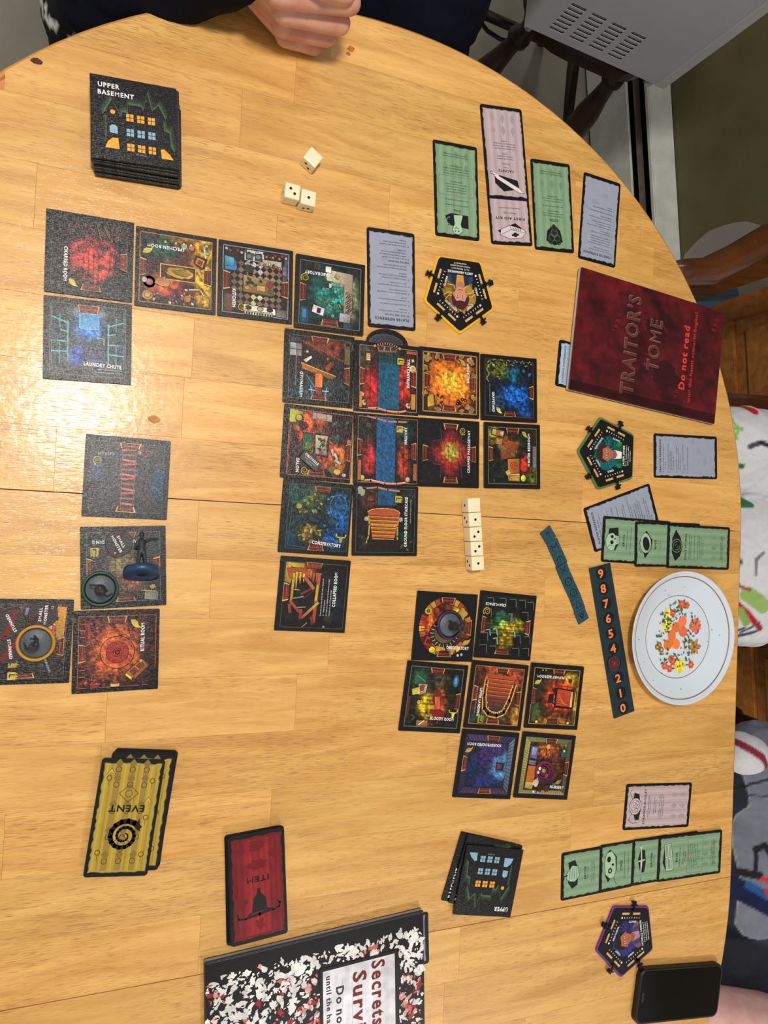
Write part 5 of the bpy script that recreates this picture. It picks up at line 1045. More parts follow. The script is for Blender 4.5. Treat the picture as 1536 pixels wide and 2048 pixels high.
def ic_mask(a):
    a.poly([(10, 13), (20, 8), (30, 14), (46, 10), (50, 16), (40, 26), (24, 26)], INK); a.poly([(14, 16), (20, 9), (34, 7), (46, 10), (48, 18), (40, 24), (24, 25), (15, 22)], (164, 196, 164)); a.line([(14, 16), (20, 9), (34, 7), (46, 10), (48, 18), (40, 24), (24, 25), (15, 22), (14, 16)], .6, INK); a.ell(24, 16, 3.4, 3.2, INK); a.ell(38, 14, 3.6, 3, INK); a.ell(24, 16, 1.6, 1.4, (164, 196, 164)); a.ell(31, 20, 1.6, 1.8, INK); a.line([(14, 22), (6, 26)], .6, INK)
def ic_dagger(a):
    a.poly([(14, 14), (30, 9), (44, 13), (42, 20), (28, 22), (15, 20)], INK); a.poly([(5, 14), (30, 13.4), (30, 16.6)], (200, 214, 200)); a.line([(5, 14), (30, 13.2), (38, 14), (50, 13)], .6, INK); a.line([(29, 10), (30, 20)], 1.8, (170, 196, 168)); a.line([(31, 15), (44, 14)], 2, (170, 196, 168)); a.ell(46, 14, 1.8, 1.8, (170, 196, 168))
def ic_book(a):
    a.poly([(12, 14), (24, 8), (40, 10), (42, 16), (16, 20)], INK); a.poly([(12, 14), (28, 12), (46, 10), (47, 21), (30, 24), (13, 26)], (170, 198, 170)); a.line([(12, 14), (28, 12), (46, 10), (47, 21), (30, 24), (13, 26), (12, 14)], .6, INK); a.line([(28, 12), (30, 24)], .6, INK)
    for i in range(4): a.line([(15, 16+i*2.4), (27, 14.6+i*2.4)], .7, INK); a.line([(31, 14+i*2.4), (45, 12.4+i*2.4)], .7, INK)
def item(col, title, icon, lines, seed, y0=37, sub=None, ty=31, foot=None, boxy=None):
    def fn(a):
        card_base(a, col, seed); icon(a); a.text(title, 28.5, ty, 3.0, min(46, len(title)*3.15), 0, INK)
        if sub: a.text(sub, 28.5, ty+3.8, 1.5, None, 0, (60, 66, 62), 'r')
        if boxy: a.line([(6, boxy[0]), (8, boxy[0]-2), (49, boxy[0]-2), (51, boxy[0]), (51, boxy[1]), (49, boxy[1]+2), (8, boxy[1]+2), (6, boxy[1])], .45, tuple(q*.8 for q in col), closed=True); a.ell(28.5, boxy[0]-2.4, 2.4, 2.4, (176, 116, 92)); a.ell(28.5, boxy[0]-2.4, 1.3, 1.5, col)
        body(a, lines, y0)
        if foot: body(a, foot, 92 if len(foot) < 3 else 90, 1.35, 2.7)
    return fn
OM = ['When you discover this card, make a haunt roll.', 'Ignore this roll if the haunt has already begun.']
dog = item(GRN, 'DOG', ic_dog, ['It stares at you with a keen intelligence.', '', 'Add 1 to the result of your Speed rolls.', '', '', 'Once during your turn, you may', 'use the Dog to trade any number', 'of Items or Omens with another', 'player up to 4 tiles away, using the', 'normal trading rules.', '', '', '(You may not trade an Item or Omen that', 'you have already used this turn, or use an', 'Item or Omen that you have just received', 'from another player.)'], 1, foot=OM, boxy=(50, 68))
machete = item(PNK, 'MACHETE', ic_machete, ['', 'Tell your story.', '', 'When you use the Machete to', 'attack, add 1 to the result of', 'your roll.', '', '(You may only use one weapon per', 'attack. You may not trade a weapon on', 'the same turn in which it was used for', 'an attack.)'], 2, y0=38, sub='Weapon', ty=33)
kit = item(PNK, 'FIRST AID KIT', ic_kit, ['Something for any pain.', '', 'On your turn, you may bury the First'], 3)
idol = item(GRN, 'IDOL', ic_idol, ['The idol is made of a strange, warm', "stone. You can't understand what it is", 'supposed to represent.', '', 'Add 1 to the result of your Might rolls.', '', 'When you discover a tile with an', 'Event symbol, you may choose to not', 'draw an Event card.'], 4, y0=42, ty=37, foot=OM)
skullc = item(GRN, 'SKULL', ic_skull, ['Cracked and with missing teeth.', '', 'Add 1 to the result of your Knowledge rolls.'], 5, ty=33, y0=38)
ringc = item(GRN, 'RING', ic_ring, ['', 'It feels like ice.'], 6, sub='Weapon', ty=33, y0=38)
symb = item(GRN, 'HOLY SYMBOL', ic_symbol, ['You hold the symbol up, and for the first', 'time in your life, the whispers stop.', '', 'Add 1 to the result of your Sanity rolls.', '', 'Whenever you discover a tile, you may', 'choose to bury that tile and discover', 'the next tile instead. If you do so,', 'do not resolve the first tile.'], 7, y0=37, foot=OM)
amul = item(PNK, 'STRANGE AMULET', ic_amulet, ['Wearing it makes you feel brighter,', 'but somehow, also less.', '', 'Whenever you take Physical', 'damage, gain 1 Sanity.', '', '(You still lose 1 Sanity when applied', 'to other effects, and one die of General', 'damage can be taken at any time.)'], 8, ty=32, y0=38)
armr = item(GRN, 'ARMOR', ic_armor, ['Pretty. And sturdy.', '', 'Whenever you take any Physical', 'damage, reduce the damage by 1.'], 9, ty=35, y0=39)
maskc = item(GRN, 'MASK', ic_mask, ['Two small red strings of beads hang from it.', '', 'Once during your turn, you may'], 10, ty=33, y0=38)
dagg = item(GRN, 'DAGGER', ic_dagger, [''], 11, sub='Weapon', ty=31)
bookc = item(GRN, 'BOOK', ic_book, ['Strange ribbons mark the pages.', '', 'Add 1 to the result of your', 'Knowledge rolls.', '', 'Once during your turn, when you', 'are asked to make a trait roll, you may', 'use the Book to do the roll with your', 'Knowledge instead of the trait asked', 'for. After you use the Book, lose 1', 'Sanity. You may use only this trait', 'once at a time.'], 12, ty=31, y0=36, foot=['Lose your Sanity if the Book is lost.']+OM, boxy=(51, 73))
def ref(title, lines, seed, x=9):
    def fn(a):
        card_base(a, BLU, seed, False); a.text(title, 7.5 if len(title) > 99 else 28.5, 10.5, 3.0, min(44, len(title)*2.55), 0, INK)
        y = 15.5
        for t in lines:
            if t.startswith('#'): a.text(t[1:], 7, y, 1.9, None, 0, INK, 'b', 'l', .8); y += 3.6
            elif t == '': y += 1.8
            else:
                bl = t.startswith('*'); t = t.lstrip('*')
                if bl: a.ell(8, y, .55, .55, INK, n=8)
                a.text(t, 10.5, y, 1.55, None, 0, (38, 40, 50), 'r', 'l', .86); y += 3.05
    return fn
plref = ref('PLAYER REFERENCE', ['#ON YOUR TURN, YOU MAY:', '*Move your explorer a number of tiles up to', 'your Speed.', '', '*Take special actions (each once per turn).', '', '*Trade Items and Omens with explorers on', 'your tile.', '', '*Discover new tiles. When you move through', 'an open doorway on a tile:', '', '*Find the next tile for that region and place it', 'next to an open doorway.', '', '*If there is a symbol on that tile, draw a', 'matching card. If you draw an Omen, make', 'a haunt roll.', '', 'Before the haunt begins, you cannot die and', 'your traits cannot go below critical.', '', '#STARTING THE HAUNT', '*To make a haunt roll, count the total', 'number of Omens held by all players and', 'roll that number of dice. On a 5+, the', 'haunt begins!', '', '*Consult your Scenario card to see which', 'haunt you will play and who will be', 'the traitor.'], 21)
moref = ref('MONSTER REFERENCE', ['*Monsters take their turn after the traitor', 'and can move up to their Speed.', '', '*Monsters may attack once during their turn', 'and use the same rules for attacking as', 'explorers. When a monster is defeated', 'it is stunned instead of taking damage.', '', '*If the monster is stunned, flip its token', 'and skip its next turn.', '', '*Monsters cannot explore or discover new tiles.', '*Small monsters can share a tile.', '*Monsters are not slowed by obstacles.', '', '*Monsters do not carry Items or Omens and', 'tile effects do nothing.', '', '*Monsters move through walls only if told so', '', '*Monsters use the dice listed for them,', 'not more.'], 22)
trref = ref('TRAITOR REFERENCE', ['*Take your turn right after the players turn', 'of your hands.', '', '*You do not have to tell the truth to anyone', '*You may use negative effects on', 'other tiles only if they say that', 'you as the traitor may.', '', '*Tile and Item effects on Combat, Special', 'actions and others do not affect you,', 'unless you choose to do so.', '', '*You may use monsters on your turn as the', 'haunt says.', '', '*The Traitor wins if all heroes are dead.'], 23)
def scen(a):
    card_base(a, (170, 190, 210), 31, False); a.text('A STRANGE DISAPPEARANCE', 28.5, 9.6, 2.6, 45, 0, INK)
    a.rect(5, 13, 52, 19, (150, 162, 196)); 
    for x, t in ((9, 'Omen'), (21, 'Haunt number'), (40, 'Traitor')): a.text(t, x, 15.8, 1.5, None, 0, (60, 62, 80), 'r', 'l', .8)
    for x in (18, 36): a.line([(x, 13), (x, 60)], .3, (90, 94, 110))
def scen2(a): card_base(a, (140, 146, 168), 33, False)
def put_card(fn, c, t, z, lab, cat='card', group=None, quad=None):
    o = bpy.data.objects.new('game_card', CARD); COL.objects.link(o); o.location = (c.x, c.y, z); o.rotation_euler = (0, 0, t); tagit(o, lab, cat, group)
    if fn: a = Art(57, 108, CW); fn(a); a.build('printed_face', M['card'], o, CT+.00002)
    return o
def card_flip(fn, quad, z, lab):       # picture shows it upside down
    c, t = fit(quad, z+CT); return put_card(fn, c, t+PI, z, lab)
def card_side(fn, quad, z, lab):       # picture shows its top towards the left
    c, t = fit(quad, z+CT); return put_card(fn, c, t+PI/2, z, lab)
def card_side_l(fn, tl, bl, z, lab, along=None):
    c, t = fit_left(tl, bl, CH, z+CT)
    if along:
        a_, b_ = P(*tl, z+CT), P(*along, z+CT); d_ = (b_-a_).normalized(); t = math.atan2(d_.y, d_.x); c = a_+d_*CH/2+Vector((d_.y, -d_.x, 0))*CW/2
    return put_card(fn, c, t+PI/2, z, lab)
card_flip(dog, [(865, 278.8), (955.7, 292.3), (958.7, 484), (869.5, 472)], 0, 'green DOG card near the top of the table, left of the pink cards')
bl_, br_ = P(982.7, 488.5), P(1064.5, 493); d_ = (br_-bl_).normalized(); c_ = (bl_+br_)/2+Vector((-d_.y, d_.x, 0))*CH/2
put_card(kit, c_, math.atan2(d_.y, d_.x)+PI, 0, 'pink FIRST AID KIT card tucked under the MACHETE card')
card_flip(machete, [(959.6, 209), (1044, 219), (1056, 401.6), (976.7, 395)], .00045, 'pink MACHETE card lying over the FIRST AID KIT card')
card_flip(idol, [(1060, 316.9), (1140.5, 327.7), (1148, 507.4), (1069.6, 499)], 0, 'green IDOL card right of the pink FIRST AID KIT card')
card_flip(moref, [(1167.8, 344.1), (1241.8, 367.2), (1230.4, 536.4), (1155.5, 515.4)], 0, 'grey MONSTER REFERENCE card by the table edge above the red book')
card_flip(plref, [(732.3, 451.4), (830.2, 465.2), (830.8, 665), (735.8, 655.6)], 0, 'grey PLAYER REFERENCE card between the LABORATORY tile and yellow board')
card_side(trref, [(1305.8, 866.7), (1435.6, 873.8), (1436.4, 957.6), (1305, 955.6)], 0, 'grey TRAITOR REFERENCE card right of the green-rimmed board')
tl_, tr_, bl_ = P(1165.3, 1018.6), P(1300, 967), P(1189.4, 1103.8); d_ = (tr_-tl_).normalized(); e_ = Vector((d_.y, -d_.x, 0)); c_ = (tl_+bl_)/2+d_*CH/2
put_card(plref, c_, math.atan2(d_.y, d_.x)+PI/2, 0, 'grey PLAYER REFERENCE card tilted and half under the green SKULL card')
card_side_l(skullc, (1206.5, 1031.4), (1197.1, 1123), .0005, 'green SKULL card, leftmost of the three overlapping omen cards', (1339.9, 1042.7))
card_side_l(ringc, (1270.3, 1042.7), (1263.2, 1130.7), .001, 'green RING card between the SKULL and HOLY SYMBOL cards', (1398.6, 1047))
card_side(symb, [(1335.6, 1047.5), (1460, 1055.5), (1459, 1139.3), (1331.4, 1135)], .0015, 'green HOLY SYMBOL card above the flowered plate')
card_side(amul, [(1252.2, 1568.8), (1384.9, 1564.3), (1378.4, 1654.3), (1243.3, 1660.2)], 0, 'pink STRANGE AMULET card below the plate')
card_side_l(armr, (1123, 1706.3), (1119.2, 1799.8), 0, 'green ARMOR card, leftmost of four overlapping cards', (1198.8, 1692.9))
card_side_l(maskc, (1200.2, 1690.8), (1195.2, 1782), .0005, 'green MASK card lying over the ARMOR card', (1333.8, 1669.2))
card_side_l(dagg, (1265.6, 1679.5), (1255.2, 1768.6), .001, 'green DAGGER card between the MASK and BOOK cards', (1391.8, 1662.3))
card_side(bookc, [(1320.5, 1675), (1442.8, 1658.8), (1440.7, 1745.5), (1312.5, 1764.2)], .0015, 'green BOOK card on top of the four overlapping cards')
card_side_l(scen, (1118.9, 676.6), (1109.6, 772.7), 0, 'blue A STRANGE DISAPPEARANCE card poking out from under the red book')
a_, b_ = P(856, 1822.4), P(858.2, 1925.5); d_ = (a_-b_).normalized(); c_ = (a_+b_)/2+Vector((-d_.y, d_.x, 0))*CH/2
put_card(scen2, c_, math.atan2(d_.y, d_.x), 0, 'grey card poking out from under the marbled notebook')

# decks
def spiral_big(a, cx, cy, r, col):
    pts = [(cx+r*(1-.83*t)*math.cos(-2.1*2*PI*t+2.6), cy+r*(1-.83*t)*math.sin(-2.1*2*PI*t+2.6)) for t in [i/30 for i in range(31)]]
    for i in range(30): a.line(pts[i:i+2], r*(.3*(1-i/32)+.04), col, same=i > 0)
    t = pts[0]; a.poly([(t[0]-r*.1, t[1]-r*.25), (t[0]+r*.05, t[1]+r*.62), (t[0]+r*.25, t[1]+r*.1)], col)
def ev(a):
    c = (176, 148, 54); ragged(a, 2.6, 3.4, 54.2, 104.4, (110, 104, 84), 41, 1.1); ragged(a, 3.2, 4, 53.6, 103.8, c, 41, 1)
    for i, x in enumerate(range(6, 52, 4)): a.rect(x, 5.4, x+1.8, 102.6, (188, 160, 62) if i % 2 else (160, 132, 44))
    for x in (16, 28.5, 41): 
        a.rect(x-2.6, 5.4, x+2.6, 102.6, (150, 124, 58))
        for y in (14, 36, 60, 84, 98): a.ring(x, y, 2.4, .5, (90, 74, 30)); a.poly([(x-3.5, y+6), (x, y+2), (x+3.5, y+6), (x, y+10)], (132, 108, 48))
    for y in (30, 76): a.line([(20, y), (28.5, y-8), (37, y), (28.5, y+8)], .5, (80, 66, 26), closed=True); a.ell(28.5, y, 3, 3, (160, 134, 60)); a.ring(28.5, y, 3, .4, (80, 66, 26))
    for x, y in ((9, 20), (48, 22), (9, 88), (48, 90), (10, 54)): a.ring(x, y, 2.2, .5, (96, 78, 30)); a.line([(x, y-2), (x, y-7)], .4, (96, 78, 30))
    for x, y in ((47, 96), (10, 70)): a.poly([(x-4, y-3), (x, y+3), (x+4, y-3), (x, y)], (206, 178, 74)); a.line([(x-4, y-3), (x, y+3), (x+4, y-3)], .4, (90, 74, 30))
    spiral_big(a, 27, 37, 14.5, (20, 18, 16)); a.text('EVENT', 28.5, 62, 6.2, 33, 0, (20, 18, 16)); a.ink = False
def it_(a):
    ragged(a, 2.6, 3.4, 54.2, 104.4, (70, 24, 30), 43, 1.1); ragged(a, 3.2, 4, 53.6, 103.8, (108, 24, 30), 43, 1)
    a.grid(5.5, 6.5, 51.5, 101.5, 23, 40, lambda x, y: [q*(1+.1*math.sin(x*1.1))*(.86+.34*fbm(x*.1, y*.07)) for q in ([112, 25, 32] if abs(x-28) > 12 else [136, 30, 36])])
    for y in (76, 95): a.blob(28.5, y, 9, (110, 22, 30), 3, 18, .3, 5)
    for x, y in ((12, 84), (46, 92), (44, 40), (12, 24), (28, 16)): a.blob(x, y, 5, (112, 22, 30), 5, 14, .3); a.ring(x, y, 3, .5, (150, 50, 50))
    a.poly([(20, 29), (21, 41), (26, 47), (27, 52), (29.5, 52), (30, 47), (34, 42), (35, 33), (36, 28)], INK)
    a.line([(22, 31), (14, 27), (8, 29), (7, 33), (9, 35)], 1.8, INK); a.line([(34, 30), (42, 24), (49, 25), (50, 30)], 1.8, INK); a.line([(16, 28), (28, 26), (40, 25)], 3, INK)
    a.text('ITEM', 29, 61, 6, 24, 0, (14, 12, 14))
def deck(n, q0, q1, z1, fn, labtop, labmid, group, jit=.0008, th=.0006, mat2=None):
    R = random.Random(n); c1, t1 = fit(q1, z1); c0, t0 = fit(q0, 0)
    for i in range(n):
        k = i/(n-1); top = i == n-1; z = i*th
        c = c1 if top else c0.lerp(c1, k if n < 9 else (0, .1, .1, .15, .5, .55, .6, .9, .95, 1, 1, 1, 1, 1)[i])+Vector((R.uniform(-jit, jit), R.uniform(-jit, jit), 0)); t = t1 if top else t0+(t1-t0)*k+R.uniform(-.012, .012)
        put_card(fn if top else None, c, t+PI, z, labtop if top else labmid, 'card', None if top else group)
IQ = [(451.4, 1672.8), (568.6, 1653.8), (576.9, 1867), (465.2, 1895.5)]
deck(12, [(446, 1669), (562, 1650), (569, 1864), (453, 1890)], IQ, .0072, it_, 'red ITEM card on top of its deck, horned emblem below the word', 'black-edged card in the deck under the red ITEM card', 'cards stacked under the top ITEM card')
EQ = [(203, 1513), (331, 1521), (296, 1755), (167, 1757)]
EQ2 = [(221, 1505), (353.5, 1509), (318, 1741.6), (186, 1745)]
R_ = random.Random(4)
c2, t2 = fit(EQ2, .006); c3, t3 = fit(EQ, .0085)
for i in range(9):
    c = c2+Vector((R_.uniform(-.001, .0016), R_.uniform(-.0008, .0022), 0))+(Vector((.003, .0036, 0)) if i in (1, 4) else Vector()); top = i == 8
    put_card(ev if top else None, c2 if top else c, (t2 if top else t2+R_.uniform(-.03, .02))+PI, i*.0007, 'yellow card shifted right, just under the top EVENT card' if top else 'black-edged card in the deck under the yellow EVENT cards', 'card', None if top else 'cards stacked under the EVENT cards')
put_card(ev, c3, t3+PI, .0065, 'yellow EVENT card on top of its deck, black spiral emblem')

# ================================================================ PLAYER BOARDS
def pent(r, rot=0): return [(r*math.sin(2*PI*i/5+rot), r*math.cos(2*PI*i/5+rot)) for i in range(5)]
def round_poly(pts, r, n=4):
    out = []
    m = len(pts)
    for i in range(m):
        p = Vector(pts[i]); a = (Vector(pts[i-1])-p).normalized(); b = (Vector(pts[(i+1) % m])-p).normalized()
        for k in range(n+1):
            t = k/n; q = (p+a*r)*(1-t)**2+p*2*t*(1-t)+(p+b*r)*t*t; out.append((q.x, q.y))
    return out
def player_board(px, rimc, name, info, glow, skin, hair, coat, coat2, lab, words):
    """px: photo corners in order name-side left, name-side right, right, point, left (as seen with the name at the bottom of the figure)"""
    Wp = [P(x, y, .003) for x, y in px]; c = sum(Wp, Vector())/5
    # canonical pentagon: point up; order = bottom-left, bottom-right, right, top, left in board frame
    can = [Vector((math.sin(a), math.cos(a), 0)) for a in [math.radians(k) for k in (216, 144, 72, 0, -72)]]
    sx = sum((w_-c).dot(k) for w_, k in zip(Wp, can)); sy = sum((w_-c).y*k.x-(w_-c).x*k.y for w_, k in zip(Wp, can))
    t = math.atan2(sy, sx); R = .0475
    b = empty('player_board', (c.x, c.y, 0), t, lab, 'player board')
    rim = simple('board_rim_'+name.split()[0].lower(), rimc, .4, noise=.05, scale=80)
    def P5(r, rr): return round_poly([(r*math.sin(math.radians(k)), r*math.cos(math.radians(k))) for k in (0, -72, -144, -216, -288)], rr)
    v, f = bevprism(P5(R, .004), 0, .0022, .0004); link('rim', mesh('rim', v, f), rim, b)
    v, f = bevprism(P5(R*.93, .003), .0022, .0034, .0003); link('dial_board', mesh('dial_board', v, f), M['cardb'], b)
    a = Art(100, 100, .0950)   # +-50 units = R
    def Q(x, y): return (50+x, 50-y)
    a.poly([Q(x*1050/1*1.0/1.0*1.0, y*1050) for x, y in P5(R*.9, .003)] if False else [Q(x/.00095, y/.00095) for x, y in P5(R*.915, .003)], (17, 17, 20))
    for i in range(26):
        q = i*2.4; a.blob(50+18*math.cos(q)*(.6+.4*vnoise(i, 2)), 47+17*math.sin(q)*(.6+.4*vnoise(i, 5)), 7, tuple(g*(.45+.6*vnoise(i*1.7, 3)) for g in glow), i, 12, .4)
    for i in range(12): a.line([(50+8*math.cos(i), 46+8*math.sin(i)), (50+15*math.cos(i+.2), 46+14*math.sin(i+.2)), (50+21*math.cos(i-.05), 46+19*math.sin(i-.05))], .7, tuple(min(255, g*1.3) for g in glow))
    # figure: shoulders, neck, head
    a.ell(50, 66, 17, 9, coat); a.rect(33, 64, 67, 72, coat); a.poly([(44, 58), (56, 58), (58, 72), (42, 72)], coat2); a.poly([(39, 60), (44, 57), (46, 72), (38, 72)], tuple(q*.7 for q in coat)); a.poly([(61, 60), (56, 57), (54, 72), (62, 72)], tuple(q*.7 for q in coat))
    a.blob(50, 42, 11.5, hair, 4, 20, .06, 13); a.poly([(45.5, 50), (54.5, 50), (55, 60), (50, 63), (45, 60)], tuple(q*.85 for q in skin)); a.ell(50, 46, 8.2, 10, skin); a.ell(41.6, 47, 1.6, 2.6, tuple(q*.9 for q in skin)); a.ell(58.4, 47, 1.6, 2.6, tuple(q*.9 for q in skin))
    a.poly([(41, 43), (42, 36), (50, 33), (58, 36), (59, 43), (55, 39), (49, 40), (44, 39)], hair)
    for s in (-1, 1): a.ell(50+s*3.4, 45.4, 1.7, 1, (236, 230, 220)); a.ell(50+s*3.4, 45.4, .9, .95, (40, 26, 22)); a.line([(50+s*1.8, 43.2), (50+s*5, 42.8)], .7, tuple(q*.5 for q in skin))
    a.line([(50, 45), (50.6, 49), (49.4, 49.6)], .5, tuple(q*.75 for q in skin)); a.line([(47.2, 52), (50, 52.8), (52.8, 52)], .9, (160, 70, 64))
    # name block
    a.rect(24, 70, 76, 88, (17, 17, 20)); a.text(name, 50, 73, 2.9, min(34, len(name)*2.4), 0, WT)
    a.para(info, 50, 77, 1.9, 3.2, (216, 214, 206), 'b', 'c', .72)
    # four tracks: word, numbers, slot
    ap = R*.915*math.cos(PI/5)/.00095
    for k, w_ in zip((36+0, -36, 108, -108), words):
        th = math.radians(k); nx, ny = math.sin(th), math.cos(th); tx, ty = math.cos(th), -math.sin(th)
        def G(al, d): return Q(nx*d+tx*al, ny*d+ty*al)
        rot = k if abs(k) < 90 else k+180
        x, y = G(0 if abs(k) < 90 else 4, ap-15.5); a.text(w_, x, y, 2.5, len(w_)*2.1, rot, WT)
        for i in range(8):
            x, y = G(-14+i*4, ap-10.5-(i % 2)*.0); a.text(str([1, 2, 3, 4, 4, 5, 6, 7][i]), x, y, 1.9, None, rot, WT, 'b') if i != 0 else a.ell(x, y, 1.4, 1.4, (220, 220, 220), n=10)
        for s0, s1 in ((-15, -3), (3, 15)):
            a.poly([G(s0, ap-7), G(s1, ap-7), G(s1, ap-4), G(s0, ap-4)], (206, 166, 104))
            for j in range(5): a.ell(*G(s0+1.5+j*2.4, ap-7.2), .9, .9, (17, 17, 20), n=8, same=j > 0)
    a.build('printed_face', M['card'], b, .00344)
    # clips at the four tracks
    for j, k in enumerate((36, -36, 108, -108)):
        th = math.radians(k); off = (.004, -.006, .003, -.002)[j]
        bm = bmesh.new(); rot = Matrix.Rotation(-th, 3, 'Z'); base = Vector((math.sin(th), math.cos(th), 0)); tan = Vector((math.cos(th), -math.sin(th), 0))
        d0 = R*math.cos(PI/5)
        def bx(d, al, w_, h, z0, z1): add_box(bm, base*d+tan*(al+off)+Vector((0, 0, (z0+z1)/2)), (w_, h, z1-z0), rot)
        bx(d0-.0005, 0, .0022, .0085, .0036, .0056); bx(d0+.0042, 0, .0034, .0022, .0005, .0056); bx(d0+.0022, 0, .0075, .002, .0035, .006); bx(d0-.004, 0, .0055, .002, .0036, .0058); bx(d0+.0058, 0, .0058, .0015, .001, .005)
        bmesh.ops.bevel(bm, geom=bm.edges[:], offset=.0003, segments=1, affect='EDGES')
        link('slider_clip', bmmesh('clip', bm), M['cardb'], b)
    return b
player_board([(972, 511), (867.4, 497.5), (833.8, 605.3), (919.8, 683.2), (1001.3, 623.3)], (232, 182, 28), 'ANITA HERNANDEZ', ['Age: 12   Birthday: June 11', 'Hobbies: taxidermy, painting', 'Animal friends: 17'], (190, 150, 60), (206, 142, 116), (70, 28, 44), (44, 58, 96), (206, 150, 60), 'yellow-rimmed pentagon player board named ANITA HERNANDEZ', ('KNOWLEDGE', 'MIGHT', 'SANITY', 'SPEED'))
player_board([(1276, 967.5), (1278.9, 861), (1198, 819.3), (1140.6, 900.8), (1192.3, 992.5)], (92, 118, 66), 'JADEN JONES', ['Age: 13   Birthday: October 5', 'Hobbies: inventing, reading', 'Cases solved: 8'], (16, 110, 116), (176, 106, 84), (60, 34, 28), (24, 122, 84), (232, 232, 226), 'green-rimmed pentagon player board named JADEN JONES', ('KNOWLEDGE', 'MIGHT', 'SANITY', 'SPEED'))
player_board([(1318, 1903.7), (1308.6, 1801.3), (1221, 1802.7), (1178.9, 1908.2), (1240.3, 1970.5)], (102, 46, 122), 'MICHELLE MONROE', ['Age: 19   Birthday: August 19', 'Hobbies: botany, wrestling', 'State champion trophies: 5'], (56, 52, 130), (176, 104, 70), (30, 22, 28), (110, 80, 116), (170, 130, 170), 'purple-rimmed pentagon player board named MICHELLE MONROE', ('KNOWLEDGE', 'MIGHT', 'SANITY', 'SPEED'))

# ================================================================ NUMBER TRACK AND SYMBOL TOKENS
q = [P(1223.5, 1125.4, .002), P(1267.8, 1423.8, .002), P(1230.6, 1436.5, .002), P(1176.3, 1136.7, .002)]
c_ = sum(q, Vector())/4; d_ = ((q[0]-q[1])+(q[3]-q[2])).normalized()
TLn = .189; TWd = .032
tr = empty('number_track', (c_.x, c_.y, 0), math.atan2(d_.y, d_.x), 'long dark teal number track with orange digits 0 to 9 beside the plate', 'score track')
M['teal'] = simple('teal_board', (18, 44, 52), .42, noise=.25, scale=120)
v, f = bevprism(rrect(TLn, TWd, .0008, 2), 0, .002, .0003); link('board', mesh('b', v, f), M['teal'], tr)
a = Art(189, 32, .189)
for i in range(10):
    x = 9.5+i*18.9; a.ell(x, 16, 8, 8, (16, 26, 36))
    if i != 3: a.text(str(i), x, 16, 10.4, None, 90, (244, 130, 62), sq=1.15)
a.build('printed_face', M['card'], tr, .00202)
def ttok(px, py, z): return P(px, py, z)
q = P(1229, 1327, .004)
o = empty('sun_token', (q.x, q.y, .0021), .3, 'round dark red token with a sun mark on the number track', 'token')
v, f = lathe([(.0086, 0), (.009, .0003), (.009, .0014), (.0086, .0017)], 28); link('disc', mesh('d', v, f), simple('token_red_black', (58, 30, 34), .45, noise=.2, scale=200), o)
a = Art(18, 18, .018); a.ring(9, 9, 8.2, .4, (120, 84, 84)); a.ell(9, 9, 2, 2, (150, 40, 40))
for i in range(10): t = i*PI/5; a.line([(9+2*math.cos(t), 9+2*math.sin(t)), (9+6*math.cos(t+.15), 9+6*math.sin(t+.15))], .9, (140, 40, 42))
a.build('printed_face', M['card'], o, .00172)
SQ = .0163
def sym(a, k):
    c = (16, 42, 56); L = a.line
    if k == 0: L([(8, 13), (8, 4)], 1, c); L([(5, 7), (8, 4), (11, 7)], 1, c)
    elif k == 1: L([(4, 12), (4, 5), (8, 9), (12, 5), (12, 12)], 1, c)
    elif k == 2: L([(4, 12), (4, 7), (8, 4), (12, 7), (12, 12)], 1, c); L([(8, 4), (8, 12)], 1, c)
    elif k == 3: L([(4, 4), (12, 12)], 1, c); L([(12, 4), (4, 12)], 1, c)
    elif k == 4: a.ring(8, 8, 4.6, .9, c); a.ell(8, 8, 1, 1, c)
    elif k == 5: a.ring(8, 8, 4.6, .9, c); L([(4, 11), (11, 4)], .8, c); L([(6, 12), (12, 6)], .8, c)
    elif k == 6: L([(8, 4), (12, 12), (4, 12)], 1, c, closed=True)
    else: L([(4, 5), (8, 12), (12, 5)], 1, c); a.ring(8, 8, 2, .8, c); L([(4, 4), (12, 4)], .8, c)
v, f = bevprism(rrect(SQ, SQ, .0004, 1), 0, .0018, .0002); SQM = mesh('sq', v, f); SQM.materials.append(simple('token_blue_green', (34, 72, 88), .42, noise=.12, scale=200))
names = ['an arrow', 'a zigzag', 'a forked mark', 'a cross', 'a dotted circle', 'a striped circle', 'a triangle', 'a wedge']
pos = [(1097, 1070), (1109, 1093.5), (1120, 1118), (1127, 1140), (1137, 1163.5), (1147, 1185.5), (1156, 1208), (1163.5, 1231)]
for k, (px, py) in enumerate(pos):
    w_ = P(px, py, .0018); a0, b0 = P(1100, 1080), P(1163, 1232); t = math.atan2((a0-b0).y, (a0-b0).x)-PI/2+(.16 if k == 0 else (k % 3-1)*.03)
    o = bpy.data.objects.new('symbol_token', SQM); COL.objects.link(o); o.location = (w_.x, w_.y, 0); o.rotation_euler = (0, 0, t)
    tagit(o, 'small square blue-green token marked with %s, in the row beside the number track' % names[k], 'token')
    a = Art(16, 16, SQ); sym(a, k); a.build('printed_face', M['card'], o, .00182)

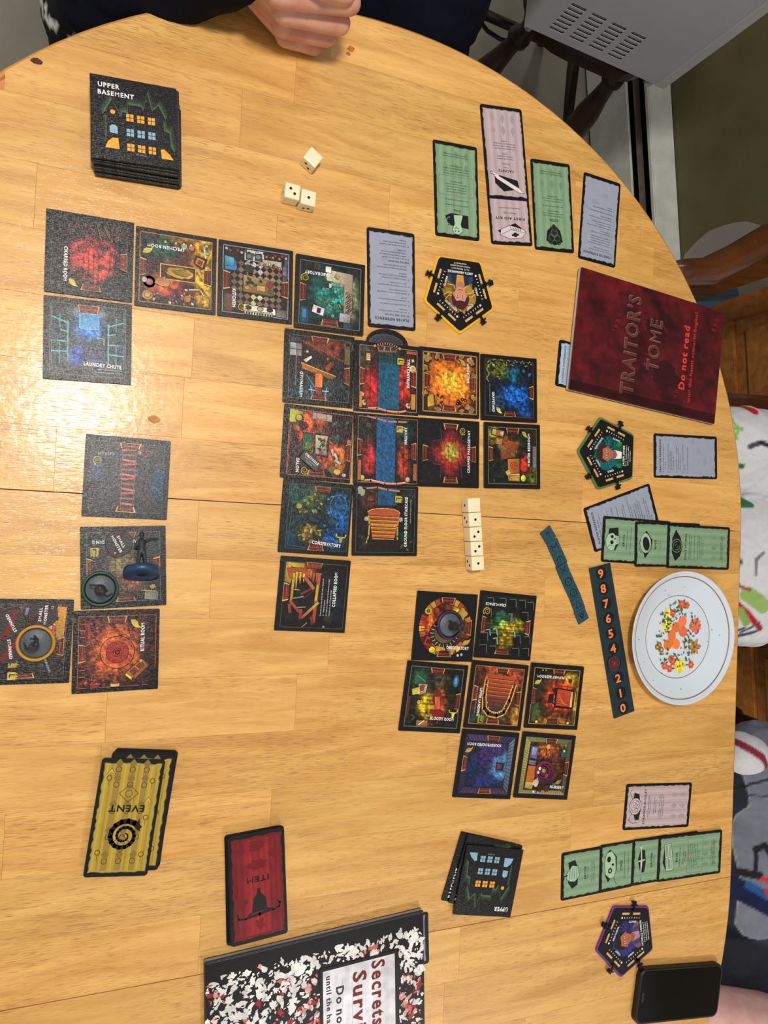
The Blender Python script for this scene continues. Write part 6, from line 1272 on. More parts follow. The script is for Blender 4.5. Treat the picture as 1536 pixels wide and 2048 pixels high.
# ================================================================ DICE
DS = .0158
def dice(px, py, ang, faces, lab, tilt=None, group=None):
    """faces: pips on top, on the side towards picture bottom, on the side towards picture left"""
    c = P(px, py, DS)
    bm = bmesh.new(); bmesh.ops.create_cube(bm, size=DS); bmesh.ops.bevel(bm, geom=bm.edges[:], offset=.0016, segments=3, affect='EDGES', profile=.6)
    for v in bm.verts: v.co.z += DS/2
    o = link('die', bmmesh('die', bm), M['ivory'], None, smooth=True); o.location = (c.x, c.y, 0); o.rotation_euler = (0, 0, ang); tagit(o, lab, 'die', group)
    h = DS/2+.00002
    fr = {'T': (Vector((0, 0, h)), Vector((1, 0, 0)), Vector((0, 1, 0))), 'B': (Vector((0, -h, 0)), Vector((1, 0, 0)), Vector((0, 0, 1))), 'L': (Vector((-h, 0, 0)), Vector((0, 1, 0)), Vector((0, 0, 1)))}
    for key, spots in faces.items():
        n0, u, w_ = fr[key]; nn = n0.normalized()
        for (s, t) in spots:
            v, f = lathe([(.0015, 0), (.0015, .00008), (.0009, .0001), (.0001, .00006)], 14, nn, n0+u*s*DS+w_*t*DS+Vector((0, 0, DS/2)))
            link('pip', mesh('pip', v, f), M['pip'], o)
one = [(0, 0)]; two = [(-.14, .14), (.14, -.14)]; twob = [(-.16, -.16), (.16, .16)]
row = [((958+932)/2+3, 1010, {'L': one}, 'ivory die with a blank top, uppermost of the row of five'), (951, 1038, {'T': one, 'L': two}, 'ivory die showing one pip, second from the top of the row of five'),
       (952, 1068, {'T': twob}, 'ivory die showing two pips in the middle of the row of five'), (954.5, 1097, {'T': twob}, 'ivory die showing two pips, second from the bottom of the row'), (956.5, 1126.5, {'T': one, 'L': two}, 'ivory die showing one pip at the bottom end of the row of five')]
p0, p1 = P(949, 1010, DS), P(956.5, 1127, DS); dv = (p0-p1)/4
for k, (px, py, fc, lab) in enumerate(row):
    px, py = 949+k*1.9, 1010+k*29.2
    dice(px, py, .035, fc, lab)
dice(627, 314, -.62, {'B': two}, 'ivory die with a blank top lying apart from the two touching dice')
dice(585.5, 382, -.1, {'T': two, 'L': one}, 'ivory die showing two pips, left of the two touching dice')
dice(617.5, 395, -.1, {'T': one, 'B': [(-.14, -.1), (.16, 0)]}, 'ivory die showing one pip, right of the two touching dice')

# ================================================================ MINIATURES AND ROUND TOKENS
def mini_base(root, ringcol, r=.0145, ringh=.005):
    v, f = lathe([(r, 0), (r+.0016, .0006), (r+.0018, ringh-.0008), (r+.001, ringh), (r-.0008, ringh), (r-.001, ringh-.0016), (r-.001, .0008)], 40)
    link('clip_ring', mesh('ring', v, f), simple('ring_%d' % (sum(ringcol)), ringcol, .42, noise=.1, scale=200), root, smooth=True)
    v, f = lathe([(r-.0016, .0009), (r-.0016, ringh-.0016), (r-.0024, ringh-.0009), (.0001, ringh-.0009)], 36); link('base_disc', mesh('disc', v, f), M['mini'], root, smooth=True)
def fig_parts(pose, h=.034):
    """small standing person, z up from 0; pose shifts arms/legs"""
    o = Vector((0, 0, 0)); q = []
    hip = Vector((0, 0, h*.5)); ch = Vector((pose.get('lean', 0)*.5, 0, h*.74)); hd = Vector((pose.get('lean', 0), 0, h*.93))
    for s, (fx, fy) in zip((-1, 1), pose['feet']):
        kn = Vector((fx*.5, fy*.6, h*.26)); ft = Vector((fx, fy, .001)); hp = hip+Vector((0, s*.0018, 0))
        q += [capsule(hp, kn, .0022, .0017, 10), capsule(kn, ft, .0017, .0012, 10), capsule(ft, ft+Vector((.002, 0, 0)), .0013, .001, 8)]
    q += [capsule(hip, ch, .0029, .0036, 12), capsule(ch, hd, .0014, .0014, 8), ellips(hd+Vector((0, 0, .001)), (.0026, .0024, .0031), n=12)]
    for s, (e, w_) in zip((-1, 1), pose['arms']):
        sh = ch+Vector((0, s*.0036, .0012)); q += [capsule(sh, Vector(e), .0014, .0011, 8), capsule(Vector(e), Vector(w_), .0011, .0009, 8), ellips(w_, (.0012, .0012, .0012), n=8)]
    if pose.get('coat'): q.append(capsule(hip+Vector((0, 0, .002)), hip-Vector((0, 0, h*.2)), .0036, .0052, 14))
    return q
POSES = [dict(feet=[(.003, -.004), (-.002, .004)], arms=[((.003, -.007, .022), (.007, -.006, .026)), ((-.003, .007, .02), (-.006, .008, .015))], lean=.001, coat=1),
         dict(feet=[(.004, -.003), (-.004, .003)], arms=[((.004, -.006, .022), (.008, -.003, .028)), ((.003, .006, .02), (.008, .004, .024))], lean=.003),
         dict(feet=[(.002, -.004), (-.002, .004)], arms=[((0, -.008, .026), (.002, -.012, .031)), ((0, .007, .02), (.003, .008, .014))], lean=0, coat=1),
         dict(feet=[(0, -.0045), (0, .0045)], arms=[((0, -.009, .03), (.002, -.0165, .031)), ((.0, .006, .021), (.003, .001, .021))], lean=0)]
def miniature(px, py, z, ring, pose, ang, lab, h=.034):
    c = P(px, py, z+.004); r = empty('miniature', (c.x, c.y, z), ang, lab, 'miniature'); mini_base(r, ring)
    o = link('figure', blob(fig_parts(POSES[pose], h), .0005, 2), M['minidark'], r, smooth=True); o.location = (0, 0, .0036); return r
miniature(200.4, 1178, .00215, (36, 66, 48), 0, .4, 'dark figure on a grey base in a dark green ring, seen from above')
miniature(71.5, 1286.6, .00215, (182, 134, 40), 1, 2.2, 'dark crouched figure on a grey base in a mustard yellow ring')
miniature(900.3, 1250, .00215, (58, 26, 62), 2, -.3, 'dark figure on a grey base in a purple ring on the OBSERVATORY tile')
# fallen miniature: lies on its side, the hollow underside of the blue ring facing the bottom of the picture
ft = P(283, 1150, .014)
root = empty('fallen_miniature', (ft.x, ft.y, .00215), 0, 'toppled dark figure lying on its side with a blue ring base, open underneath', 'miniature')
fr_ = bpy.data.objects.new('tmpf', None)
ax = Vector((.03, .93, -.42)).normalized()          # foot -> head
RB = .0152
def placef(o, lift):
    qd = Vector((0, 0, 1)).rotation_difference(ax).to_matrix().to_4x4(); spin = Matrix.Rotation(PI/2, 4, 'Z')
    o.data.transform(Matrix.Translation((0, 0, lift)) @ qd @ spin)
v, f = lathe([(.004, .0008), (.0046, 0), (RB, 0), (RB+.0012, .0006), (RB+.0012, .0062), (RB, .0068), (.0001, .0068)], 44)
f = f[:-2]+[f[-1]]
inner = lathe([(.004, .0008), (.004, .0045), (.0001, .0045)], 24)
ro = link('clip_ring', mesh('r', *merge([(v, f)])), simple('ring_blue', (26, 62, 98), .4, noise=.1, scale=200), root, smooth=True); placef(ro, RB+.0014)
hl = link('hollow', mesh('h', *lathe([(.0043, .0002), (.0043, .0006), (.0001, .0006)], 24)), M['black'], root); placef(hl, RB+.0014)
fg = link('figure', blob([([Vector(p) for p in vv_], ff_) for vv_, ff_ in fig_parts(POSES[3], .036)], .0005, 2), M['minidark'], root, smooth=True)
fg.data.transform(Matrix.Translation((0, 0, .0064))); placef(fg, RB+.0014)
TB = simple('token_black', (30, 24, 27), .42, noise=.3, scale=250, bump=.3, bscale=700)
def round_token(px, py, ang, words, num, lab, r=.0122, red=False, z=.00215):
    c = P(px, py, z+.002); o = empty('monster_token', (c.x, c.y, z), ang, lab, 'token')
    pts = [(r*math.cos(t), r*math.sin(t)) for t in [2*PI*i/40 for i in range(40)]]
    pts = [(x, y) if not (x > r*.5 and y < -r*.5) else (x*1.16, y*1.16) for x, y in pts]
    v, f = bevprism(pts, 0, .0018, .0003); link('disc', mesh('t', v, f), TB, o)
    a = Art(24, 24, .0244); a.ring(12, 12, 11.2, .35, (96, 84, 86)); 
    for i in range(9): a.blob(5+(i*37 % 14), 5+(i*23 % 14), 2.4, (64, 34, 38) if not red else (120, 34, 38), i, 10, .4)
    for i, w_ in enumerate(words): a.text(w_, 12, 12+(i-(len(words)-1)/2)*4.4, 2.5, min(18.5, len(w_)*2.5), 0, WT)
    if num: a.text(num, 18.5, 19, 2, None, 0, (200, 196, 196))
    a.build('printed_face', M['card'], o, .00183)
round_token(238, 1086, math.radians(-62), ['MONSTER', 'SMALL'][::-1], '8', 'round black SMALL MONSTER token numbered 8 beside the toppled figure')
round_token(86, 1229, math.radians(84), ['SMALL', 'MONSTER'], '13', 'round black SMALL MONSTER token numbered 13 on the cut-off tile')
round_token(22, 1246, math.radians(115), ['STUNNED'], None, 'black STUNNED token nearer the top edge of the cut-off tile', red=True)
round_token(20, 1299, math.radians(-84), ['STUNNED'], None, 'black STUNNED token left of the mustard-ringed figure', red=True)
c, t = fit([(609.8, 898.7), (644.2, 929), (632.7, 945.6), (599, 913.3)], .004)
c = P(621.5, 921.7, .004)
o = empty('obstacle_token', (c.x, c.y, .0022), t, 'small dark rectangular OBSTACLE token lying on the SALON tile', 'token')
v, f = bevprism(rrect(.0235, .0112, .0016, 3), 0, .0018, .0003); link('board', mesh('o', v, f), TB, o)
a = Art(47, 22, .0235); a.grid(1, 1, 46, 21, 12, 6, lambda x, y: [60+40*fbm(x*.2, y*.3)]*3); a.text('OBSTACLE', 23.5, 6.5, 5, 36, 0, WT); a.para(['It costs 1 movement to', 'leave this tile.'], 23.5, 12.5, 2.4, 4.4, (190, 190, 190), anchor='c'); a.build('printed_face', M['card'], o, .00182)

# ================================================================ RED BOOK
c, t = fit([(1165.4, 532.5), (1447.4, 624), (1430.3, 848.6), (1134.4, 780.5)], .0065)
BW_, BH_ = .2335, .1505
bk = empty('tome', (c.x, c.y, 0), t, "worn dark red booklet titled TRAITOR'S TOME lying at the table edge", 'book')
v, f = bevprism(rrect(BW_-.001, BH_-.001, .001, 1), .0006, .0058, .0002); link('pages', mesh('p', v, f), simple('paper_pages', (206, 200, 190), .8, noise=.1, scale=300, stretch=(1, 1, 40)), bk)
CRD = simple('red_cover_edge', (70, 20, 26), .45, noise=.3, scale=60)
for nm, z0, z1 in (('back_cover', 0, .0006), ('front_cover', .0058, .0066)):
    v, f = bevprism(rrect(BW_, BH_, .0016, 2), z0+.00045 if nm == 'back_cover' else z0, z1+(.0001 if nm == 'back_cover' else 0), .0001); link(nm, mesh(nm, v, f), CRD, bk)
a = Art(2335, 1505, BW_)
def tomec(x, y):
    k = .62+.75*fbm(x*.006, y*.006)+.25*(fbm(x*.03, y*.03)-.5); e = min(x, 2335-x, y, 1505-y)/180; ed = 0 if e > 1 else (1-e)*.35
    k2 = max(0, fbm(x*.004+7, y*.005+3)-.56)*3
    return [(80+70*ed*.6)*k*(1-.5*k2), 20*k, 27*k]
a.grid(12, 12, 2323, 1493, 84, 56, tomec)
a.grid(12, 1380, 2323, 1493, 40, 4, lambda x, y: [q*.55 for q in tomec(x, y)])
for x, y, r, y2 in ((1230, 500, 190, 110), (1360, 330, 150, 90), (1490, 1010, 210, 120), (1380, 1120, 150, 90), (1900, 560, 90, 60)): a.blob(x, y, r, (52, 16, 22), 5, 26, .22, y2, 30)
for i in range(40): a.blob(120+(i*523 % 2100), 100+(i*331 % 1300), 14+i % 5*7, (120, 30, 32) if i % 3 else (48, 14, 20), i, 9, .5, 10)
a.ring(420, 430, 50, 7, (130, 36, 36)); a.ring(420, 430, 28, 6, (130, 36, 36))
def painted_relief(s, x, y, h, wd):  # flat lettering; offset dark and pale copies paint its shadow and highlight
    for dx, dy, c_ in ((7, 8, (30, 9, 14)), (-5, -6, (152, 112, 106)), (0, 0, (92, 52, 50))): a.text(s, x+dx, y+dy, h, wd, -90, c_)
painted_relief("TRAITOR'S", 850, 765, 205, 1270); painted_relief('TOME', 1220, 690, 190, 680)
a.text('Do not read', 1715, 740, 95, 860, -90, (222, 66, 56)); a.text('until the haunt scenario begins!', 1850, 710, 54, 1200, -90, (206, 56, 50), 'r')
a.build('printed_cover', M['cover'], bk, .00663)

# ================================================================ NOTEBOOK
tl_, tr_ = P(411, 1924, .0065), P(845, 1820, .0065); d_ = (tr_-tl_).normalized(); NW, NH = .233, .1505
c_ = (tl_+tr_)/2+Vector((d_.y, -d_.x, 0))*NH/2
nb = empty('notebook', (c_.x, c_.y, 0), math.atan2(d_.y, d_.x), 'black marbled notebook titled Secrets of Survival at the bottom picture edge', 'book')
v, f = bevprism(rrect(NW-.001, NH-.001, .001, 1), .001, .0058, .0002); link('pages', mesh('p', v, f), simple('paper_pages_grey', (150, 152, 160), .8, noise=.15, scale=300), nb)
NBD = simple('notebook_cover_edge', (22, 22, 25), .4, noise=.2, scale=100)
for nm, z0, z1 in (('back_cover', .00045, .001), ('front_cover', .0058, .0066)):
    v, f = bevprism(rrect(NW, NH, .0016, 2), z0, z1, .0001); link(nm, mesh(nm, v, f), NBD, nb)
a = Art(2330, 1505, NW); a.rect(4, 4, 2326, 1501, (11, 11, 13))
R = random.Random(9)
a.line([(10, 14), (2320, 14)], 5, (70, 70, 76))
for i in range(116): a.line([(14+i*20, 26), (26+i*20, 26)], 4, (110, 110, 114), same=i > 0)
base_L = a.L
for i in range(1700):
    a.L = base_L+i % 70
    x, y = R.uniform(20, 2310), R.uniform(175, 1495)
    if 1140 < x < 2035 and 330 < y: 
        continue
    ang = fbm(x*.004, y*.004)*720; k = R.random(); L_ = 12+k*k*40; red = fbm(x*.0035+4, y*.0035) > .57 and R.random() < .6
    colr = R.choice([(232, 230, 226), (226, 224, 222), (214, 212, 212)]) if not red else R.choice([(196, 104, 96), (150, 40, 40), (216, 150, 140)])
    a.blob(x, y, L_, colr, i, 11, .42, L_*R.uniform(.35, .8), ang+R.uniform(-50, 50), )
a.L = base_L+72; a.rect(1150, 350, 2030, 1501, (12, 12, 14)); a.rect(1185, 385, 1985, 1501, (224, 224, 230)); 
for i in range(7): a.rect(1200+i*110, 400, 1203+i*110+50, 1500, (216, 217, 226))
for x in (1395, 1500, 1570, 1740): a.line([(x, 500), (x, 1500)], 2.5, (150, 150, 160))
DR = (112, 20, 28)
a.text('Secrets of', 1800, 880, 150, 950, 90, DR); a.text('Survival', 1590, 950, 150, 960, 90, DR); a.text('Do not read', 1370, 960, 84, 780, 90, (34, 34, 38), 'b'); a.text('until the haunt scenario begins!', 1250, 1120, 56, 1360, 90, (34, 34, 38), 'b')
a.build('printed_cover', M['cover'], nb, .00663)

# ================================================================ PLATE
pc = (P(1266, 1280, .018)+P(1482, 1270, .018)+P(1375, 1140, .018)+P(1362, 1418, .018))/4
pl = empty('plate', (pc.x, pc.y, 0), 0, 'white round plate with brown rings and an orange flower print, with crumbs', 'plate')
PR = .0845
def prz(r):
    return .0035 if r < .052 else .0035+(.0125*((r-.052)/(PR-.052))**1.15)
prof = [(.0001, .0012), (.045, .0012), (.047, 0), (.05, 0), (.052, .0014)]+[(r, prz(r)-.0022) for r in (.06, .068, .076, .082)]+[(PR-.0006, prz(PR)-.0016), (PR, prz(PR)-.0004), (PR-.0008, prz(PR)+.0002)]+[(r, prz(r)) for r in (.082, .076, .07, .064, .058, .054, .05, .03, .0001)]
v, f = lathe(prof, 96); link('dish', mesh('plate', v, f), M['plate'], pl, smooth=True)
BRN = simple('plate_brown_line', (150, 118, 84), .3, noise=.05, scale=100)
for r in (.0525, .0775):
    v, f = lathe([(r-.0007, prz(r-.0007)+.00006), (r-.0006, prz(r-.0006)+.00022), (r+.0006, prz(r+.0006)+.00022), (r+.0007, prz(r+.0007)+.00006)], 96); f = f[:-2]; link('brown_ring', mesh('ring', v, f), BRN, pl, smooth=True)
a = Art(100, 100, .104)
def flower(x, y, r, n, col, cc, seed=0, wd=.45, rot=0):
    for i in range(n):
        t = 2*PI*i/n+rot; a.ell(x+r*.55*math.cos(t), y+r*.55*math.sin(t), r*.55, r*wd*.5, tuple(min(255, q*(1+.12*(i % 2))) for q in col), math.degrees(t), 10)
    a.ell(x, y, r*.2, r*.2, cc)
def leaf(x, y, l, ang, col=(84, 110, 58)):
    c_, s_ = math.cos(math.radians(ang)), math.sin(math.radians(ang)); w_ = l*.24
    a.poly([(x, y), (x+l*.45*c_-w_*s_, y+l*.45*s_+w_*c_), (x+l*c_, y+l*s_), (x+l*.45*c_+w_*s_, y+l*.45*s_-w_*c_)], col)
OG = (232, 112, 72)
for k in range(3): leaf(54, 38, 14, 30+k*120); leaf(40, 55, 14, 30+k*120)
for x, y in ((78, 38), (76, 64), (56, 12), (33, 28)):
    for k in range(5): leaf(x, y, 10, 20+k*72)
flower(54, 38, 13, 3, OG, (200, 150, 50), wd=1.0, rot=PI/6+PI/2+PI/3); flower(40, 55, 13, 3, (240, 120, 60), (200, 150, 50), wd=1.0, rot=-PI/2)
for x, y, r, n, cl, cc in ((78, 38, 9, 12, (222, 106, 84), (190, 140, 60)), (32, 36, 8, 7, (226, 210, 60), (150, 150, 40)), (34, 20, 7, 6, (230, 216, 90), (150, 150, 40)), (76, 64, 10, 6, (178, 124, 70), (120, 70, 40)), (52, 86, 9, 8, (222, 206, 50), (150, 150, 40))): flower(x, y, r, n, cl, cc)
for x, y in ((56, 10), (64, 12), (42, 20), (38, 76), (36, 88), (28, 84), (70, 86), (41, 80)): flower(x, y, 4.4, 6, (206, 88, 62), (240, 190, 90), wd=.9)
for x, y in ((20, 58), (23, 64), (17, 60)): a.ell(x, y, 3.6, 3.6, (150, 106, 52)); a.ell(x, y, 1.6, 1.6, (222, 196, 90))
R = random.Random(2)
for i in range(170):
    t = R.uniform(0, 2*PI); r = R.uniform(10, 42); x, y = 49+r*math.cos(t)*.86, 49+r*math.sin(t)
    if math.hypot(x-54, y-38) < 13 or math.hypot(x-40, y-55) < 13: continue
    leaf(x, y, R.uniform(3, 6.4), R.uniform(0, 360), R.choice([(92, 112, 60), (70, 92, 60), (120, 130, 60), (96, 84, 50)]))
a.build('flower_print', M['card'], pl, .0037)
for i in range(26):
    t = R.uniform(0, 2*PI); r = R.uniform(.012, .07); s_ = R.uniform(.0003, .0008)
    pts = [(s_*math.cos(2*PI*k/5)*R.uniform(.6, 1.3), s_*math.sin(2*PI*k/5)) for k in range(5)]; v, f = prism(pts, 0, .0005)
    if i == 0: CM = simple('crumb_dark', (96, 80, 66), .8, noise=.3, scale=400)
    tagit(link('crumb', mesh('c', v, f), CM, loc=(pc.x+r*math.cos(t), pc.y+r*math.sin(t), prz(r)+.0005)), 'tiny dark crumb scattered on the white plate', 'crumb', 'crumbs on the plate')

# ================================================================ PHONE
c, t = fit([(1288, 1943), (1445, 1925), (1434, 2034), (1268, 2050)], .008)
ph = empty('phone', (c.x, c.y, 0), t, 'black smartphone lying screen down-dark at the lower right table edge', 'phone')
ph['label'] = 'black smartphone with a dark screen at the lower right table edge'
v, f = bevprism(rrect(.137, .0665, .0095, 6), 0, .0082, .0009); link('case', mesh('c', v, f), M['phoneb'], ph)
v, f = bevprism(rrect(.1315, .061, .0075, 6), .0082, .0087, .0002); link('screen', mesh('s', v, f), M['phone'], ph)
v, f = bevprism(rrect(.004, .012, .0018, 3), 0, .0002, .00005); o = link('speaker_slot', mesh('s', v, f), M['black'], ph, loc=(-.062, 0, .0087))

# ================================================================ CHAIRS
def turned_leg(a, b, r=.019, seg=None):
    """turned leg from a (top) to b (foot)"""
    a = Vector(a); b = Vector(b); L = (b-a).length
    ks = [(0, .8), (.05, .95), (.1, .7), (.12, 1.1), (.15, 1.1), (.17, .75), (.24, .9), (.34, 1.25), (.44, 1.3), (.52, 1.0), (.56, .7), (.58, 1.15), (.61, 1.15), (.63, .75), (.66, 1.05), (.69, 1.05), (.71, .8), (.85, .75), (1, .55)]
    return lathe([(r*k, L*t) for t, k in ks], 16, b-a, a)
def chair(name, c, rz, lab, seatw=.44, seatd=.42, back='bow', zs=-.28, arms=False, mat=None):
    mat = mat or M['dark']; r = empty(name, (c[0], c[1], FZ), rz, lab, 'chair'); Z = zs-FZ
    sh = round_poly([(seatw/2, seatd/2), (-seatw/2, seatd/2), (-seatw/2*.92, -seatd/2), (seatw/2*.92, -seatd/2)], .09, 6)
    v, f = bevprism(sh, Z-.032, Z, .008); link('seat', mesh('seat', v, f), mat, r)
    lg = []
    for sx in (-1, 1):
        for sy in (-1, 1):
            top = Vector((sx*seatw*.33, sy*seatd*.33, Z-.03)); ft = Vector((sx*(seatw*.5+.01), sy*(seatd*.5+.01), 0)); lg.append((top, ft))
            v, f = turned_leg(top, ft); link('leg', mesh('leg', v, f), mat, r, smooth=True)
    for i, j in ((0, 1), (2, 3)):
        p, q = lg[i][0].lerp(lg[i][1], .55), lg[j][0].lerp(lg[j][1], .55); v, f = tube([p, p.lerp(q, .5), q], [.009, .013, .009], 10); link('stretcher', mesh('s', v, f), mat, r, smooth=True)
    p, q = lg[0][0].lerp(lg[1][1], .5), lg[2][0].lerp(lg[3][1], .5); p.z = q.z = Z*.42; v, f = tube([p, q], .01, 10); link('stretcher', mesh('s', v, f), mat, r, smooth=True)
    if back == 'bow':
        pts = [(seatw*.44*math.cos(t), seatd*.36+.03+.08*math.sin(t), Z-.005+.46*math.sin(t)) for t in [PI*i/18 for i in range(19)]]
        v, f = tube(pts, .014, 10); link('back_bow', mesh('b', v, f), mat, r, smooth=True)
        for k in range(7):
            x = (k-3)*seatw*.105; t = math.acos(max(-1, min(1, x*1.15/(seatw*.44)))); v, f = tube([(x, seatd*.4, Z-.005), (x*1.15, seatd*.36+.03+.08*math.sin(t), Z+.46*math.sin(t)-.01)], .006, 8); link('spindle', mesh('s', v, f), mat, r, smooth=True)
    if arms:
        R_, zA = .40, Z+.205
        inv = (Matrix.Translation((c[0], c[1], FZ)) @ Matrix.Rotation(rz, 4, 'Z')).inverted()
        wp = [(.735, .335), (.79, .346), (.833, .352), (.886, .377), (.953, .415), (1.05, .45), (1.2, .455), (1.36, .38), (1.45, .22), (1.475, 0), (1.44, -.19), (1.34, -.31), (1.2, -.35), (1.08, -.345)]
        pts = [inv @ Vector((x, y, -.062)) for x, y in wp]; rad = [.015, .02, .022, .023, .024]+[.026]*7+[.022, .014]
        v, f = tube(pts, rad, 12); link('arm_bow', mesh('arm', v, f), mat, r, smooth=True)
        for k in range(3, 9):
            q_ = inv @ Vector((*[(1.0, .43), (1.12, .452), (1.29, .42), (1.42, .29), (1.465, .11), (1.46, -.1), (1.39, -.25), (1.27, -.33), (1.14, -.35)][k], -.07)); v, f = turned_leg(q_, (q_.x*.5, min(q_.y*.6, seatd*.42), Z-.006), .009); link('spindle', mesh('s', v, f), mat, r, smooth=True)
    return r
# appliance chair near the far wall
A0, B0 = P(1052, 52, -.265), P(1310, 168, -.265)
ed = (B0-A0).normalized(); nrm = Vector((-ed.y, ed.x, 0)); ANG = math.atan2(ed.y, ed.x); LAB = (B0-A0).length
cc = (A0+B0)/2+nrm*.192+ed*.016
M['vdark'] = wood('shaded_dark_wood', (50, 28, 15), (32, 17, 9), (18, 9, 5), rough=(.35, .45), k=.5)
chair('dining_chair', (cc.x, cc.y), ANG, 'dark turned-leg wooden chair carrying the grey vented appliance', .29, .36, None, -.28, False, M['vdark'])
# grey steel appliance: vented cabinet standing on the chair
ap = empty('vented_appliance', (A0.x, A0.y, -.272), ANG, 'grey steel microwave-like box with rows of vent slots, standing on the dark chair', 'appliance')
DP, HT = .36, .27
def abox(name, x0, x1, y0, y1, z0, z1, m, bev=.002, par=None):
    bm = bmesh.new(); add_box(bm, ((x0+x1)/2, (y0+y1)/2, (z0+z1)/2), (x1-x0, y1-y0, z1-z0))
    if bev: bmesh.ops.bevel(bm, geom=bm.edges[:], offset=bev, segments=2, affect='EDGES')
    return link(name, bmmesh(name, bm), m, par or ap)
# vented side wall: real slots cut as gaps between strips
slots = []
nc, nr = 4, 7
def slot_xy(i, j): return .075+i*.042, .215-j*.0165
V, F = [], []
sx0 = LAB; 
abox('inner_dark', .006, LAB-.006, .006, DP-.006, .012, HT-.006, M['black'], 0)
# front sheet with slots: build from cells
xs = [0]; 
cols_ = [(.032+i*.039, .032+i*.039+.027) for i in range(4)]
rows_ = [(.0235+j*.0094, .0235+j*.0094+.0056) for j in range(7)]
gx = sorted({0, LAB}|{a for c_ in cols_ for a in c_}); gz = sorted({.007, HT}|{a for c_ in rows_ for a in c_})
bm = bmesh.new()
for i in range(len(gx)-1):
    for j in range(len(gz)-1):
        if (gx[i], gx[i+1]) in cols_ and any(abs(gz[j]-r_[0]) < 1e-9 for r_ in rows_): continue
        vs = [bm.verts.new((x, 0, z)) for x, z in ((gx[i], gz[j]), (gx[i+1], gz[j]), (gx[i+1], gz[j+1]), (gx[i], gz[j+1]))]; bm.faces.new(vs)
bmesh.ops.remove_doubles(bm, verts=bm.verts[:], dist=1e-6); me = bpy.data.meshes.new('side'); bm.to_mesh(me); bm.free()
sd = link('side_panel', me, M['steel'], ap); so_ = sd.modifiers.new('s', 'SOLIDIFY'); so_.thickness = .0012; so_.offset = -1 if False else 1
for cx0, cx1 in cols_:
    for z0, z1 in rows_:
        bm = bmesh.new(); add_box(bm, ((cx0+cx1)/2, .0035, z0-.0002), (cx1-cx0-.001, .0045, .0008), Matrix.Rotation(-.5, 3, 'X')); link('louvre', bmmesh('louvre', bm), M['steell'], ap)
abox('back_panel', -.0015, .0, -.001, DP, .004, HT, M['steell'], 0)
abox('top_panel', 0, LAB, .0, DP, HT-.001, HT, M['steel'], 0)
abox('rear_panel', 0, LAB, DP-.001, DP, .006, HT, M['steel'], 0)
abox('front_bezel', LAB+.0012, LAB+.022, -.002, DP, .004, HT+.001, M['steell'], .002)
v, f = lathe([(.0045, 0), (.0045, .0015), (.003, .0025), (.0001, .0027)], 16, (-1, 0, 0), (-.0015, .035, .04)); link('screw', mesh('sc', v, f), M['screw'], ap)
for x, y in ((.012, .012), (LAB-.006, .008), (.012, DP-.02), (LAB-.006, DP-.02)):
    v, f = lathe([(.007, -.008), (.008, 0), (.008, .007)], 14, None, (x, y, 0)); link('foot', mesh('ft', v, f), M['steell'], ap)
# power cord from the appliance
cp = [P(948, 10, -.5), P(955, 36, -.52), P(975, 62, -.55), P(1000, 78, -.56), P(1022, 84, -.55), P(1045, 70, -.45), A0+nrm*.2+ed*-.012+Vector((0, 0, .06))]
v, f = tube(cp, .0042, 8); tagit(link('power_cord', mesh('cord', v, f), simple('cord_black', (16, 15, 15), .5, noise=.1, scale=100), smooth=True), 'black power cord hanging from the grey appliance to the floor', 'cord')
# captain's chair of the person in white, its arm bow shows beyond the red book
chair('captains_chair', (1.19, -.005), -PI/2-.04, 'glossy dark wooden armchair with a curved arm rail by the spackled wall', .5, .44, None, -.28, True)
chair('side_chair', (1.24, -.66), -PI/2, 'dark wooden chair under the person in the grey shirt', .44, .42, 'bow', -.28)
chair('side_chair', (.24, .92), PI*0, 'dark wooden chair under the person in navy', .42, .42, 'bow', -.28)

# ================================================================ PEOPLE
def paint(me, fn, M4=None):
    at = me.color_attributes.new('Col', 'FLOAT_COLOR', 'POINT'); arr = np.ones((len(me.vertices), 4), np.float32)
    for i, v_ in enumerate(me.vertices): arr[i, :3] = lin([min(255, max(0, q)) for q in fn(v_.co)])
    at.data.foreach_set('color', arr.ravel())
def wrinkle(me, fn, amp):
    n = len(me.vertices); co = np.zeros(n*3); no = np.zeros(n*3); me.vertices.foreach_get('co', co); me.vertices.foreach_get('normal', no)
    co = co.reshape(-1, 3); no = no.reshape(-1, 3); d = np.array([fn(*p)-.5 for p in co])*amp
    co += no*d[:, None]; me.vertices.foreach_set('co', co.ravel()); me.update()
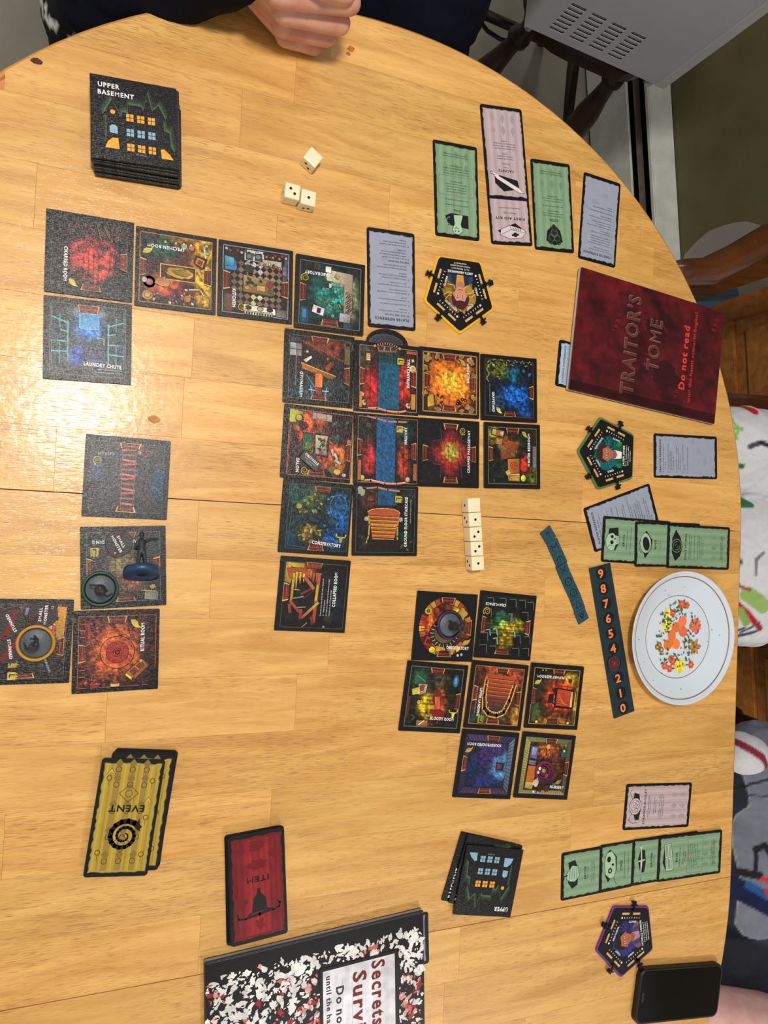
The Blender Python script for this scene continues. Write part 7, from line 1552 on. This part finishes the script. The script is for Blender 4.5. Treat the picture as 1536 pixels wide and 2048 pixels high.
# ---- person in navy (top of the picture)
per = None
def hand_parts():
    q = []
    # knuckle (MCP), middle joint (PIP) in photo pixels with heights; the fist stands on its little-finger side
    F_ = [((556, -14, .078), (698, 6, .080), .0118), ((570, 22, .056), (678, 46, .055), .0118), ((566, 50, .034), (652, 72, .033), .0108), ((570, 74, .0125), (628, 92, .0115), .0092)]
    back = Vector((-.02, .985, .02))
    for (a_, b_, r) in F_:
        m = P(a_[0], a_[1], a_[2]); p = P(b_[0], b_[1], b_[2]); m.y -= 0; 
        d = (p-m).normalized(); p2 = p+Vector((-.008, .027, .0)); t3 = p2+Vector((-.022, -.002, .0))
        q += [capsule(m, p, r*1.08, r*.98), capsule(p, p2, r*.96, r*.84), capsule(p2, t3, r*.84, r*.7)]
    # palm and back of the hand
    w = P(492, -60, .052)
    for (a_, b_, r) in F_:
        m = P(a_[0], a_[1], a_[2]); q.append(capsule(m+Vector((-.002, .006, 0)), w+Vector((0, 0, (a_[2]-.045)*.5)), r*1.12, r*1.25))
    q.append(ellips(P(585, 10, .045)+Vector((0, .026, 0)), (.030, .018, .036)))
    # thumb closes over the index and middle finger
    th0 = P(530, -40, .085); th1 = P(590, -38, .10)+Vector((0, .01, 0)); th2 = P(650, -26, .098); th3 = P(690, -12, .094)
    q += [capsule(th0, th1, .014, .0125), capsule(th1, th2, .0125, .0115), capsule(th2, th3, .0115, .0095)]
    q.append(capsule(w, w+(P(215, -12, -.075)-w).normalized()*.05, .025, .027))
    return q, w
hp, wr_ = hand_parts()
sh = {'L': Vector((.06, .80, .16)), 'R': Vector((.43, .80, .16))}
elb = P(215, -12, -.075)
elb2 = Vector((.56, .80, -.06)); hnd2 = Vector((.40, .68, -.10))
neck = Vector((.245, .82, .27))
torso = lambda g: [capsule((.245, .90, -.20), (.245, .84, .0), .15+g, .14+g, 20), capsule((.245, .84, .0), (.245, .81, .15), .14+g, .13+g, 20), ellips((.245, .82, .15), (.21+g, .11+g, .09+g)), ellips((.245, .86, -.16), (.19+g, .15+g, .12+g))]
legs = lambda g: [capsule((.14, .88, -.22), (.03, .62, -.23), .085+g, .065+g), capsule((.03, .62, -.23), (.03, .60, -.62), .06+g, .04+g), capsule((.34, .88, -.20), (.40, .58, -.19), .085+g, .065+g), capsule((.40, .58, -.19), (.41, .56, -.62), .06+g, .04+g)]
bodyp = torso(-.012)+legs(-.01)+[capsule(sh['L'], elb, .042, .034), capsule(elb, wr_, .034, .024), capsule(sh['R'], elb2, .042, .034), capsule(elb2, hnd2, .034, .022), capsule(neck-Vector((0, 0, .06)), neck+Vector((0, -.01, .05)), .05, .048)]
bme = blob(bodyp, .008, 4); hme = blob(hp, .0017, 5)
bm = bmesh.new(); bm.from_mesh(bme); bm.from_mesh(hme); me = bpy.data.meshes.new('person'); bm.to_mesh(me); bm.free()
per = link('person', me, M['skin'], None, smooth=True)
tagit(per, 'person in a navy sweatshirt resting a clenched fist on the table at the top', 'person')
sleeve = [capsule(sh['L'], elb, .062, .055), capsule(elb, wr_+Vector((-.018, .006, .004)), .055, .043), capsule(sh['R'], elb2, .066, .06), capsule(elb2, hnd2+Vector((.03, .02, 0)), .056, .045)]
sw = link('sweatshirt', blob(torso(.012)+sleeve+[ellips((.245, .70, -.13), (.20, .10, .09)), capsule((.09, .66, -.10), (.10, .78, -.02), .085, .1), capsule((.40, .66, -.12), (.42, .78, -.02), .09, .1)], .006, 10), M['navy'], per, smooth=True)
# sleeve and shirt folds
wrinkle(sw.data, lambda x, y, z: fbm(x*22+3, y*16+z*20), .014)
trs = blob(legs(.008)+[ellips((.245, .88, -.2), (.17, .13, .1))], .007, 4)
paint(trs, lambda p: (222, 222, 220) if (fbm(p.x*38, p.y*30+p.z*34) > .56) else (24, 26, 30)); link('trousers', trs, M['cloth'], per, smooth=True)
# ---- person in white pyjamas (right)
def seated(cx, cy, w=1.0):
    """seated figure facing -x"""
    T = lambda g: [capsule((cx+.10, cy, -.20), (cx+.07, cy, .02), .135+g, .13+g, 20), ellips((cx+.08, cy, .13), (.11+g, .20+g, .10+g)), ellips((cx+.08, cy, -.17), (.15+g, .18+g, .11+g))]
    Lg = lambda g: [p for s in (-1, 1) for p in (capsule((cx+.06, cy+s*.09, -.2), (cx-.30, cy+s*.12, -.21), .082+g, .062+g), capsule((cx-.30, cy+s*.12, -.21), (cx-.28, cy+s*.13, -.66), .055+g, .038+g))]
    return T, Lg
T, Lg = seated(1.16, .0)
ar1 = [capsule((1.24, .19, .12), (1.24, .25, -.06), .04, .034), capsule((1.24, .25, -.06), (1.13, .10, .02), .034, .026)]
ar2 = [capsule((1.24, -.19, .12), (1.24, -.25, -.06), .04, .034), capsule((1.24, -.25, -.06), (1.13, -.08, .02), .034, .026)]
p2 = link('person', blob(T(-.012)+Lg(-.01)+ar1+ar2+[capsule((1.24, 0, .18), (1.22, 0, .27), .048, .046)], .008, 4), M['skin2'], None, smooth=True)
tagit(p2, 'person in white patterned pyjamas seated at the right beyond the plate', 'person')
py = blob(T(.012)+Lg(.012)+[capsule((1.24, .19, .12), (1.24, .25, -.06), .062, .056), capsule((1.24, .25, -.06), (1.15, .13, .0), .056, .046), capsule((1.24, -.19, .12), (1.24, -.25, -.06), .062, .055), capsule((1.24, -.25, -.06), (1.15, -.11, .0), .055, .046),
            ellips((1.02, .125, -.17), (.12, .065, .06)), ellips((1.04, -.09, -.17), (.13, .125, .065))], .0034, 10)
def uvp(co):
    cam_ = RC.transposed() @ (Vector(co)-Vector((0, 0, CAMH))); return 0, 0
def seg(p, a, b):
    ax_, ay, bx, by = *a, *b; t = max(0, min(1, ((p[0]-ax_)*(bx-ax_)+(p[1]-ay)*(by-ay))/((bx-ax_)**2+(by-ay)**2))); return math.hypot(p[0]-ax_-(bx-ax_)*t, p[1]-ay-(by-ay)*t)
def G(px, py, z=-.105): q_ = P(px, py, z); return (q_.x, q_.y)
FL = [(G(1481, 852), .1), (G(1533, 1400), .4), ((1.2, .08), .2), ((.86, -.12), .1), ((1.17, -.1), .9)]
SG = [(G(1460, 808), G(1482, 792), .0045, (150, 30, 40)), (G(1536, 795), G(1540, 812), .008, (196, 40, 46)), (G(1490, 1202), G(1545, 1262), .0042, (180, 34, 44)), (G(1510, 1190), G(1540, 1215), .012, (150, 184, 104)), (G(1504, 1225), G(1520, 1250), .006, (140, 170, 90)),
      (G(1520, 1003), G(1545, 1003), .009, (60, 116, 84)), (G(1524, 1000), G(1525, 1010), .0025, (160, 60, 50)), (G(1484, 927), G(1512, 930), .0035, (50, 110, 74)),
      (G(1484, 1126), G(1498, 1124), .0035, (52, 54, 58)), (G(1482, 1114), G(1500, 1120), .0014, (90, 92, 96)), (G(1482, 1134), G(1500, 1128), .0014, (90, 92, 96)), (G(1480, 1155), G(1500, 1176), .0018, (60, 40, 44)), (G(1500, 1176), G(1512, 1181), .002, (150, 50, 56)),
      (G(1520, 1150), G(1522, 1120), .0022, (120, 120, 124)), (G(1522, 1120), G(1536, 1106), .0022, (120, 120, 124)), (G(1512, 892), G(1530, 884), .004, (70, 74, 84)), (G(1530, 884), G(1545, 890), .0035, (40, 44, 50)), (G(1488, 1238), G(1488, 1240), .005, (60, 130, 140)),
      (G(1500, 1275), G(1520, 1262), .0022, (60, 64, 80)), (G(1512, 1280), G(1540, 1268), .0022, (60, 64, 80)), (G(1520, 1270), G(1540, 1250), .002, (80, 84, 96)), ((.88, .02), (.95, .05), .005, (176, 34, 44))]
def soft(c, cl, d, w_):
    t = (w_-d)/.0022+.5
    if t <= 0: return c
    t = min(1, t); return tuple(c[i]*(1-t)+cl[i]*t for i in range(3))
def pyj(p):
    x, y = p.x, p.y; c = (214, 216, 222)
    if p.z < -.26 or x > 1.12: return c
    for (fx, fy), r0 in FL:
        d = math.hypot(x-fx, y-fy)
        if d < .022:
            an = (math.atan2(y-fy, x-fx)+r0) % (PI/3)
            c = soft(c, (128, 194, 84), min(min(an, PI/3-an)*d, abs(d-.014)+.0012), .003)
    for a_, b_, w_, cl in SG: c = soft(c, cl, seg((x, y), a_, b_), w_)
    return c
paint(py, pyj); pj = link('pyjamas', py, M['cloth'], p2, smooth=True)
wrinkle(pj.data, lambda x, y, z: fbm(x*20+1, y*24+z*14), .012)
# ---- person in grey printed shirt (lower right)
T, Lg = seated(1.17, -.60)
ar1 = [capsule((1.27, -.42, .12), (1.27, -.36, -.07), .04, .034), capsule((1.27, -.36, -.07), (1.15, -.50, .02), .034, .026)]
f0, f1, f2 = P(1640, 2110, -.05), P(1520, 2050, -.07), P(1430, 2018, -.082)
el = f0+Vector((.10, -.06, 0))
ar2 = [capsule((1.25, -.78, .12), el, .044, .045), capsule(el, f0, .045, .044), capsule(f0, f1, .050, .045), capsule(f1, f2+Vector((-.02, .0, -.008)), .045, .036), ellips(f2+Vector((-.06, .0, -.014)), (.045, .034, .016))]
wq = f2+Vector((-.085, .0, -.016))
for k in range(4): ar2.append(capsule(wq+Vector((0, (k-1.5)*.017, 0)), wq+Vector((-.05-(.008 if k in (1, 2) else 0), (k-1.5)*.020, -.014)), .0085, .007))
ar2.append(capsule(wq+Vector((.03, .028, 0)), wq+Vector((-.012, .052, -.006)), .010, .008))
p3 = link('person', blob(T(-.012)+Lg(-.01)+ar1+ar2+[capsule((1.25, -.6, .18), (1.23, -.6, .27), .048, .046)], .0055, 6), M['skin2'], None, smooth=True)
tagit(p3, 'person in a grey printed shirt with a bare forearm beside the phone', 'person')
gs = blob(T(.015)+[capsule((1.27, -.42, .12), (1.27, -.37, -.06), .062, .056), capsule((1.25, -.78, .12), (1.24, -.80, .0), .066, .062), ellips((1.04, -.57, -.17), (.15, .235, .075)), ellips((1.02, -.42, -.16), (.12, .08, .065)), ellips((1.03, -.70, -.165), (.13, .09, .07))], .0034, 10)
GB = [G(1490, 1530), G(1496, 1580), G(1502, 1620), G(1482, 1665), G(1480, 1700), G(1488, 1750), G(1486, 1800), G(1486, 1860), G(1500, 1882)]
SH = [(G(1512, 1700), G(1512, 1740), .004), (G(1512, 1700), G(1528, 1690), .005), (G(1528, 1690), G(1540, 1712), .005), (G(1490, 1748), G(1520, 1752), .006)]
S1 = (G(1470, 1775), G(1545, 1812)); S2 = (G(1500, 1772), G(1530, 1790)); S3 = (G(1524, 1758), G(1545, 1760)); S4 = (G(1530, 1780), G(1540, 1805))
def grs(p):
    x, y = p.x, p.y; c = (112, 116, 130)
    if p.z < -.26 or x > 1.12: return c
    xb = GB[0][0]
    for i in range(len(GB)-1):
        (x0, y0), (x1, y1) = GB[i], GB[i+1]
        if y1 <= y <= y0: xb = x0+(x1-x0)*(y0-y)/max(1e-5, y0-y1)
    if y < GB[-1][1]: xb = 2 if y < GB[-1][1]-.012 else GB[-1][0]+(GB[-1][1]-y)*4
    c = soft(c, (150, 150, 144), abs(x-xb-.001), .0012); c = soft(c, (34, 38, 54), x, xb)
    D = lambda a_, b_, w_: seg((x, y), a_, b_) < w_
    c = soft(c, (20, 22, 30), seg((x, y), G(1476, 1582), G(1540, 1552)), .0016)
    c = soft(c, (60, 62, 72), seg((x, y), G(1495, 1590), G(1545, 1590)), .0012)
    for q0, q1, w_ in SH: c = soft(c, (30, 28, 34), seg((x, y), q0, q1), w_)
    c = soft(c, (22, 30, 62), seg((x, y), *S1), .016)
    c = soft(c, (30, 84, 140), seg((x, y), *S2), .006)
    c = soft(soft(c, (190, 50, 54), seg((x, y), *S3), .004), (190, 50, 54), seg((x, y), *S4), .004)
    if y < G(1500, 1890)[1]: c = (48, 50, 60)
    k = .92+.16*fbm(x*60, y*60); return tuple(q*k for q in c)
paint(gs, grs); g_ = link('shirt', gs, M['cloth'], p3, smooth=True)
wrinkle(g_.data, lambda x, y, z: fbm(x*16+5, y*22+z*14), .014)
jn = blob(Lg(.01), .008, 3); link('trousers', jn, M['navy'], p3, smooth=True)
# white cloth with a maroon trim hanging beside the grey shirt
cl = blob([ellips(P(1490, 1512, -.13), (.045, .034, .03)), ellips(P(1480, 1500, -.14), (.03, .03, .03))], .0035, 8)
o_ = P(1490, 1512, -.13)
paint(cl, lambda p: soft(soft((206, 206, 214), (130, 46, 60), seg((p.x, p.y), (o_.x-.03, o_.y+.03), (o_.x+.005, o_.y+.005)), .006), (130, 46, 60), seg((p.x, p.y), (o_.x+.005, o_.y+.005), (o_.x+.03, o_.y-.03)), .005))
cw = link('cloth_bundle', cl, M['cloth'], None, smooth=True); tagit(cw, 'crumpled white cloth with maroon trim against the grey shirt', 'cloth')
